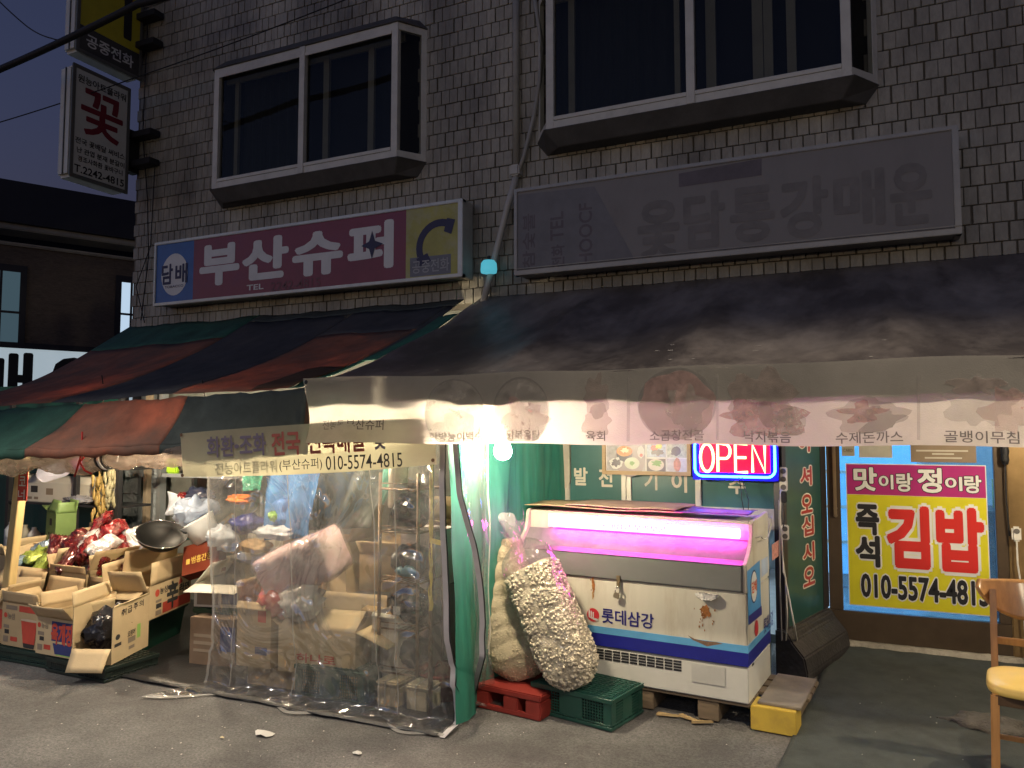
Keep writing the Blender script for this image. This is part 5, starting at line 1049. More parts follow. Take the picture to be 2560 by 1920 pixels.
# popcorn bags
def snack_sack(label, base, top, w_, d, m_in, m_film, seed, grain, yaw, folds, fill=.80, npuff=2600):
    base, top = Vector(base), Vector(top); ax = (top-base); Lh = ax.length; az = ax.normalized()
    sd = Vector((math.cos(R(yaw)), math.sin(R(yaw)), 0)); sd = (sd-az*sd.dot(az)).normalized(); fd = az.cross(sd)
    s = thing('popcorn_bag', label, 'snack bag', base)
    def surf(a, b, g=1.0, fillk=1.0):
        q = 2*math.pi*a; e = .55; cx, sy = math.cos(q), math.sin(q)
        X = math.copysign(abs(cx)**e, cx); Yv = math.copysign(abs(sy)**.8, sy)
        t_ = b; wk = (min(1, (t_*9)**.45) if t_ < .11 else 1)*min(1, .80+.2*t_/.25)*(1-.05*t_)*(1 if t_ < .86 else max(.0, 1-((t_-.86)/.14)**2*.7)) ; dk = (min(1, (t_*7)**.5) if t_ < .14 else 1)*(1 if t_ < .78 else max(.05, 1-((t_-.78)/.22)**2.2))
        fo = 1+.16*(abs(math.sin(t_*folds*math.pi+2.2*noise.noise(Vector((X*1.1, t_*4, seed)))+.5*X))**.55-.75)*(.5+.9*abs(noise.noise(Vector((t_*4, X, seed+5)))))*min(1, t_*6)*(1 if t_ < .85 else 0)+.05*noise.noise(Vector((cx*1.5+seed, sy*1.5, t_*4)))
        return base+az*(Lh*t_)+sd*(X*w_/2*wk*g*(.85+.15*fo))+fd*(Yv*d/2*dk*g*fo)
    nu, nv = 56, 70
    mb = MB(); mb.grid(lambda a, b: surf(a, .01+b*fill*.99, .965), nu, nv); mb.build('popcorn_fill', m_in, s, smooth=True, merge=True)
    pm = MB(); ic = [(0, 0, 1), (0, 0, -1), (1, 0, 0), (-1, 0, 0), (0, 1, 0), (0, -1, 0)]; fc = [(0, 2, 4), (0, 4, 3), (0, 3, 5), (0, 5, 2), (1, 4, 2), (1, 3, 4), (1, 5, 3), (1, 2, 5)]
    for k in range(npuff):
        a = random.uniform(.42, 1.08); b = random.uniform(.02, fill*.985); p = surf(a, b, .978); r_ = grain*random.uniform(.6, 1.25)
        M = Matrix.Translation(p) @ Matrix.Rotation(random.uniform(0, 6), 4, (random.random()+.1, random.random(), random.random())) @ Matrix.Diagonal((r_*1.2, r_, r_*.85, 1)); pm.add(ic, fc, M)
    pm.build('popcorn_pieces', m_in, s, smooth=True, kind='stuff')
    mb = MB(); mb.grid(lambda a, b: surf(a, b, 1.012+.01*noise.noise(Vector((a*9, b*12, seed)))) + (fd*.03*math.sin(b*40)*max(0, b-.82) if b > .82 else Vector()), nu, nv); mb.build('clear_film', m_film, s, smooth=True, merge=True)
    tl = MB(); tl.grid(lambda a, b: surf(.5+.5*a, 1.0, 1)+az*(.15*b*(1+.35*math.sin(a*9+seed)))+fd*(.03*math.sin(a*15)*b)+sd*((a-.5)*.10*b), 30, 8); tl.build('bag_mouth', V4, s, smooth=True)
M_pop1 = pmat('rice_puff', (.68, .58, .40), rough=.8, var=.12, scale=30, bump=1, bscale=170, island=.16); M_pop2 = pmat('popcorn', (.64, .57, .44), rough=.8, var=.2, scale=40, bump=1, bscale=120, island=.12)
V3 = vinyl('clear_bag_film', tint=(.95, .945, .93), haze=.09, hazecol=(.8, .78, .75), wscale=9, wr=1, rough=.07, spec=.6, refr=.05)
V4 = vinyl('gathered_bag_film', tint=(.88, .87, .86), haze=.22, hazecol=(.8, .78, .75), wscale=14, wr=1, rough=.08, spec=.6, refr=.1, cap=.3, bd=.06)
b1 = PZ(1300, 1716, .137); snack_sack('tall upright clear bag of pale rice puffs with horizontal folds', (b1.x, b1.y+.10, .137), PY(1216, 1312, b1.y+.34), .40, .28, M_pop1, V3, 1.3, .0055, -4, 10, .83, 3600)
b2_ = PZ(1452, 1722, .175); snack_sack('clear bag of popcorn leaning over on the dark green crate', (b2_.x, b2_.y, .175), PY(1298, 1352, b2_.y+.12), .34, .26, M_pop2, V3, 4.1, .0125, -4, 6, .80, 1700)

# ground: green mat in front of the door, scraps of paper
mt = thing('floor_mat', 'long worn grey-green mat running from the road to the glass door', 'mat', (.2, 5, 0))
def MT(a, b):
    y = 1.3+4.93*b; xl = -.425+.165*max(0, (y-3.97)/2.35); xr = 1.10 if y > 4.45 else 1.10-(.62+.10*noise.noise(Vector((y*5, 0, 0))))*min(1, (4.45-y)/.28)
    x = xl+(xr-xl)*a; return Vector((x, y, max(gz(x, y), -.002)+.012+.004*noise.noise(Vector((x*4, y*4, 2)))+.05*max(0, (y-5.9)/.33)**2))
mb = MB(); mb.grid(MT, 40, 130); mb.build('sheet', pmat('grey_green_carpet', (.064, .073, .067), rough=.9, var=.25, scale=6, dirt=(.032, .033, .032), dscale=2, damt=.45, bump=.9, bscale=220), mt, smooth=True, solid=.006)
def scrap(nm, label, u, v, r_, seed, m, cat='litter'):
    p = PZ(u, v, 0); p.z = gz(p.x, p.y)-.003; s = thing(nm, label, cat, p); n = 9; mb = MB()
    ring_ = [Vector((r_*math.cos(q)*(1+.5*noise.noise(Vector((q, seed, 0)))), r_*.75*math.sin(q)*(1+.5*noise.noise(Vector((q, 0, seed)))), .006+abs(r_*.45*noise.noise(Vector((q*1.3, seed, 3)))))) for q in [k*2*math.pi/n for k in range(n)]]
    mb.add([Vector((0, 0, .012+r_*.25))]+ring_, [(0, 1+k, 1+(k+1) % n) for k in range(n)]); mb.build('paper', m, s, local=True, solid=.0015)
M_pap = pmat('white_tissue', (.72, .70, .66), rough=.9, var=.05, transl=.2)
scrap('paper_scrap', 'crumpled white paper scrap on the asphalt before the vinyl curtain', 661, 1838, .055, 1.0, M_pap); scrap('paper_scrap', 'small folded white paper scrap lying farther out on the asphalt', 893, 1888, .026, 2.0, M_pap); scrap('paper_scrap', 'tiny cream leaf-like scrap beside the crumpled paper', 555, 1848, .012, 3.0, pmat('cream_scrap', (.6, .5, .32)))
mb = MB()
for k in range(130):
    u = random.uniform(60, 2500); v = random.uniform(1690, 1915)
    if k < 14: u, v = random.uniform(2150, 2450), random.uniform(1700, 1915)
    elif u > 1900: continue
    if k > 115: u, v = random.uniform(420, 520), random.uniform(1600, 1700)
    p = PZ(u, v, 0); p.z = gz(p.x, p.y)+(.02 if p.x > -.42 else .003); r_ = random.uniform(.0025, .007)
    mb.add([p+Vector((r_*math.cos(q)*random.uniform(.6, 1.2), r_*math.sin(q)*random.uniform(.6, 1.2), 0)) for q in (0, 1.2, 2.4, 3.6, 4.8)]+[p+Z_*r_*.7], [(i, (i+1) % 5, 5) for i in range(5)])
tag(mb.build('ground_litter', pmat('pale_crumbs', (.5, .47, .42), rough=.9)), 'pale crumbs and grit scattered over asphalt and mat', 'litter', kind='stuff')
rk = thing('asphalt_lump', 'rough grey broken asphalt lump at the torn mat edge beside the chair', 'rubble', (.62, 4.5, 0))
c = PZ(2440, 1800, .03); mb = MB(); mb.ball((c.x+.06, c.y, .0), .20, .14, .055, 26, 12, jit=.6, seed=3, freq=3); mb.build('lump', pmat('rough_asphalt', (.11, .10, .085), rough=.95, var=.3, bump=1, bscale=90), rk, smooth=True)

# ================================================================== CHAIR
CH = PZ(2482, 1725, .455)
chr_ = thing('wooden_chair', 'light wooden chair with curved backrest and yellow padded seat at the frame edge', 'chair', (CH.x+.215, CH.y+.17, 0), rot(0, 0, -7))
M_cw = pmat('varnished_beech', (.40, .205, .075), rough=.32, var=.18, scale=5, stretch=(8, 8, .8), coat=.3)
def chb(mb, nm, m=M_cw, **k): return mb.build(nm, m, chr_, local=True, **k)
mb = MB()
def seat(a, b):
    q = 2*math.pi*a; e = .55; X = math.copysign(abs(math.cos(q))**e, math.cos(q))*.215; Yv = math.copysign(abs(math.sin(q))**e, math.sin(q))*.205
    pr_ = [(0, .43), (1, .43), (1.02, .445), (1.0, .468), (.9, .478), (.5, .486), (0, .488)]; t_ = b*6; i = min(int(t_), 5); k = t_-i; r_ = pr_[i][0]*(1-k)+pr_[i+1][0]*k; z = pr_[i][1]*(1-k)+pr_[i+1][1]*k
    return Vector((X*r_, Yv*r_, z))
mb.grid(seat, 40, 18); chb(mb, 'seat', pmat('yellow_seat_vinyl', (.62, .44, .13), rough=.38, var=.06), smooth=True, merge=True)
for sx in (-1, 1):
    mb = MB(); mb.bar((sx*.185, -.165, .43), (sx*.195, -.185, 0), .034, .034, (0, 1, 0)); chb(mb, 'front_leg', bevel=.006)
    P = [Vector((sx*.19, .24, 0)), Vector((sx*.185, .205, .30)), Vector((sx*.182, .20, .45)), Vector((sx*.180, .235, .66)), Vector((sx*.178, .27, .82))]
    mb = MB()
    for i in range(4): mb.bar(P[i]-Z_*.004, P[i+1]+Z_*.004, .030, .044 if i > 1 else .038, (0, 1, 0))
    chb(mb, 'back_post', bevel=.004)
    mb = MB(); mb.bar((sx*.19, -.165, .20), (sx*.188, .215, .20), .018, .026); chb(mb, 'side_stretcher', bevel=.003)
mb = MB(); mb.box(-.185, -.18, .385, .185, -.155, .43); mb.box(-.183, .185, .385, .183, .207, .43); mb.box(-.20, -.165, .3855, -.178, .20, .4295); mb.box(.178, -.165, .3855, .20, .20, .4295); chb(mb, 'apron', pmat('dark_apron', (.07, .04, .02), rough=.5), bevel=.003)
mb = MB(); mb.bar((-.18, .222, .585), (.18, .222, .585), .018, .034); chb(mb, 'back_rail', bevel=.004)
mb = MB(); mb.bar((-.19, -.02, .20), (.19, -.02, .20), .018, .022); chb(mb, 'cross_stretcher', bevel=.003)
def back(a, b):
    x = -.245+.49*a; q = 2*a-1; k = 1-abs(q)**2.6; zt = .872-.012*q*q; zb_ = zt-.03-.165*k**.8; z = zb_+(zt-zb_)*b
    return Vector((x, .275+.045*(1-q*q)+.045*(b-.5), z))
mb = MB(); mb.grid(back, 40, 10); chb(mb, 'backrest', smooth=True, solid=.018)

# ================================================================== GROCERY STALL
M_c2 = pmat('cardboard_pale', (.52, .40, .24), rough=.85, var=.08, scale=4, dirt=(.40, .30, .18), damt=.25, bump=.12, bscale=150)
M_cin = pmat('cardboard_inside', (.40, .30, .18), rough=.9, var=.1); M_cw2 = pmat('white_carton', (.60, .57, .50), rough=.7, var=.06, dirt=(.45, .4, .32), damt=.2)
M_pr, M_pk = pmat('carton_red_print', (.50, .065, .04), rough=.7, var=.15), pmat('carton_black_print', (.03, .028, .028), rough=.7)
M_pg, M_pb, M_pgr = pmat('carton_grey_print', (.24, .19, .14), rough=.7), pmat('carton_navy_print', (.03, .04, .15), rough=.7), pmat('carton_green_print', (.28, .48, .12), rough=.7)
def carton(label, base, w_, d, h, rz, flaps, m=M_card, rx=0, ry=0, name='cardboard_box', group=None, closed=False, fl=None, fh=None):
    """open carton: base = near-left-bottom corner (local x right, y back). flaps: side -> degrees from upright, outward"""
    c = thing(name, label, 'box', base, rot(rx, ry, rz), group); t = .005
    b = MB(); b.box(0, 0, 0, w_, d, t); b.box(0, 0, t, w_, t, fh or h); b.box(0, d-t, t, w_, d, h); b.box(0, t, t, t, d-t, h); b.box(w_-t, t, t, w_, d-t, h)
    if closed: b.box(t, t, h-.006, w_-t, d-t, h-.001)
    b.build('carton_body', m, c, local=True)
    L = fl or {}
    for s, a in flaps.items():
        ln = L.get(s, (d if s in 'fb' else w_)*.5*.92); a = R(a); co, si = math.cos(a), math.sin(a); e = .006
        if s == 'f': H = fh or h; P = [(e, 0, H), (w_-e, 0, H), (w_-e*2.5, -si*ln, H+co*ln), (e*2.5, -si*ln, H+co*ln)]
        elif s == 'b': P = [(w_-e, d, h), (e, d, h), (e*2.5, d+si*ln, h+co*ln), (w_-e*2.5, d+si*ln, h+co*ln)]
        elif s == 'l': P = [(0, d-e, h), (0, e, h), (-si*ln, e*2.5, h+co*ln), (-si*ln, d-e*2.5, h+co*ln)]
        else: P = [(w_, e, h), (w_, d-e, h), (w_+si*ln, d-e*2.5, h+co*ln), (w_+si*ln, e*2.5, h+co*ln)]
        P = [Vector(p) for p in P]; nrm = (P[1]-P[0]).cross(P[3]-P[0]).normalized()
        g = MB(); bow = random.uniform(-.012, .012); g.grid(lambda p, q: P[0].lerp(P[1], p).lerp(P[3].lerp(P[2], p), q)+nrm*bow*math.sin(math.pi*p)*q, 6, 4); g.build('flap', m, c, local=True, solid=.004, smooth=True)
    c['_d'] = 0; del c['_d']
    return c
def fprint(c, face, w_, d, h, items):
    """flat print on a carton face: 'f' front or 'r' right; rects and words in face fractions"""
    for it in items:
        x0, z0, x1, z1 = it[0]; m = it[1]; W = w_ if face == 'f' else d
        def P(a, b, l): return Vector((a*w_, -l, b*h)) if face == 'f' else Vector((w_+l, a*d, b*h))
        if len(it) == 2: MB().quad(P(x0, z0, .0012), P(x1, z0, .0012), P(x1, z1, .0012), P(x0, z1, .0012)).build('print_block', m, c, local=True)
        elif it[2] == 'o': mb = MB(); mb.disc(P((x0+x1)/2, (z0+z1)/2, .002), X_ if face == 'f' else Y_, Z_, (x1-x0)*W/2, (z1-z0)*h/2, 18); mb.build('print_dot', m, c, local=True)
        elif it[2] == 'poly': mb = MB(); mb.add([P(a, b, it[4] if len(it) > 4 else .002) for a, b in it[3]], [tuple(range(len(it[3])))]); mb.build('print_shape', m, c, local=True)
        else: text(it[2], P((x0+x1)/2, (z0+z1)/2, .0028), X_ if face == 'f' else Y_, Z_, (x1-x0)*W, (z1-z0)*h, m, c, local=True, bold=it[3] if len(it) > 3 else .02)
ZB = .10
# pallets/crates below the front row
crate('plastic_crate', 'black crate under the noodle cup cartons at the road edge', (-4.78, 3.70, 0), -2, .60, .40, .095, M_crd)
crate('plastic_crate', 'black-green crate under the leftmost cartons beside the post', (-5.42, 3.74, 0), 1, .60, .40, .095, pmat('greenish_black_plastic', (.012, .03, .024), rough=.4))
# front row of cartons
A0_ = PZ(27, 1604, ZB); A1_ = PZ(131, 1620, ZB); B1_ = PZ(212, 1640, ZB)
wA = A1_.x-A0_.x-.006; 
c = carton('open carton printed with a red noodle cup in the front row', (A0_.x, 3.56, ZB), wA, .30, .30, -1, {'f': 12, 'l': 35, 'r': -20, 'b': 15}, fl={'f': .085, 'l': .1, 'r': .10}); 
fprint(c, 'f', wA, .30, .30, [((.05, .64, .14, .76), M_pr, 'o'), ((.16, .62, .34, .76), M_pg, '농심', .02), ((.55, .03, .90, .10), M_pk, 'poly', [(.60, .02), (.86, .02), (.88, .12), (.58, .12)]), ((0, 0, 1, 1), M_pr, 'poly', [(.58, .12), (.88, .12), (.93, .62), (.52, .62)], .003), ((.50, .62, .95, .68), pmat('cup_rim', (.55, .42, .30)), 'o'), ((.63, .26, .80, .50), M_offw, '辛', .03), ((.05, .40, .20, .48), M_pg), ((.08, .27, .20, .37), M_pk), ((.05, .08, .18, .22), M_pg), ((.24, .12, .42, .22), M_pr), ((.10, .84, .40, .94), M_pg), ((.45, .82, .95, .96), M_pr)])
wB = B1_.x-A1_.x
c = carton('open carton printed with a navy and red soup bowl in the front row', (A1_.x+.004, 3.52, ZB), wB, .30, .25, 0, {'f': 38, 'l': 22, 'r': 15, 'b': 10}, m=M_c2, fl={'f': .12, 'l': .09, 'r': .11})
fprint(c, 'f', wB, .30, .25, [((.04, .70, .13, .84), M_pr, 'o'), ((.15, .70, .32, .84), M_pg, '농심', .02), ((.42, .40, .98, .92), M_pb), ((.42, .34, .98, .86), M_pr, '육개장', .05), ((0, 0, 1, 1), M_pb, 'poly', [(.52, .06), (.98, .06), (.98, .34), (.46, .34)]), ((.55, .03, .98, .10), M_pgr), ((.05, .50, .22, .6), M_pg), ((.10, .36, .22, .47), M_pk), ((.05, .1, .18, .26), M_pg), ((.22, .14, .40, .27), M_pr)])
C0 = PZ(278, 1663, ZB)
Rz = 22; Cw, Cd, Ch = .27, .46, .36
Cb = Vector((C0.x, C0.y, ZB))-rot(0, 0, Rz) @ Vector((Cw, 0, 0))
c = carton('open carton turned corner-on with handling caution words and black bags inside', Cb, Cw, Cd, Ch, Rz, {'f': 148, 'l': 10, 'b': -30, 'r': 4}, m=M_c2, fl={'f': .15, 'b': .20, 'l': .10, 'r': .015}, fh=.10)
# lower its front wall visually: the front flap hangs outward
fprint(c, 'r', Cw, Cd, Ch, [((.22, .80, .34, .92), M_pk, '취', .015), ((.38, .81, .50, .93), M_pk, '급', .015), ((.54, .82, .66, .94), M_pk, '주', .015), ((.70, .83, .82, .95), M_pk, '의', .015), ((.08, .40, .20, .50), M_pk, 'o'), ((.06, .28, .24, .34), M_pk), ((.40, .36, .60, .47), M_pk, '오징어', .02), ((.66, .26, .76, .52), M_pgr), ((.42, .24, .62, .34), M_pg), ((.44, .12, .60, .18), M_pg)])
def lumps(name, label, cat, cpos, size, m, seed, parts=1, jit=.5, freq=2.6, sub=(20, 12), group=None):
    s = thing(name, label, cat, cpos, group=group)
    mb = MB(); mb.ball((0, 0, size[2]), *size, sub[0], sub[1], jit=jit, seed=seed, freq=freq); mb.build('body', m, s, local=True, smooth=True); return s
M_blkbag = pmat('black_plastic_bag', (.012, .012, .016), rough=.22, wrinkle=.8, wscale=14)
lumps('black_bag', 'crumpled black plastic bag inside the caution carton', 'plastic bag', Cb+rot(0, 0, Rz) @ Vector((.135, .22, .02)), (.11, .18, .15), M_blkbag, 2)
L0 = PZ(-30, 1600, ZB)
c = carton('carton cut off by the frame edge left of the noodle cup carton', (A0_.x-.36, 3.58, ZB), .32, .3, .31, 2, {'f': 150, 'r': 20, 'b': 15}, fl={'f': .05, 'r': .1}); fprint(c, 'f', .32, .3, .31, [((.70, .3, .97, .75), M_pr), ((.5, .1, .66, .3), M_pg)])
# plinth of green bins that carries the second row
M_bin = pmat('green_plastic_bin', (.007, .052, .034), rough=.45, var=.12, dirt=(.03, .06, .05), damt=.3)
def binbox(label, x0, y0, x1, y1, h, rz=0):
    s = thing('plastic_bin', label, 'bin', (x0, y0, 0), rot(0, 0, rz)); w_, d = x1-x0, y1-y0; k = .03
    mb = MB(); mb.add([(k, k, 0), (w_-k, k, 0), (w_-k, d-k, 0), (k, d-k, 0), (0, 0, h-.04), (w_, 0, h-.04), (w_, d, h-.04), (0, d, h-.04)], [(0, 3, 2, 1), (4, 5, 6, 7), (0, 1, 5, 4), (1, 2, 6, 5), (2, 3, 7, 6), (3, 0, 4, 7)]); mb.build('tub', M_bin, s, local=True, bevel=.012)
    mb = MB(); mb.box(-.015, -.015, h-.05, w_+.015, d+.015, h-.01); mb.build('rim', M_bin, s, local=True, bevel=.008)
    mb = MB(); mb.box(w_*.3, -.022, h-.12, w_*.7, .02, h-.07); mb.build('grip', M_bin, s, local=True, bevel=.006)
S0 = PZ(372, 1552, .26); bq = S0-rot(0, 0, 20) @ Vector((.40, -.05, 0)); binbox('large green plastic bin under the spicy noodle carton', bq.x, bq.y, bq.x+.34, bq.y+.60, .27, 20); binbox('green plastic bin beside the curtain carrying a white carton', -4.44, 4.17, -3.84, 4.6, .36); binbox('green plastic bin supporting the middle snack cartons', -5.4, 3.92, -5.04, 4.5, .35); binbox('green plastic bin supporting the left snack cartons', -6.2, 3.92, -5.43, 4.5, .35)
# second row
ZR = .35
c = carton('low open snack carton with a bent pale front flap in the middle row', (-6.30, 3.98, ZR), .55, .42, .20, 0, {'f': 128, 'l': 30, 'r': 18, 'b': 8}, m=M_c2, fl={'f': .19, 'l': .16, 'r': .17, 'b': .1})
c = carton('plain brown open snack carton with its front panel standing up in the middle row', (-5.73, 3.95, ZR), .42, .48, .20, 0, {'f': 6, 'l': 28, 'r': 22, 'b': 10}, fl={'f': .055, 'l': .13, 'r': .18, 'b': .1})
c = carton('open carton with tall side flap standing between snack carton and noodle carton', (-5.29, 3.96, ZR), .32, .52, .19, 2, {'f': 170, 'l': 12, 'r': 6, 'b': 10}, fl={'f': .04, 'l': .15, 'r': .20, 'b': .1})
ZS = .26; S0 = PZ(372, 1552, ZS); Sw, Sd, Sh = .36, .60, .24; RzS = 20
Sb = Vector((S0.x, S0.y, ZS))-rot(0, 0, RzS) @ Vector((Sw, 0, 0))
c = carton('spicy noodle carton with big black brush character and red band, flap raised', Sb, Sw, Sd, Sh, RzS, {'r': 1, 'f': 112, 'b': 20, 'l': 6}, m=M_c2, fl={'r': .165, 'f': .17, 'b': .15, 'l': .15})
fprint(c, 'r', Sw, Sd, Sh, [((.30, .05, .98, .38), M_pr), ((.40, .12, .66, .92), M_pk, '辛', .035), ((.70, .50, .94, .74), M_pk, '라면', .03), ((.12, .62, .22, .84), M_pr, 'o'), ((.23, .66, .40, .86), M_pk, '농심', .02), ((.62, .76, .80, .94), M_pr, 'poly', [(.66, .74), (.78, .80), (.72, 1.0)]), ((.70, 1.12, .96, 1.30), M_pb), ((.73, 1.15, .93, 1.27), M_offw, '신라면', .02), ((.14, .06, .27, .2), M_pg), ((.15, .26, .27, .40), M_pk), ((.14, .44, .27, .52), M_pg), ((.28, 1.42, .78, 1.46), M_pg), ((.28, 1.50, .80, 1.54), M_pg), ((.28, 1.58, .82, 1.62), M_pg), ((.48, 1.32, .62, 1.37), M_pr)])
tb_ = carton('dark red gift box with gold letters leaning behind the noodle carton', (-4.68, 4.26, .535), .30, .10, .24, 18, {}, m=pmat('dark_red_gloss_box', (.20, .045, .025), rough=.25, coat=.4), rx=-30, ry=-16, closed=True, name='gift_box')
fprint(tb_, 'f', .30, .10, .26, [((.25, .30, .80, .52), pmat('gold_print', (.75, .50, .10)), '범흥간장', .02), ((.1, .32, .2, .48), pmat('gold_print', (.75, .5, .1)))])
c = carton('white lidded carton with a long flap pointing at the vinyl curtain', (-4.42, 4.14, .362), .42, .40, .16, 14, {'f': 100, 'r': 60, 'l': -40}, m=M_cw2, fl={'f': .16, 'r': .2})
fprint(c, 'f', .48, .4, .16, [((.05, .1, .4, .7), M_pg), ((.45, .15, .7, .8), M_pb)])
carton('plain carton lying open behind the snack pile beside the post', (-6.45, 4.35, .40), .45, .4, .22, -4, {'f': 60, 'b': 10, 'r': 20}, fl={'f': .12})
carton('small pale carton behind the wooden post at the stall end', (-6.75, 4.0, .35), .36, .36, .26, 6, {'r': 25, 'f': 20}, m=M_c2, fl={'r': .14, 'f': .1})
carton('carton stacked behind the wok holding goods', (-4.62, 4.55, .35), .5, .35, .28, 8, {'f': 100, 'b': 5}, m=M_cw2, fl={'f': .1})
# snack bags: pillow packs with crimped ends
SN = {}
def foil(name, col, col2): return pmat(name, col, rough=.16, var=.35, scale=6, dirt=col2, dscale=2.5, damt=.45, wrinkle=.45, wscale=4, metal=.35, coat=.6)
F_ = [foil('red_foil', (.22, .014, .018), (.42, .34, .28)), foil('dark_red_foil', (.11, .010, .014), (.38, .31, .25)), foil('green_foil', (.16, .36, .06), (.55, .6, .3)), foil('silver_foil', (.55, .55, .56), (.7, .3, .25)), foil('lime_foil', (.42, .52, .10), (.2, .35, .1)), foil('blue_foil', (.30, .42, .55), (.6, .65, .7)), foil('purple_foil', (.18, .08, .16), (.5, .3, .3))]
def snack(k, p, w_, h, t_, R3, label, grp, i):
    s = thing('snack_bag', label, 'snack bag', p, R3, grp)
    if (k, i % 4) not in SN:
        mb = MB()
        def top(a, b, sg):
            x, z = a*2-1, b*2-1; e = (1-abs(x)**3)**.6*(1-abs(z)**4)**.5
            return Vector((x*.5*(1-.08*(1-z*z)), sg*(.5*e*(1+.6*noise.noise(Vector((a*3.5, b*3.5, i % 4)))) + (.25*abs(noise.noise(Vector((a*7, b*6, sg+i % 4))))+.12*noise.noise(Vector((a*17, b*14, i % 4))))*(.25+e)), z*.5+.03*math.sin(x*22)*(abs(z) > .92)))
        mb.grid(lambda a, b: top(a, b, 1), 20, 20); mb.grid(lambda a, b: top(a, b, -1), 20, 20); o = mb.build('packet', F_[k], s, local=True, smooth=True); SN[(k, i % 4)] = o.data
    else:
        o = bpy.data.objects.new('packet', SN[(k, i % 4)]); link(o); o.parent = s
    o.scale = (w_, t_, h)
GS = 'snack bags piled in the open cartons'
rng = random.Random(11)
lab = {0: 'glossy red foil snack bag heaped over the middle cartons', 1: 'dark red foil snack bag heaped over the middle cartons', 2: 'green foil snack bag heaped over the middle cartons', 3: 'silver foil snack bag heaped over the middle cartons', 4: 'lime foil snack bag heaped over the middle cartons', 5: 'pale blue foil snack bag heaped over the middle cartons', 6: 'purple foil snack bag heaped over the middle cartons'}
def heap(n, x0, x1, y0, y1, z0, z1, ks, place):
    for i in range(n):
        a = (i+.5)/n; k = rng.choice(ks); x = rng.uniform(x0, x1); y = rng.uniform(y0, y1); z = z0+(z1-z0)*rng.random()*(1-abs((x-(x0+x1)/2)/((x1-x0)/2))*.6)
        snack(k, (x, y, z), rng.uniform(.15, .20), rng.uniform(.20, .26), rng.uniform(.07, .10), rot(rng.uniform(-75, -20), rng.uniform(-50, 50), rng.uniform(-60, 60)), lab[k].replace('heaped over the middle cartons', place), GS, i)
heap(24, -6.0, -5.25, 4.10, 4.5, .60, .90, [0, 1, 1, 3, 0], 'in the tall heap between green carton and wok'); heap(8, -5.85, -5.35, 4.0, 4.25, .50, .64, [0, 1, 3, 6], 'in the plain brown carton'); heap(7, -6.35, -5.95, 4.02, 4.3, .50, .64, [4, 5, 2, 6], 'in the low carton by the wooden post'); heap(4, -5.25, -5.02, 4.02, 4.3, .46, .58, [2, 4, 1], 'in the carton with the tall side flap')
heap(3, -6.15, -5.9, 4.25, 4.45, .62, .74, [4, 2, 4], 'at the foot of the green carton')
# wok pair
wk = thing('black_wok', 'black wok with bright rim leaning in the snack pile', 'wok', (PY(404, 1335, 4.16).x, 4.16, PY(404, 1335, 4.16).z), rot(13, 25, 0))
mb = MB(); mb.lathe([(0, -.135), (.07, -.125), (.13, -.095), (.18, -.05), (.205, 0), (.200, .001), (.172, -.05), (.125, -.088), (.065, -.116), (0, -.125)], 40); wk.scale = (.88, .88, .88); mb.build('bowl', pmat('black_nonstick', (.008, .008, .008), rough=.5, var=.2, spec=.25), wk, local=True, smooth=True)
mb = MB(); mb.tube([(.205*math.cos(2*math.pi*k/40), .205*math.sin(2*math.pi*k/40), .001) for k in range(41)], .0035, 6, caps=False); mb.build('rim', pmat('bright_rim', (.8, .8, .8), rough=.15, metal=1), wk, local=True, smooth=True)
# green gift carton standing open
c = carton('tall green carton standing open behind the snack bags', (-6.40, 4.36, .58), .20, .16, .36, -14, {'f': -22, 'l': 78, 'b': 10, 'r': -10}, m=pmat('green_carton', (.14, .22, .07), rough=.5, var=.12, dirt=(.22, .35, .2), damt=.3), fl={'f': .11, 'l': .16, 'b': .1, 'r': .09}, ry=3)
fprint(c, 'f', .20, .16, .36, [((.38, .70, .62, .86), M_pk), ((.30, .08, .62, .55), M_pk, '곡식', .03)])
# rack along the back with dark posts and shelves
rk_ = thing('dark_shelf_rack', 'dark metal shelf rack before the green tarpaulin behind the stall', 'shelf rack', (-6.6, 4.75, 0))
M_dk = pmat('dark_steel', (.035, .035, .04), rough=.45, metal=.4)
RY = 4.72
rx0, rx1 = PY(70, 1260, RY).x, PY(296, 1260, RY).x; xm = PY(192, 1200, RY).x
zsh = [PY(180, 1168, RY).z, PY(180, 1260, RY).z, .62]
for x in (PY(22, 1260, RY).x, xm, rx1): MB().box(x-.02, RY-.02, 0, x+.02, RY+.02, 1.95).build('post', M_dk, rk_)
for z in zsh: MB().box(PY(22, 1260, RY).x, RY-.018, z-.02, rx1, RY+.34, z).build('shelf', M_dk, rk_)
gt2 = thing('green_back_tarpaulin', 'dark green tarpaulin closing the far end of the stall behind the rack', 'tarpaulin', (-7, 5.3, 0))
mb = MB(); mb.grid(lambda a, b: Vector((-9.2+(PY(299, 1250, 5.16).x+9.2)*a, 5.16+.02*math.sin(a*40), 2.1*b)), 60, 4); mb.build('cloth', pmat('dark_green_tarp', (.012, .085, .062), rough=.5, transl=.1), gt2, smooth=True)
zs = zsh[1]
bx = PY(78, 1255, RY+.1).x
c = carton('white carton with a hand hole on the rack shelf', (bx, RY+.04, zs), PY(225, 1255, RY).x-bx, .24, .17, 0, {'f': -40, 'l': 30}, m=M_cw2, fl={'f': .10, 'l': .1})
fprint(c, 'f', .5, .24, .17, [((.06, .12, .20, .26), M_pg), ((.26, .12, .38, .26), M_pg), ((.16, .50, .36, .86), M_pk), ((.6, .4, .8, .75), M_pg)])
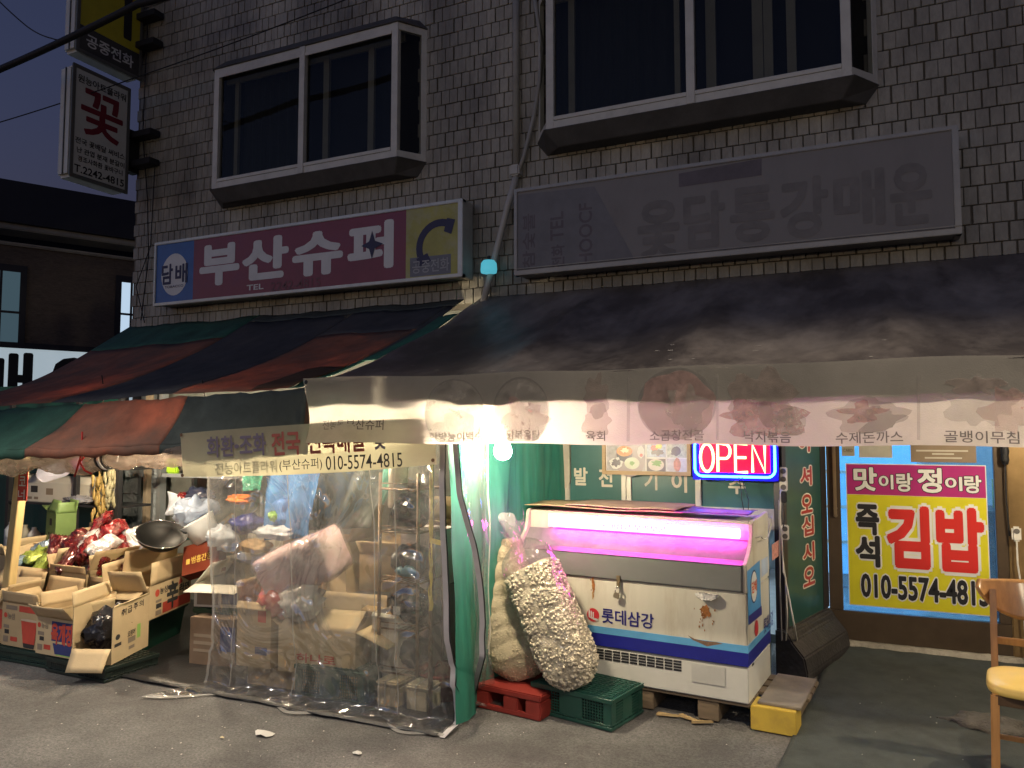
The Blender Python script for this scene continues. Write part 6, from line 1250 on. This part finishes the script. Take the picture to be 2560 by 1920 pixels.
sf_ = thing('foil_packs', 'shiny silver foil packs lying on the rack shelf', 'foil pack', PY(200, 1258, RY-.02)); sf_['label'] = 'shiny silver foil pack lying on the rack shelf'; sf_.name = 'foil_pack'; WM['foil_pack'] = WM['foil_packs']
mb = MB(); c = PY(205, 1250, RY+.02); mb.ball((c.x, c.y, zs+.04), .20, .07, .04, 22, 12, jit=.6, seed=5, freq=4); mb.build('packet', pmat('silver_wrap', (.7, .7, .74), rough=.15, metal=.6, wrinkle=.9, wscale=18), sf_, smooth=True)
# dried fish bundles
def bundle(label, u, v0, v1, w_, m, seed, y=4.68):
    s = thing('dried_goods_bundle', label, 'dried food', PY(u, v1, y)); top, bot = PY(u, v0, y), PY(u, v1, y); mb = MB(); r2 = random.Random(seed)
    for k in range(34):
        a = k/34; p = top.lerp(bot, a)+Vector((r2.uniform(-w_, w_), r2.uniform(-.04, .04), 0)); l = r2.uniform(.03, .06)
        mb.ball((p.x, p.y, p.z), .012+.014*r2.random(), .012, l, 6, 5, jit=.6, seed=k)
    mb.build('pieces', m, s, smooth=True); MB().tube([top+Z_*.3, top], .003, 5).build('string', M_black, s)
bundle('yellow-brown bundle of dried fish hanging from the rack', 250, 1195, 1298, .05, pmat('dried_fish', (.36, .25, .08), rough=.6, var=.4, scale=30), 1); bundle('greyish bundle of dried goods hanging beside the yellow one', 276, 1180, 1262, .025, pmat('dried_grey', (.33, .30, .18), rough=.6, var=.4, scale=30), 2)
# hanging bottle with pink cap
hb = thing('hanging_bottle', 'clear plastic bottle with pink cap lying tied under the awning roll', 'bottle', PY(140, 1160, 3.6)); a, b = PY(104, 1188, 3.6), PY(190, 1160, 3.6); dv = (b-a).normalized(); Lb = (b-a).length
Mq = Matrix.Translation(a) @ dv.to_track_quat('Z', 'Y').to_matrix().to_4x4()
mb = MB(); mb.lathe([(0, 0), (.04, .0), (.058, .03), (.058, Lb*.62), (.035, Lb*.82), (.03, Lb*.86)], 18, Mq); mb.build('bottle_body', pmat('milky_plastic', (.62, .62, .74), rough=.2, transl=.5, clear=.25), hb, smooth=True); mb = MB(); mb.lathe([(.0, Lb*1.08), (.04, Lb*1.06), (.043, Lb*.84), (.0, Lb*.84)], 16, Mq); mb.build('cap', pmat('pink_cap', (.62, .16, .48), rough=.4), hb, smooth=True); MB().tube([b, b+Vector((0, -.02, .3))], .003, 5).build('string', M_black, hb)
# wooden post with red corner sign
wp = thing('wooden_post', 'pale wooden post carrying a narrow red sign at the stall corner', 'post', PY(30, 1420, 3.75)); a, b = PY(66, 1110, 3.72), PY(24, 1450, 3.66); a.z += .1; dd = (b-a).normalized(); b = a+dd*((a.z)/-dd.z)
mb = MB(); mb.bar(a, b, .075, .06, (0, 1, 0)); mb.build('timber', pmat('pale_pine', (.55, .40, .18), rough=.6, stretch=(6, 6, .8), var=.15), wp, bevel=.004)
ps = thing('red_corner_sign', 'narrow red sign with white Korean letters fixed to the wooden post', 'sign', PY(52, 1250, 3.66)); yq = 3.645
q = [PY(43, 1252, yq), PY(66, 1252, yq), PY(72, 1150, yq), PY(48, 1150, yq)]; mb = MB(); mb.slab(q, (0, .004, 0)); mb.build('plate', pmat('faded_red_plate', (.48, .045, .03), rough=.5, var=.2, dirt=(.55, .3, .22), damt=.3), ps)
for s, u, v in (('일', 58, 1172), ('코', 56, 1203), ('너', 53, 1236)): tpx(s, u-8, v-12, u+8, v+12, yq-.003, M_offw, ps, bold=.01)
# metal sliding door wrapped in plastic, and posts, behind the stall
md = thing('steel_sliding_door', 'grey steel sliding door wrapped in crinkled plastic behind the stall', 'door', (-6.0, 5.45, 0)); GY = 5.40
M_stl = pmat('galvanised_steel', (.42, .46, .50), rough=.3, metal=.6, var=.15); M_wrap = pmat('crinkled_wrap', (.40, .44, .47), rough=.14, wrinkle=.9, wscale=12, var=.3, scale=8)
for u0, u1, m, nm in ((305, 353, M_wrap, 'panel'), (376, 398, M_wrap, 'panel')):
    for k, (v0, v1) in enumerate(((1080, 1234), (1236, 1420))):
        x0_, x1_, c0, c1 = rpx(u0, v0, u1, v1, GY); MB().box(x0_, GY, max(c0, .02), x1_, GY+.02, c1).build(nm, m, md)
for u0, u1, m in ((299, 306, M_dk), (352, 362, M_stl), (370, 377, M_stl), (397, 406, M_stl)):
    x0_, x1_ = PY(u0, 1250, GY).x, PY(u1, 1250, GY).x; MB().box(x0_, GY-.03, 0, x1_, GY+.04, 2.3).build('frame_post', m, md)
tp = thing('timber_prop', 'slim timber prop standing before the steel sliding door', 'post', (-5.4, 5.2, 0)); xx = PY(366, 1250, 5.3).x; MB().box(xx-.025, 5.28, 0, xx+.025, 5.33, 2.3).build('timber', pmat('grey_timber', (.30, .24, .17), rough=.8), tp)
# wall shelf with lime packet
ws = thing('wall_shelf', 'blue-grey perforated wall shelf above the white bags', 'shelf', PY(430, 1186, 5.0)); x0_, x1_ = PY(409, 1186, 5.0).x, PY(600, 1186, 5.0).x; z = PY(430, 1184, 5.0).z
MB().box(x0_, 4.98, z-.03, x1_, 5.35, z).build('board', M_stl, ws); 
for x in (x0_+.02, x1_-.05): MB().box(x, 5.3, z-.6, x+.03, 5.34, z+.25).build('upright', M_stl, ws)
lpk = thing('lime_packet', 'lime green packet standing on the wall shelf', 'packet', PY(425, 1180, 5.05)); x0_, x1_ = PY(414, 1170, 5.05).x, PY(440, 1170, 5.05).x; MB().box(x0_, 5.05, z, x1_, 5.15, z+.13).build('pack', pmat('lime_pack', (.36, .62, .04), rough=.35), lpk, bevel=.012); 
bpk = thing('black_white_pouch', 'black and cream pouch beside the lime packet on the wall shelf', 'pouch', PY(448, 1180, 5.05)); mb = MB(); mb.ball((PY(449, 1170, 5.1).x, 5.12, z+.07), .07, .05, .075, 16, 10, jit=.3, seed=2); mb.build('pack', pmat('black_pouch', (.02, .02, .02), rough=.3, dirt=(.6, .5, .3), dscale=9, damt=.5), bpk, smooth=True)
c = carton('printed dark carton wedged below the white carton flap', (-4.30, 4.00, .0), .36, .12, .33, 8, {}, m=pmat('dark_print_carton', (.16, .11, .075), rough=.7, var=.2), closed=True); fprint(c, 'f', .40, .12, .33, [((.62, .35, .92, .85), M_pb), ((.08, .45, .5, .52), M_pg), ((.08, .60, .5, .67), M_pg), ((.08, .3, .4, .36), M_pg)])
# white carrier bags and tubs right of the wok
M_wb = pmat('white_carrier_bag', (.62, .66, .74), rough=.28, transl=.4, wrinkle=.8, wscale=9, var=.1); M_wb2 = pmat('bluish_carrier_bag', (.45, .52, .66), rough=.25, transl=.4, wrinkle=.8, wscale=10)
def pix_lump(nm, label, cat, u, v, y, sx, sy, sz, m, seed, jit=.5, freq=2.4):
    c = PY(u, v, y); s = thing(nm, label, cat, (c.x, c.y, c.z-sz)); mb = MB(); mb.ball((0, 0, sz), sx, sy, sz, 26, 16, jit=jit, seed=seed, freq=freq); mb.build('body', m, s, local=True, smooth=True); return s
pix_lump('carrier_bag', 'big bluish-white stuffed carrier bag right of the wok', 'plastic bag', 487, 1285, 4.6, .17, .15, .13, M_wb2, 1); 
wf = thing('white_bag_flap', 'stiff white bag corner sticking up behind the big carrier bag', 'plastic bag', PY(430, 1270, 4.75)); mb = MB(); P = [PY(418, 1228, 4.75), PY(411, 1285, 4.72), PY(440, 1292, 4.7), PY(470, 1252, 4.75)]; mb.grid(lambda a, b: P[0].lerp(P[3], a).lerp(P[1].lerp(P[2], a), b)+Y_*.03*math.sin(a*5+b*3), 10, 10); mb.build('sheet', M_wb, wf, smooth=True, solid=.002)
pix_lump('carrier_bag', 'brown paper parcel under the big carrier bag', 'parcel', 450, 1330, 4.55, .16, .12, .06, pmat('brown_paper', (.42, .28, .14), rough=.7), 3); pix_lump('dark_bag', 'dark navy bundle of bags on the pile behind the carrier bag', 'plastic bag', 500, 1243, 4.9, .16, .1, .08, pmat('navy_bag', (.02, .025, .05), rough=.35, wrinkle=.7, wscale=10), 4)
pix_lump('teal_bag', 'small teal plastic bag beside the wok rim', 'plastic bag', 472, 1338, 4.4, .07, .06, .035, pmat('teal_plastic', (.05, .38, .36), rough=.3, wrinkle=.6), 6); pix_lump('red_pouch', 'small red pouch on the pile behind the carrier bag', 'pouch', 458, 1240, 4.8, .04, .04, .03, F_[0], 7)
wt = thing('white_tub', 'smooth white plastic tub tipped beside the teal bag', 'tub', PY(510, 1330, 4.45), rot(20, -24, 0)); mb = MB(); mb.lathe([(0, 0), (.10, 0), (.13, .16), (.135, .17), (.12, .165), (.0, .03)], 24, Matrix.Translation((0, 0, -.06))); mb.build('tub', pmat('white_tub_plastic', (.74, .76, .78), rough=.3, transl=.3), wt, local=True, smooth=True)
for k, (u, v, r_, h, mm) in enumerate(((28, 1335, .055, .22, M_wb), (62, 1340, .05, .2, M_alu2), (85, 1345, .05, .19, MATS['off_white_panel']))):
    s = thing('plastic_jug', ('white', 'grey', 'pale')[k]+' plastic jug standing in the dim corner behind the post', 'jug', PY(u, v, 4.5)); c = PY(u, v, 4.5); mb = MB(); mb.lathe([(0, 0), (r_, 0), (r_, h*.7), (r_*.4, h*.9), (r_*.4, h), (0, h)], 18, Matrix.Translation((c.x, c.y, c.z-h*.5))); mb.build('jug_body', mm, s, smooth=True)

# ------------------------------------------------------------------ goods behind the clear curtain
cB = PZ(600, 1690, .1)
c = carton('tall brown carton at the left edge behind the clear curtain', (-3.66, 3.78, .14), .26, .34, .40, 4, {'f': 140, 'r': 10, 'l': 12}, fl={'f': .05, 'r': .1}); fprint(c, 'f', .26, .34, .40, [((.55, .2, .9, .32), M_pb), ((.62, .7, .86, .98), M_pr)])
c = carton('open brown carton with two raised pale flaps behind the clear curtain', (-3.34, 3.80, .14), .54, .40, .27, 6, {'f': -58, 'r': 112, 'b': 10, 'l': 60}, m=M_c2, fl={'f': .18, 'r': .22, 'b': .14, 'l': .1}); fprint(c, 'f', .54, .4, .27, [((.25, .25, .75, .45), M_pr, '하나로', .02)])
carton('carton lying under the flapped carton behind the clear curtain', (-3.62, 3.84, .0), .84, .36, .135, 3, {}, closed=True)
carton('yellowish carton standing behind the flapped carton inside the curtain', (-3.0, 4.24, .12), .40, .3, .36, -2, {'f': 100}, m=pmat('ochre_carton', (.38, .25, .09), rough=.8), fl={'f': .08})
carton('stacked white carton with folded top behind the pink tissue pack', (-2.98, 4.66, .55), .36, .36, .42, 0, {'f': 70, 'b': 10, 'r': 40, 'l': -30}, m=M_c2, fl={'f': .14}); carton('big plain carton carrying the stacked white carton inside the curtain', (-3.05, 4.60, .0), .50, .46, .55, 0, {}, closed=True)
# pink tissue pack
tk = thing('tissue_pack', 'plump clear-wrapped pink tissue roll pack lying tilted behind the curtain', 'tissue pack', PY(760, 1408, 3.98), rot(10, -22, 8)); mb = MB()
def tis(a, b):
    q = 2*math.pi*b; e = .32; ca_, sb_ = math.cos(q), math.sin(q); yy = math.copysign(abs(ca_)**e, ca_)*.17; zz_ = math.copysign(abs(sb_)**e, sb_)*.145; k = min(1, (min(a, 1-a)*14)**.5) if min(a, 1-a) < .07 else 1
    return Vector(((a-.5)*.54, yy*k*(1+.10*noise.noise(Vector((a*7, b*9, 0)))), zz_*k*(1+.10*noise.noise(Vector((a*6, b*9, 4))))))
mb.grid(tis, 40, 40); mb.build('pack_body', pmat('pink_tissue', (.78, .50, .54), rough=.7, var=.12, scale=5, dirt=(.80, .74, .70), dscale=3, damt=.5, wrinkle=.4, wscale=9), tk, local=True, smooth=True, merge=True)
mb = MB(); mb.grid(lambda a, b: tis(a, b)*1.05+Vector((.0, .008*noise.noise(Vector((a*14, b*20, 1))), .008*noise.noise(Vector((a*14, b*20, 9))))), 60, 60); mb.build('clear_wrap', V3, tk, local=True, smooth=True)
for k, (x, y, z, m, l) in enumerate(((-3.42, 3.90, .44, pmat('red_clear_pack', (.55, .12, .11), rough=.2, wrinkle=.8, wscale=10, dirt=(.7, .55, .5), damt=.5), 'red and white plastic packed goods under the tissue pack'), (-3.22, 3.86, .46, pmat('grey_clear_pack', (.5, .48, .46), rough=.15, wrinkle=.9, wscale=9), 'grey crinkled plastic wrapped goods beside the tissue pack end'))):
    s = thing('wrapped_goods', l, 'packet', (x, y, z)); mb = MB(); mb.ball((0, 0, .10), .15, .12, .11, 24, 14, jit=.4, seed=k+3); mb.build('packet', m, s, local=True, smooth=True)
# blue and dark tarps, orange bag, bottle on the upper shelf behind the curtain
def drape(nm, label, P, m, cat='tarpaulin', amp=.03, y=None):
    s = thing(nm, label, cat, P[2]); mb = MB(); mb.grid(lambda a, b: P[0].lerp(P[1], a).lerp(P[3].lerp(P[2], a), b)+Y_*(amp*math.sin(a*13+b*5)+.5*amp*noise.noise(Vector((a*7, b*7, 3)))), 24, 24); mb.build('sheet', m, s, smooth=True, solid=.002)
drape('blue_plastic_bag', 'big blue plastic bag hanging behind the clear curtain', [PY(655, 1120, 4.3), PY(800, 1120, 4.3), PY(775, 1345, 4.32), PY(668, 1350, 4.3)], pmat('sky_blue_plastic', (.10, .28, .62), rough=.25, transl=.4, wrinkle=.7, wscale=8), 'plastic bag'); drape('green_plastic_bag', 'small green plastic bag hung left of the blue one', [PY(600, 1120, 4.25), PY(668, 1120, 4.25), PY(655, 1225, 4.25), PY(612, 1228, 4.25)], pmat('mint_plastic', (.10, .48, .33), rough=.3, transl=.4, wrinkle=.6), 'plastic bag', .02)
drape('dark_mesh_sheet', 'dark green-black mesh sheet hanging beside the blue bag', [PY(790, 1100, 4.5), PY(1000, 1100, 4.5), PY(930, 1320, 4.5), PY(775, 1325, 4.5)], pmat('dark_mesh', (.018, .028, .024), rough=.5, wrinkle=.6, wscale=6)); drape('green_corner_cloth', 'triangle of green tarpaulin showing above the wire rack', [PY(960, 1100, 4.35), PY(1060, 1100, 4.35), PY(958, 1262, 4.35), PY(952, 1262, 4.35)], M_tarp, amp=.01)
pix_lump('orange_bag', 'bright orange packet on the pile behind the curtain', 'packet', 598, 1248, 4.35, .10, .06, .035, pmat('orange_plastic', (.75, .20, .02), rough=.35, wrinkle=.5), 5); pix_lump('blue_bundle', 'navy blue bundle below the orange packet', 'bundle', 620, 1310, 4.4, .14, .1, .07, pmat('navy_bundle', (.04, .05, .22), rough=.4, wrinkle=.6), 6); pix_lump('white_bundle', 'pale crumpled bags left of the navy bundle', 'plastic bag', 560, 1345, 4.35, .13, .1, .09, M_wb, 8); pix_lump('brown_parcel', 'brown parcel beside the pale crumpled bags', 'parcel', 640, 1365, 4.4, .13, .08, .05, MATS['brown_paper'], 9)
wb2 = thing('water_bottle', 'pale upright plastic bottle on top of the wire rack', 'bottle', PY(995, 1270, 4.15)); c = PY(995, 1268, 4.15); mb = MB(); mb.lathe([(0, 0), (.06, 0), (.065, .02), (.06, .14), (.065, .26), (.03, .32), (.03, .35), (0, .35)], 20, Matrix.Translation(c)); mb.build('bottle_body', pmat('cream_bottle', (.6, .54, .46), rough=.3, transl=.4), wb2, smooth=True)
# wire rack
wr_ = thing('wire_rack', 'brown wire rack full of dark goods at the curtain corner', 'rack', PZ(960, 1700, 0)); M_wire = pmat('bronze_wire', (.20, .13, .085), rough=.4, metal=.5)
WYk = 4.0; wx0, wx1 = PY(948, 1500, WYk).x, PY(1044, 1500, WYk).x; wd_ = .30
for x in (wx0, wx1):
    for y in (WYk, WYk+wd_): MB().tube([(x, y, 0), (x, y, 1.36)], .011, 8).build('upright', M_wire, wr_, smooth=True)
for z in (.16, .42, .70, 1.0, 1.26):
    mb = MB(); mb.tube([(wx0, WYk, z), (wx1, WYk, z), (wx1, WYk+wd_, z), (wx0, WYk+wd_, z), (wx0, WYk, z)], .006, 6); mb.tube([(wx0, WYk, z+.035), (wx1, WYk, z+.035)], .004, 6)
    for k in range(1, 8): mb.tube([(wx0+(wx1-wx0)*k/8, WYk, z), (wx0+(wx1-wx0)*k/8, WYk+wd_, z)], .0025, 4)
    mb.build('wire_shelf', M_wire, wr_, smooth=True)
for k, (z, h, m, l) in enumerate(((1.005, .22, M_blkbag, 'black bag stuffed on the upper wire shelf'), (.705, .2, pmat('dark_navy_bag', (.02, .025, .04), rough=.3, wrinkle=.6, wscale=9), 'dark bag with blue wrapper on the middle wire shelf'), (.425, .22, M_blkbag, 'black bag with a pale tag on the lower wire shelf'), (.165, .18, pmat('charcoal_bag', (.03, .03, .032), rough=.3, wrinkle=.6, wscale=9), 'charcoal bag on the bottom wire shelf'))):
    s = thing('stuffed_bag', l, 'plastic bag', ((wx0+wx1)/2, WYk+.15, z)); mb = MB(); mb.ball((0, 0, h/2+.006), (wx1-wx0)*.46, .13, h/2, 22, 14, jit=.25, seed=k+20); mb.build('bag_body', m, s, local=True, smooth=True)
    if k == 2: MB().box(-.04, -.145, .08, .01, -.141, .13).build('tag', M_offw, s, local=True, bevel=.001)
    if k == 1: mb = MB(); mb.ball((.03, -.11, .06), .07, .03, .035, 14, 8, jit=.4, seed=9); mb.build('blue_wrapper', pmat('pale_blue_wrapper', (.22, .42, .52), rough=.3), s, local=True, smooth=True)
yp = thing('yellow_taped_pole', 'steel pole wrapped with torn yellow tape inside the curtain corner', 'pole', (-2.24, 3.86, 0)); xx = PY(1078, 1400, 3.84).x; zt_ = PZ
MB().tube([(xx, 3.84, 0), (xx, 3.84, 1.9)], .014, 10).build('pole', M_wire, yp, smooth=True)
mb = MB(); mb.grid(lambda a, b: Vector((xx-.004+.022*a+.012*noise.noise(Vector((b*14, a, 0))), 3.824-.004*math.sin(b*30+a*3), .60+1.0*b)), 2, 60); mb.build('tape', pmat('yellow_tape', (.72, .56, .12), rough=.45, var=.3, scale=20, transl=.2), yp, smooth=True)
mb = MB(); mb.quad((xx, 3.82, .98), (xx+.08, 3.81, .97), (xx+.078, 3.81, 1.0), (xx, 3.82, 1.01)); mb.build('tape_tail', MATS['yellow_tape'], yp)
carton('tall mauve carton standing beside the wire rack behind the curtain', (-2.72, 4.22, .0), .24, .32, .62, 0, {}, m=pmat('mauve_carton', (.36, .29, .29), rough=.6, var=.1), closed=True); carton('white topped carton stacked on the tall mauve carton', (-2.73, 4.23, .625), .25, .30, .36, 2, {}, m=pmat('pale_mauve_carton', (.46, .39, .38), rough=.6, var=.1), closed=True)
carton('low white carton in front of the mauve cartons', (-2.80, 4.02, .0), .20, .18, .50, -3, {'f': 120}, m=M_cw2, fl={'f': .03})
carton('ochre carton tucked between tissue pack and mauve cartons', (-3.10, 4.30, .56), .34, .26, .24, 5, {'f': 40, 'b': 10}, m=M_card, fl={'f': .12})
carton('brown carton behind the navy bundle at the curtain top', (-3.95, 4.52, .36), .55, .4, .46, 4, {'f': 70, 'r': 20}, fl={'f': .12})
pix_lump('white_foam_pack', 'white foam tray pack on the goods under the blue bag', 'packet', 690, 1330, 4.3, .16, .1, .05, M_wb, 12); pix_lump('blue_sack', 'blue stuffed sack beside the hanging blue bag', 'sack', 720, 1290, 4.4, .16, .12, .13, pmat('mid_blue_sack', (.08, .20, .5), rough=.3, wrinkle=.8, wscale=9, transl=.2), 13); pix_lump('green_pack', 'tiny green packet between the blue sacks', 'packet', 685, 1290, 4.28, .04, .04, .035, F_[2], 14)
gb = PZ(726, 1722, 0); crate('plastic_crate', 'dark green crate on the ground just behind the clear curtain', (PZ(820, 1755, 0).x, PZ(820, 1755, 0).y+.16, 0), 2, .50, .32, .20, M_crg)
for k, (u, v, m) in enumerate(((966, 1772, pmat('yellowed_foam', (.50, .42, .28), rough=.7, var=.1)), (1042, 1784, pmat('yellowed_foam2', (.52, .45, .32), rough=.7)))):
    p = PZ(u, v, 0); s = thing('foam_box', ('yellowed foam box tied up', 'paler foam box tied with string')[k]+' on the ground behind the curtain', 'box', p, rot(0, 0, 4*k-2)); MB().box(-.075, 0, .0, .075, .16, .13).build('foam_body', m, s, local=True, bevel=.012); MB().box(-.08, -.005, .131, .08, .165, .155).build('foam_lid', m, s, local=True, bevel=.01); MB().box(-.01, -.008, 0, -.004, .168, .158).build('string', M_cord, s, local=True)
rd = thing('red_basin', 'dull red plastic basin at the curtain corner on the ground', 'basin', PZ(1075, 1760, 0)); p = PZ(1085, 1770, 0); mb = MB(); mb.lathe([(0, .01), (.12, .01), (.16, .16), (.175, .17), (.17, .18), (.15, .165), (.11, .03), (0, .03)], 24, Matrix.Translation((p.x-.03, p.y+.17, 0))); mb.build('basin', M_crr, rd, smooth=True)
for o in list(SC.objects):
    if o.type == 'EMPTY' and not o.children: bpy.data.objects.remove(o)

# second level: print, trim and fittings belong to the piece that carries them
def kids(o): return [c for c in o.children]
def base(n): return n.rsplit('.', 1)[0] if n[-3:].isdigit() else n
def cx(o):
    v = [c for c in o.data.vertices]; s = Vector()
    for q in v: s += q.co
    return s/len(v)
def under(root, rule):
    for o in kids(root):
        t = rule(base(o.name), o)
        if t is not None and t is not o: o.parent = t
def first(root, n): return next((c for c in root.children if base(c.name) == n), None)
RULES = {'faded_signboard': ('panel', ('lettering', 'blue_grey_field', 'violet_strip')), 'menu_banner': ('cloth', ('lettering', 'dish_picture', 'panel_seam', 'eyelet')), 'flower_banner': ('cloth', ('lettering', 'eyelet')),
         'menu_photo_board': ('print_sheet', ('photo', 'food_picture')), 'pillar_panel': ('board', ('lettering', 'lettering_outline')), 'white_shop_sign': ('panel', ('lettering',)), 'flower_shop_sign': ('panel', ('lettering',)), 'payphone_sign': ('panel', ('lettering',)),
         'glass_door': ('door_frame', ('lock', 'door_handle')), 'clear_vinyl_curtain': ('sheet', ('seam', 'zip_strip', 'zip_edge', 'left_hem', 'ground_hem')), 'clear_vinyl_flap': ('sheet', ('zip_strip', 'zip_edge', 'edge_hem')), 'plastic_crate': ('top_plate', ('top_ribs',)),
         'low_crate': ('top_plate', ('top_ribs',)), 'cardboard_box': ('carton_body', ('print_block', 'print_dot', 'print_shape', 'lettering')), 'gift_box': ('carton_body', ('print_block', 'lettering')), 'tobacco_sticker': ('sheet', ('disc', 'print_line')), 'red_corner_sign': ('plate', ('lettering',)), 'brown_notice': ('sheet', ('print_line',)), 'card_notice': ('sheet', ('lettering',)),
         'power_strip': ('body', ('outlet',)), 'wall_socket': ('body', ('outlet',)), 'hanging_plug_socket': ('body', ('outlet',))}
FZ = {'stripe': 'cabinet', 'emblem': 'cabinet', 'rust': 'cabinet', 'peeled': 'cabinet', 'lettering': 'cabinet', 'sticker': 'cabinet', 'small_sticker': 'cabinet', 'red_sticker': 'cabinet', 'tobacco': 'cabinet', 'light_blue': 'cabinet', 'dark_blue': 'cabinet', 'vent': 'machine_base', 'service': 'machine_base', 'side_slot': 'machine_base', 'hasp': 'lid_front', 'taped': 'lid_front', 'lamp': 'canopy'}
for r in [o for o in SC.objects if o.parent is None and o.type == 'EMPTY']:
    n = base(r.name)
    if n in RULES:
        t = first(r, RULES[n][0])
        if t: under(r, lambda k, o: t if k in RULES[n][1] else None)
    elif n == 'ice_cream_freezer': under(r, lambda k, o: next((first(r, v) for s_, v in FZ.items() if k.startswith(s_)), None))
    elif n == 'gimbap_poster':
        zq = qm-WM[r.name].translation.z; under(r, lambda k, o: first(r, 'magenta_field' if cx(o).z > zq else 'yellow_field') if k.startswith('lettering') else None)
    elif n == 'shop_signboard':
        ox = WM[r.name].translation.x; under(r, lambda k, o: first(r, 'blue_panel' if cx(o).x+ox < xb else 'yellow_panel' if cx(o).x+ox > xy else 'red_panel') if k in ('lettering', 'star_mark', 'white_disc', 'handset_mark', 'label_strip') else None)
    elif n == 'shop_window':
        def near(k, o):
            if k != 'lettering': return None
            return min([c for c in r.children if base(c.name) == 'pane'], key=lambda c: abs(cx(c).x-cx(o).x))
        under(r, near)
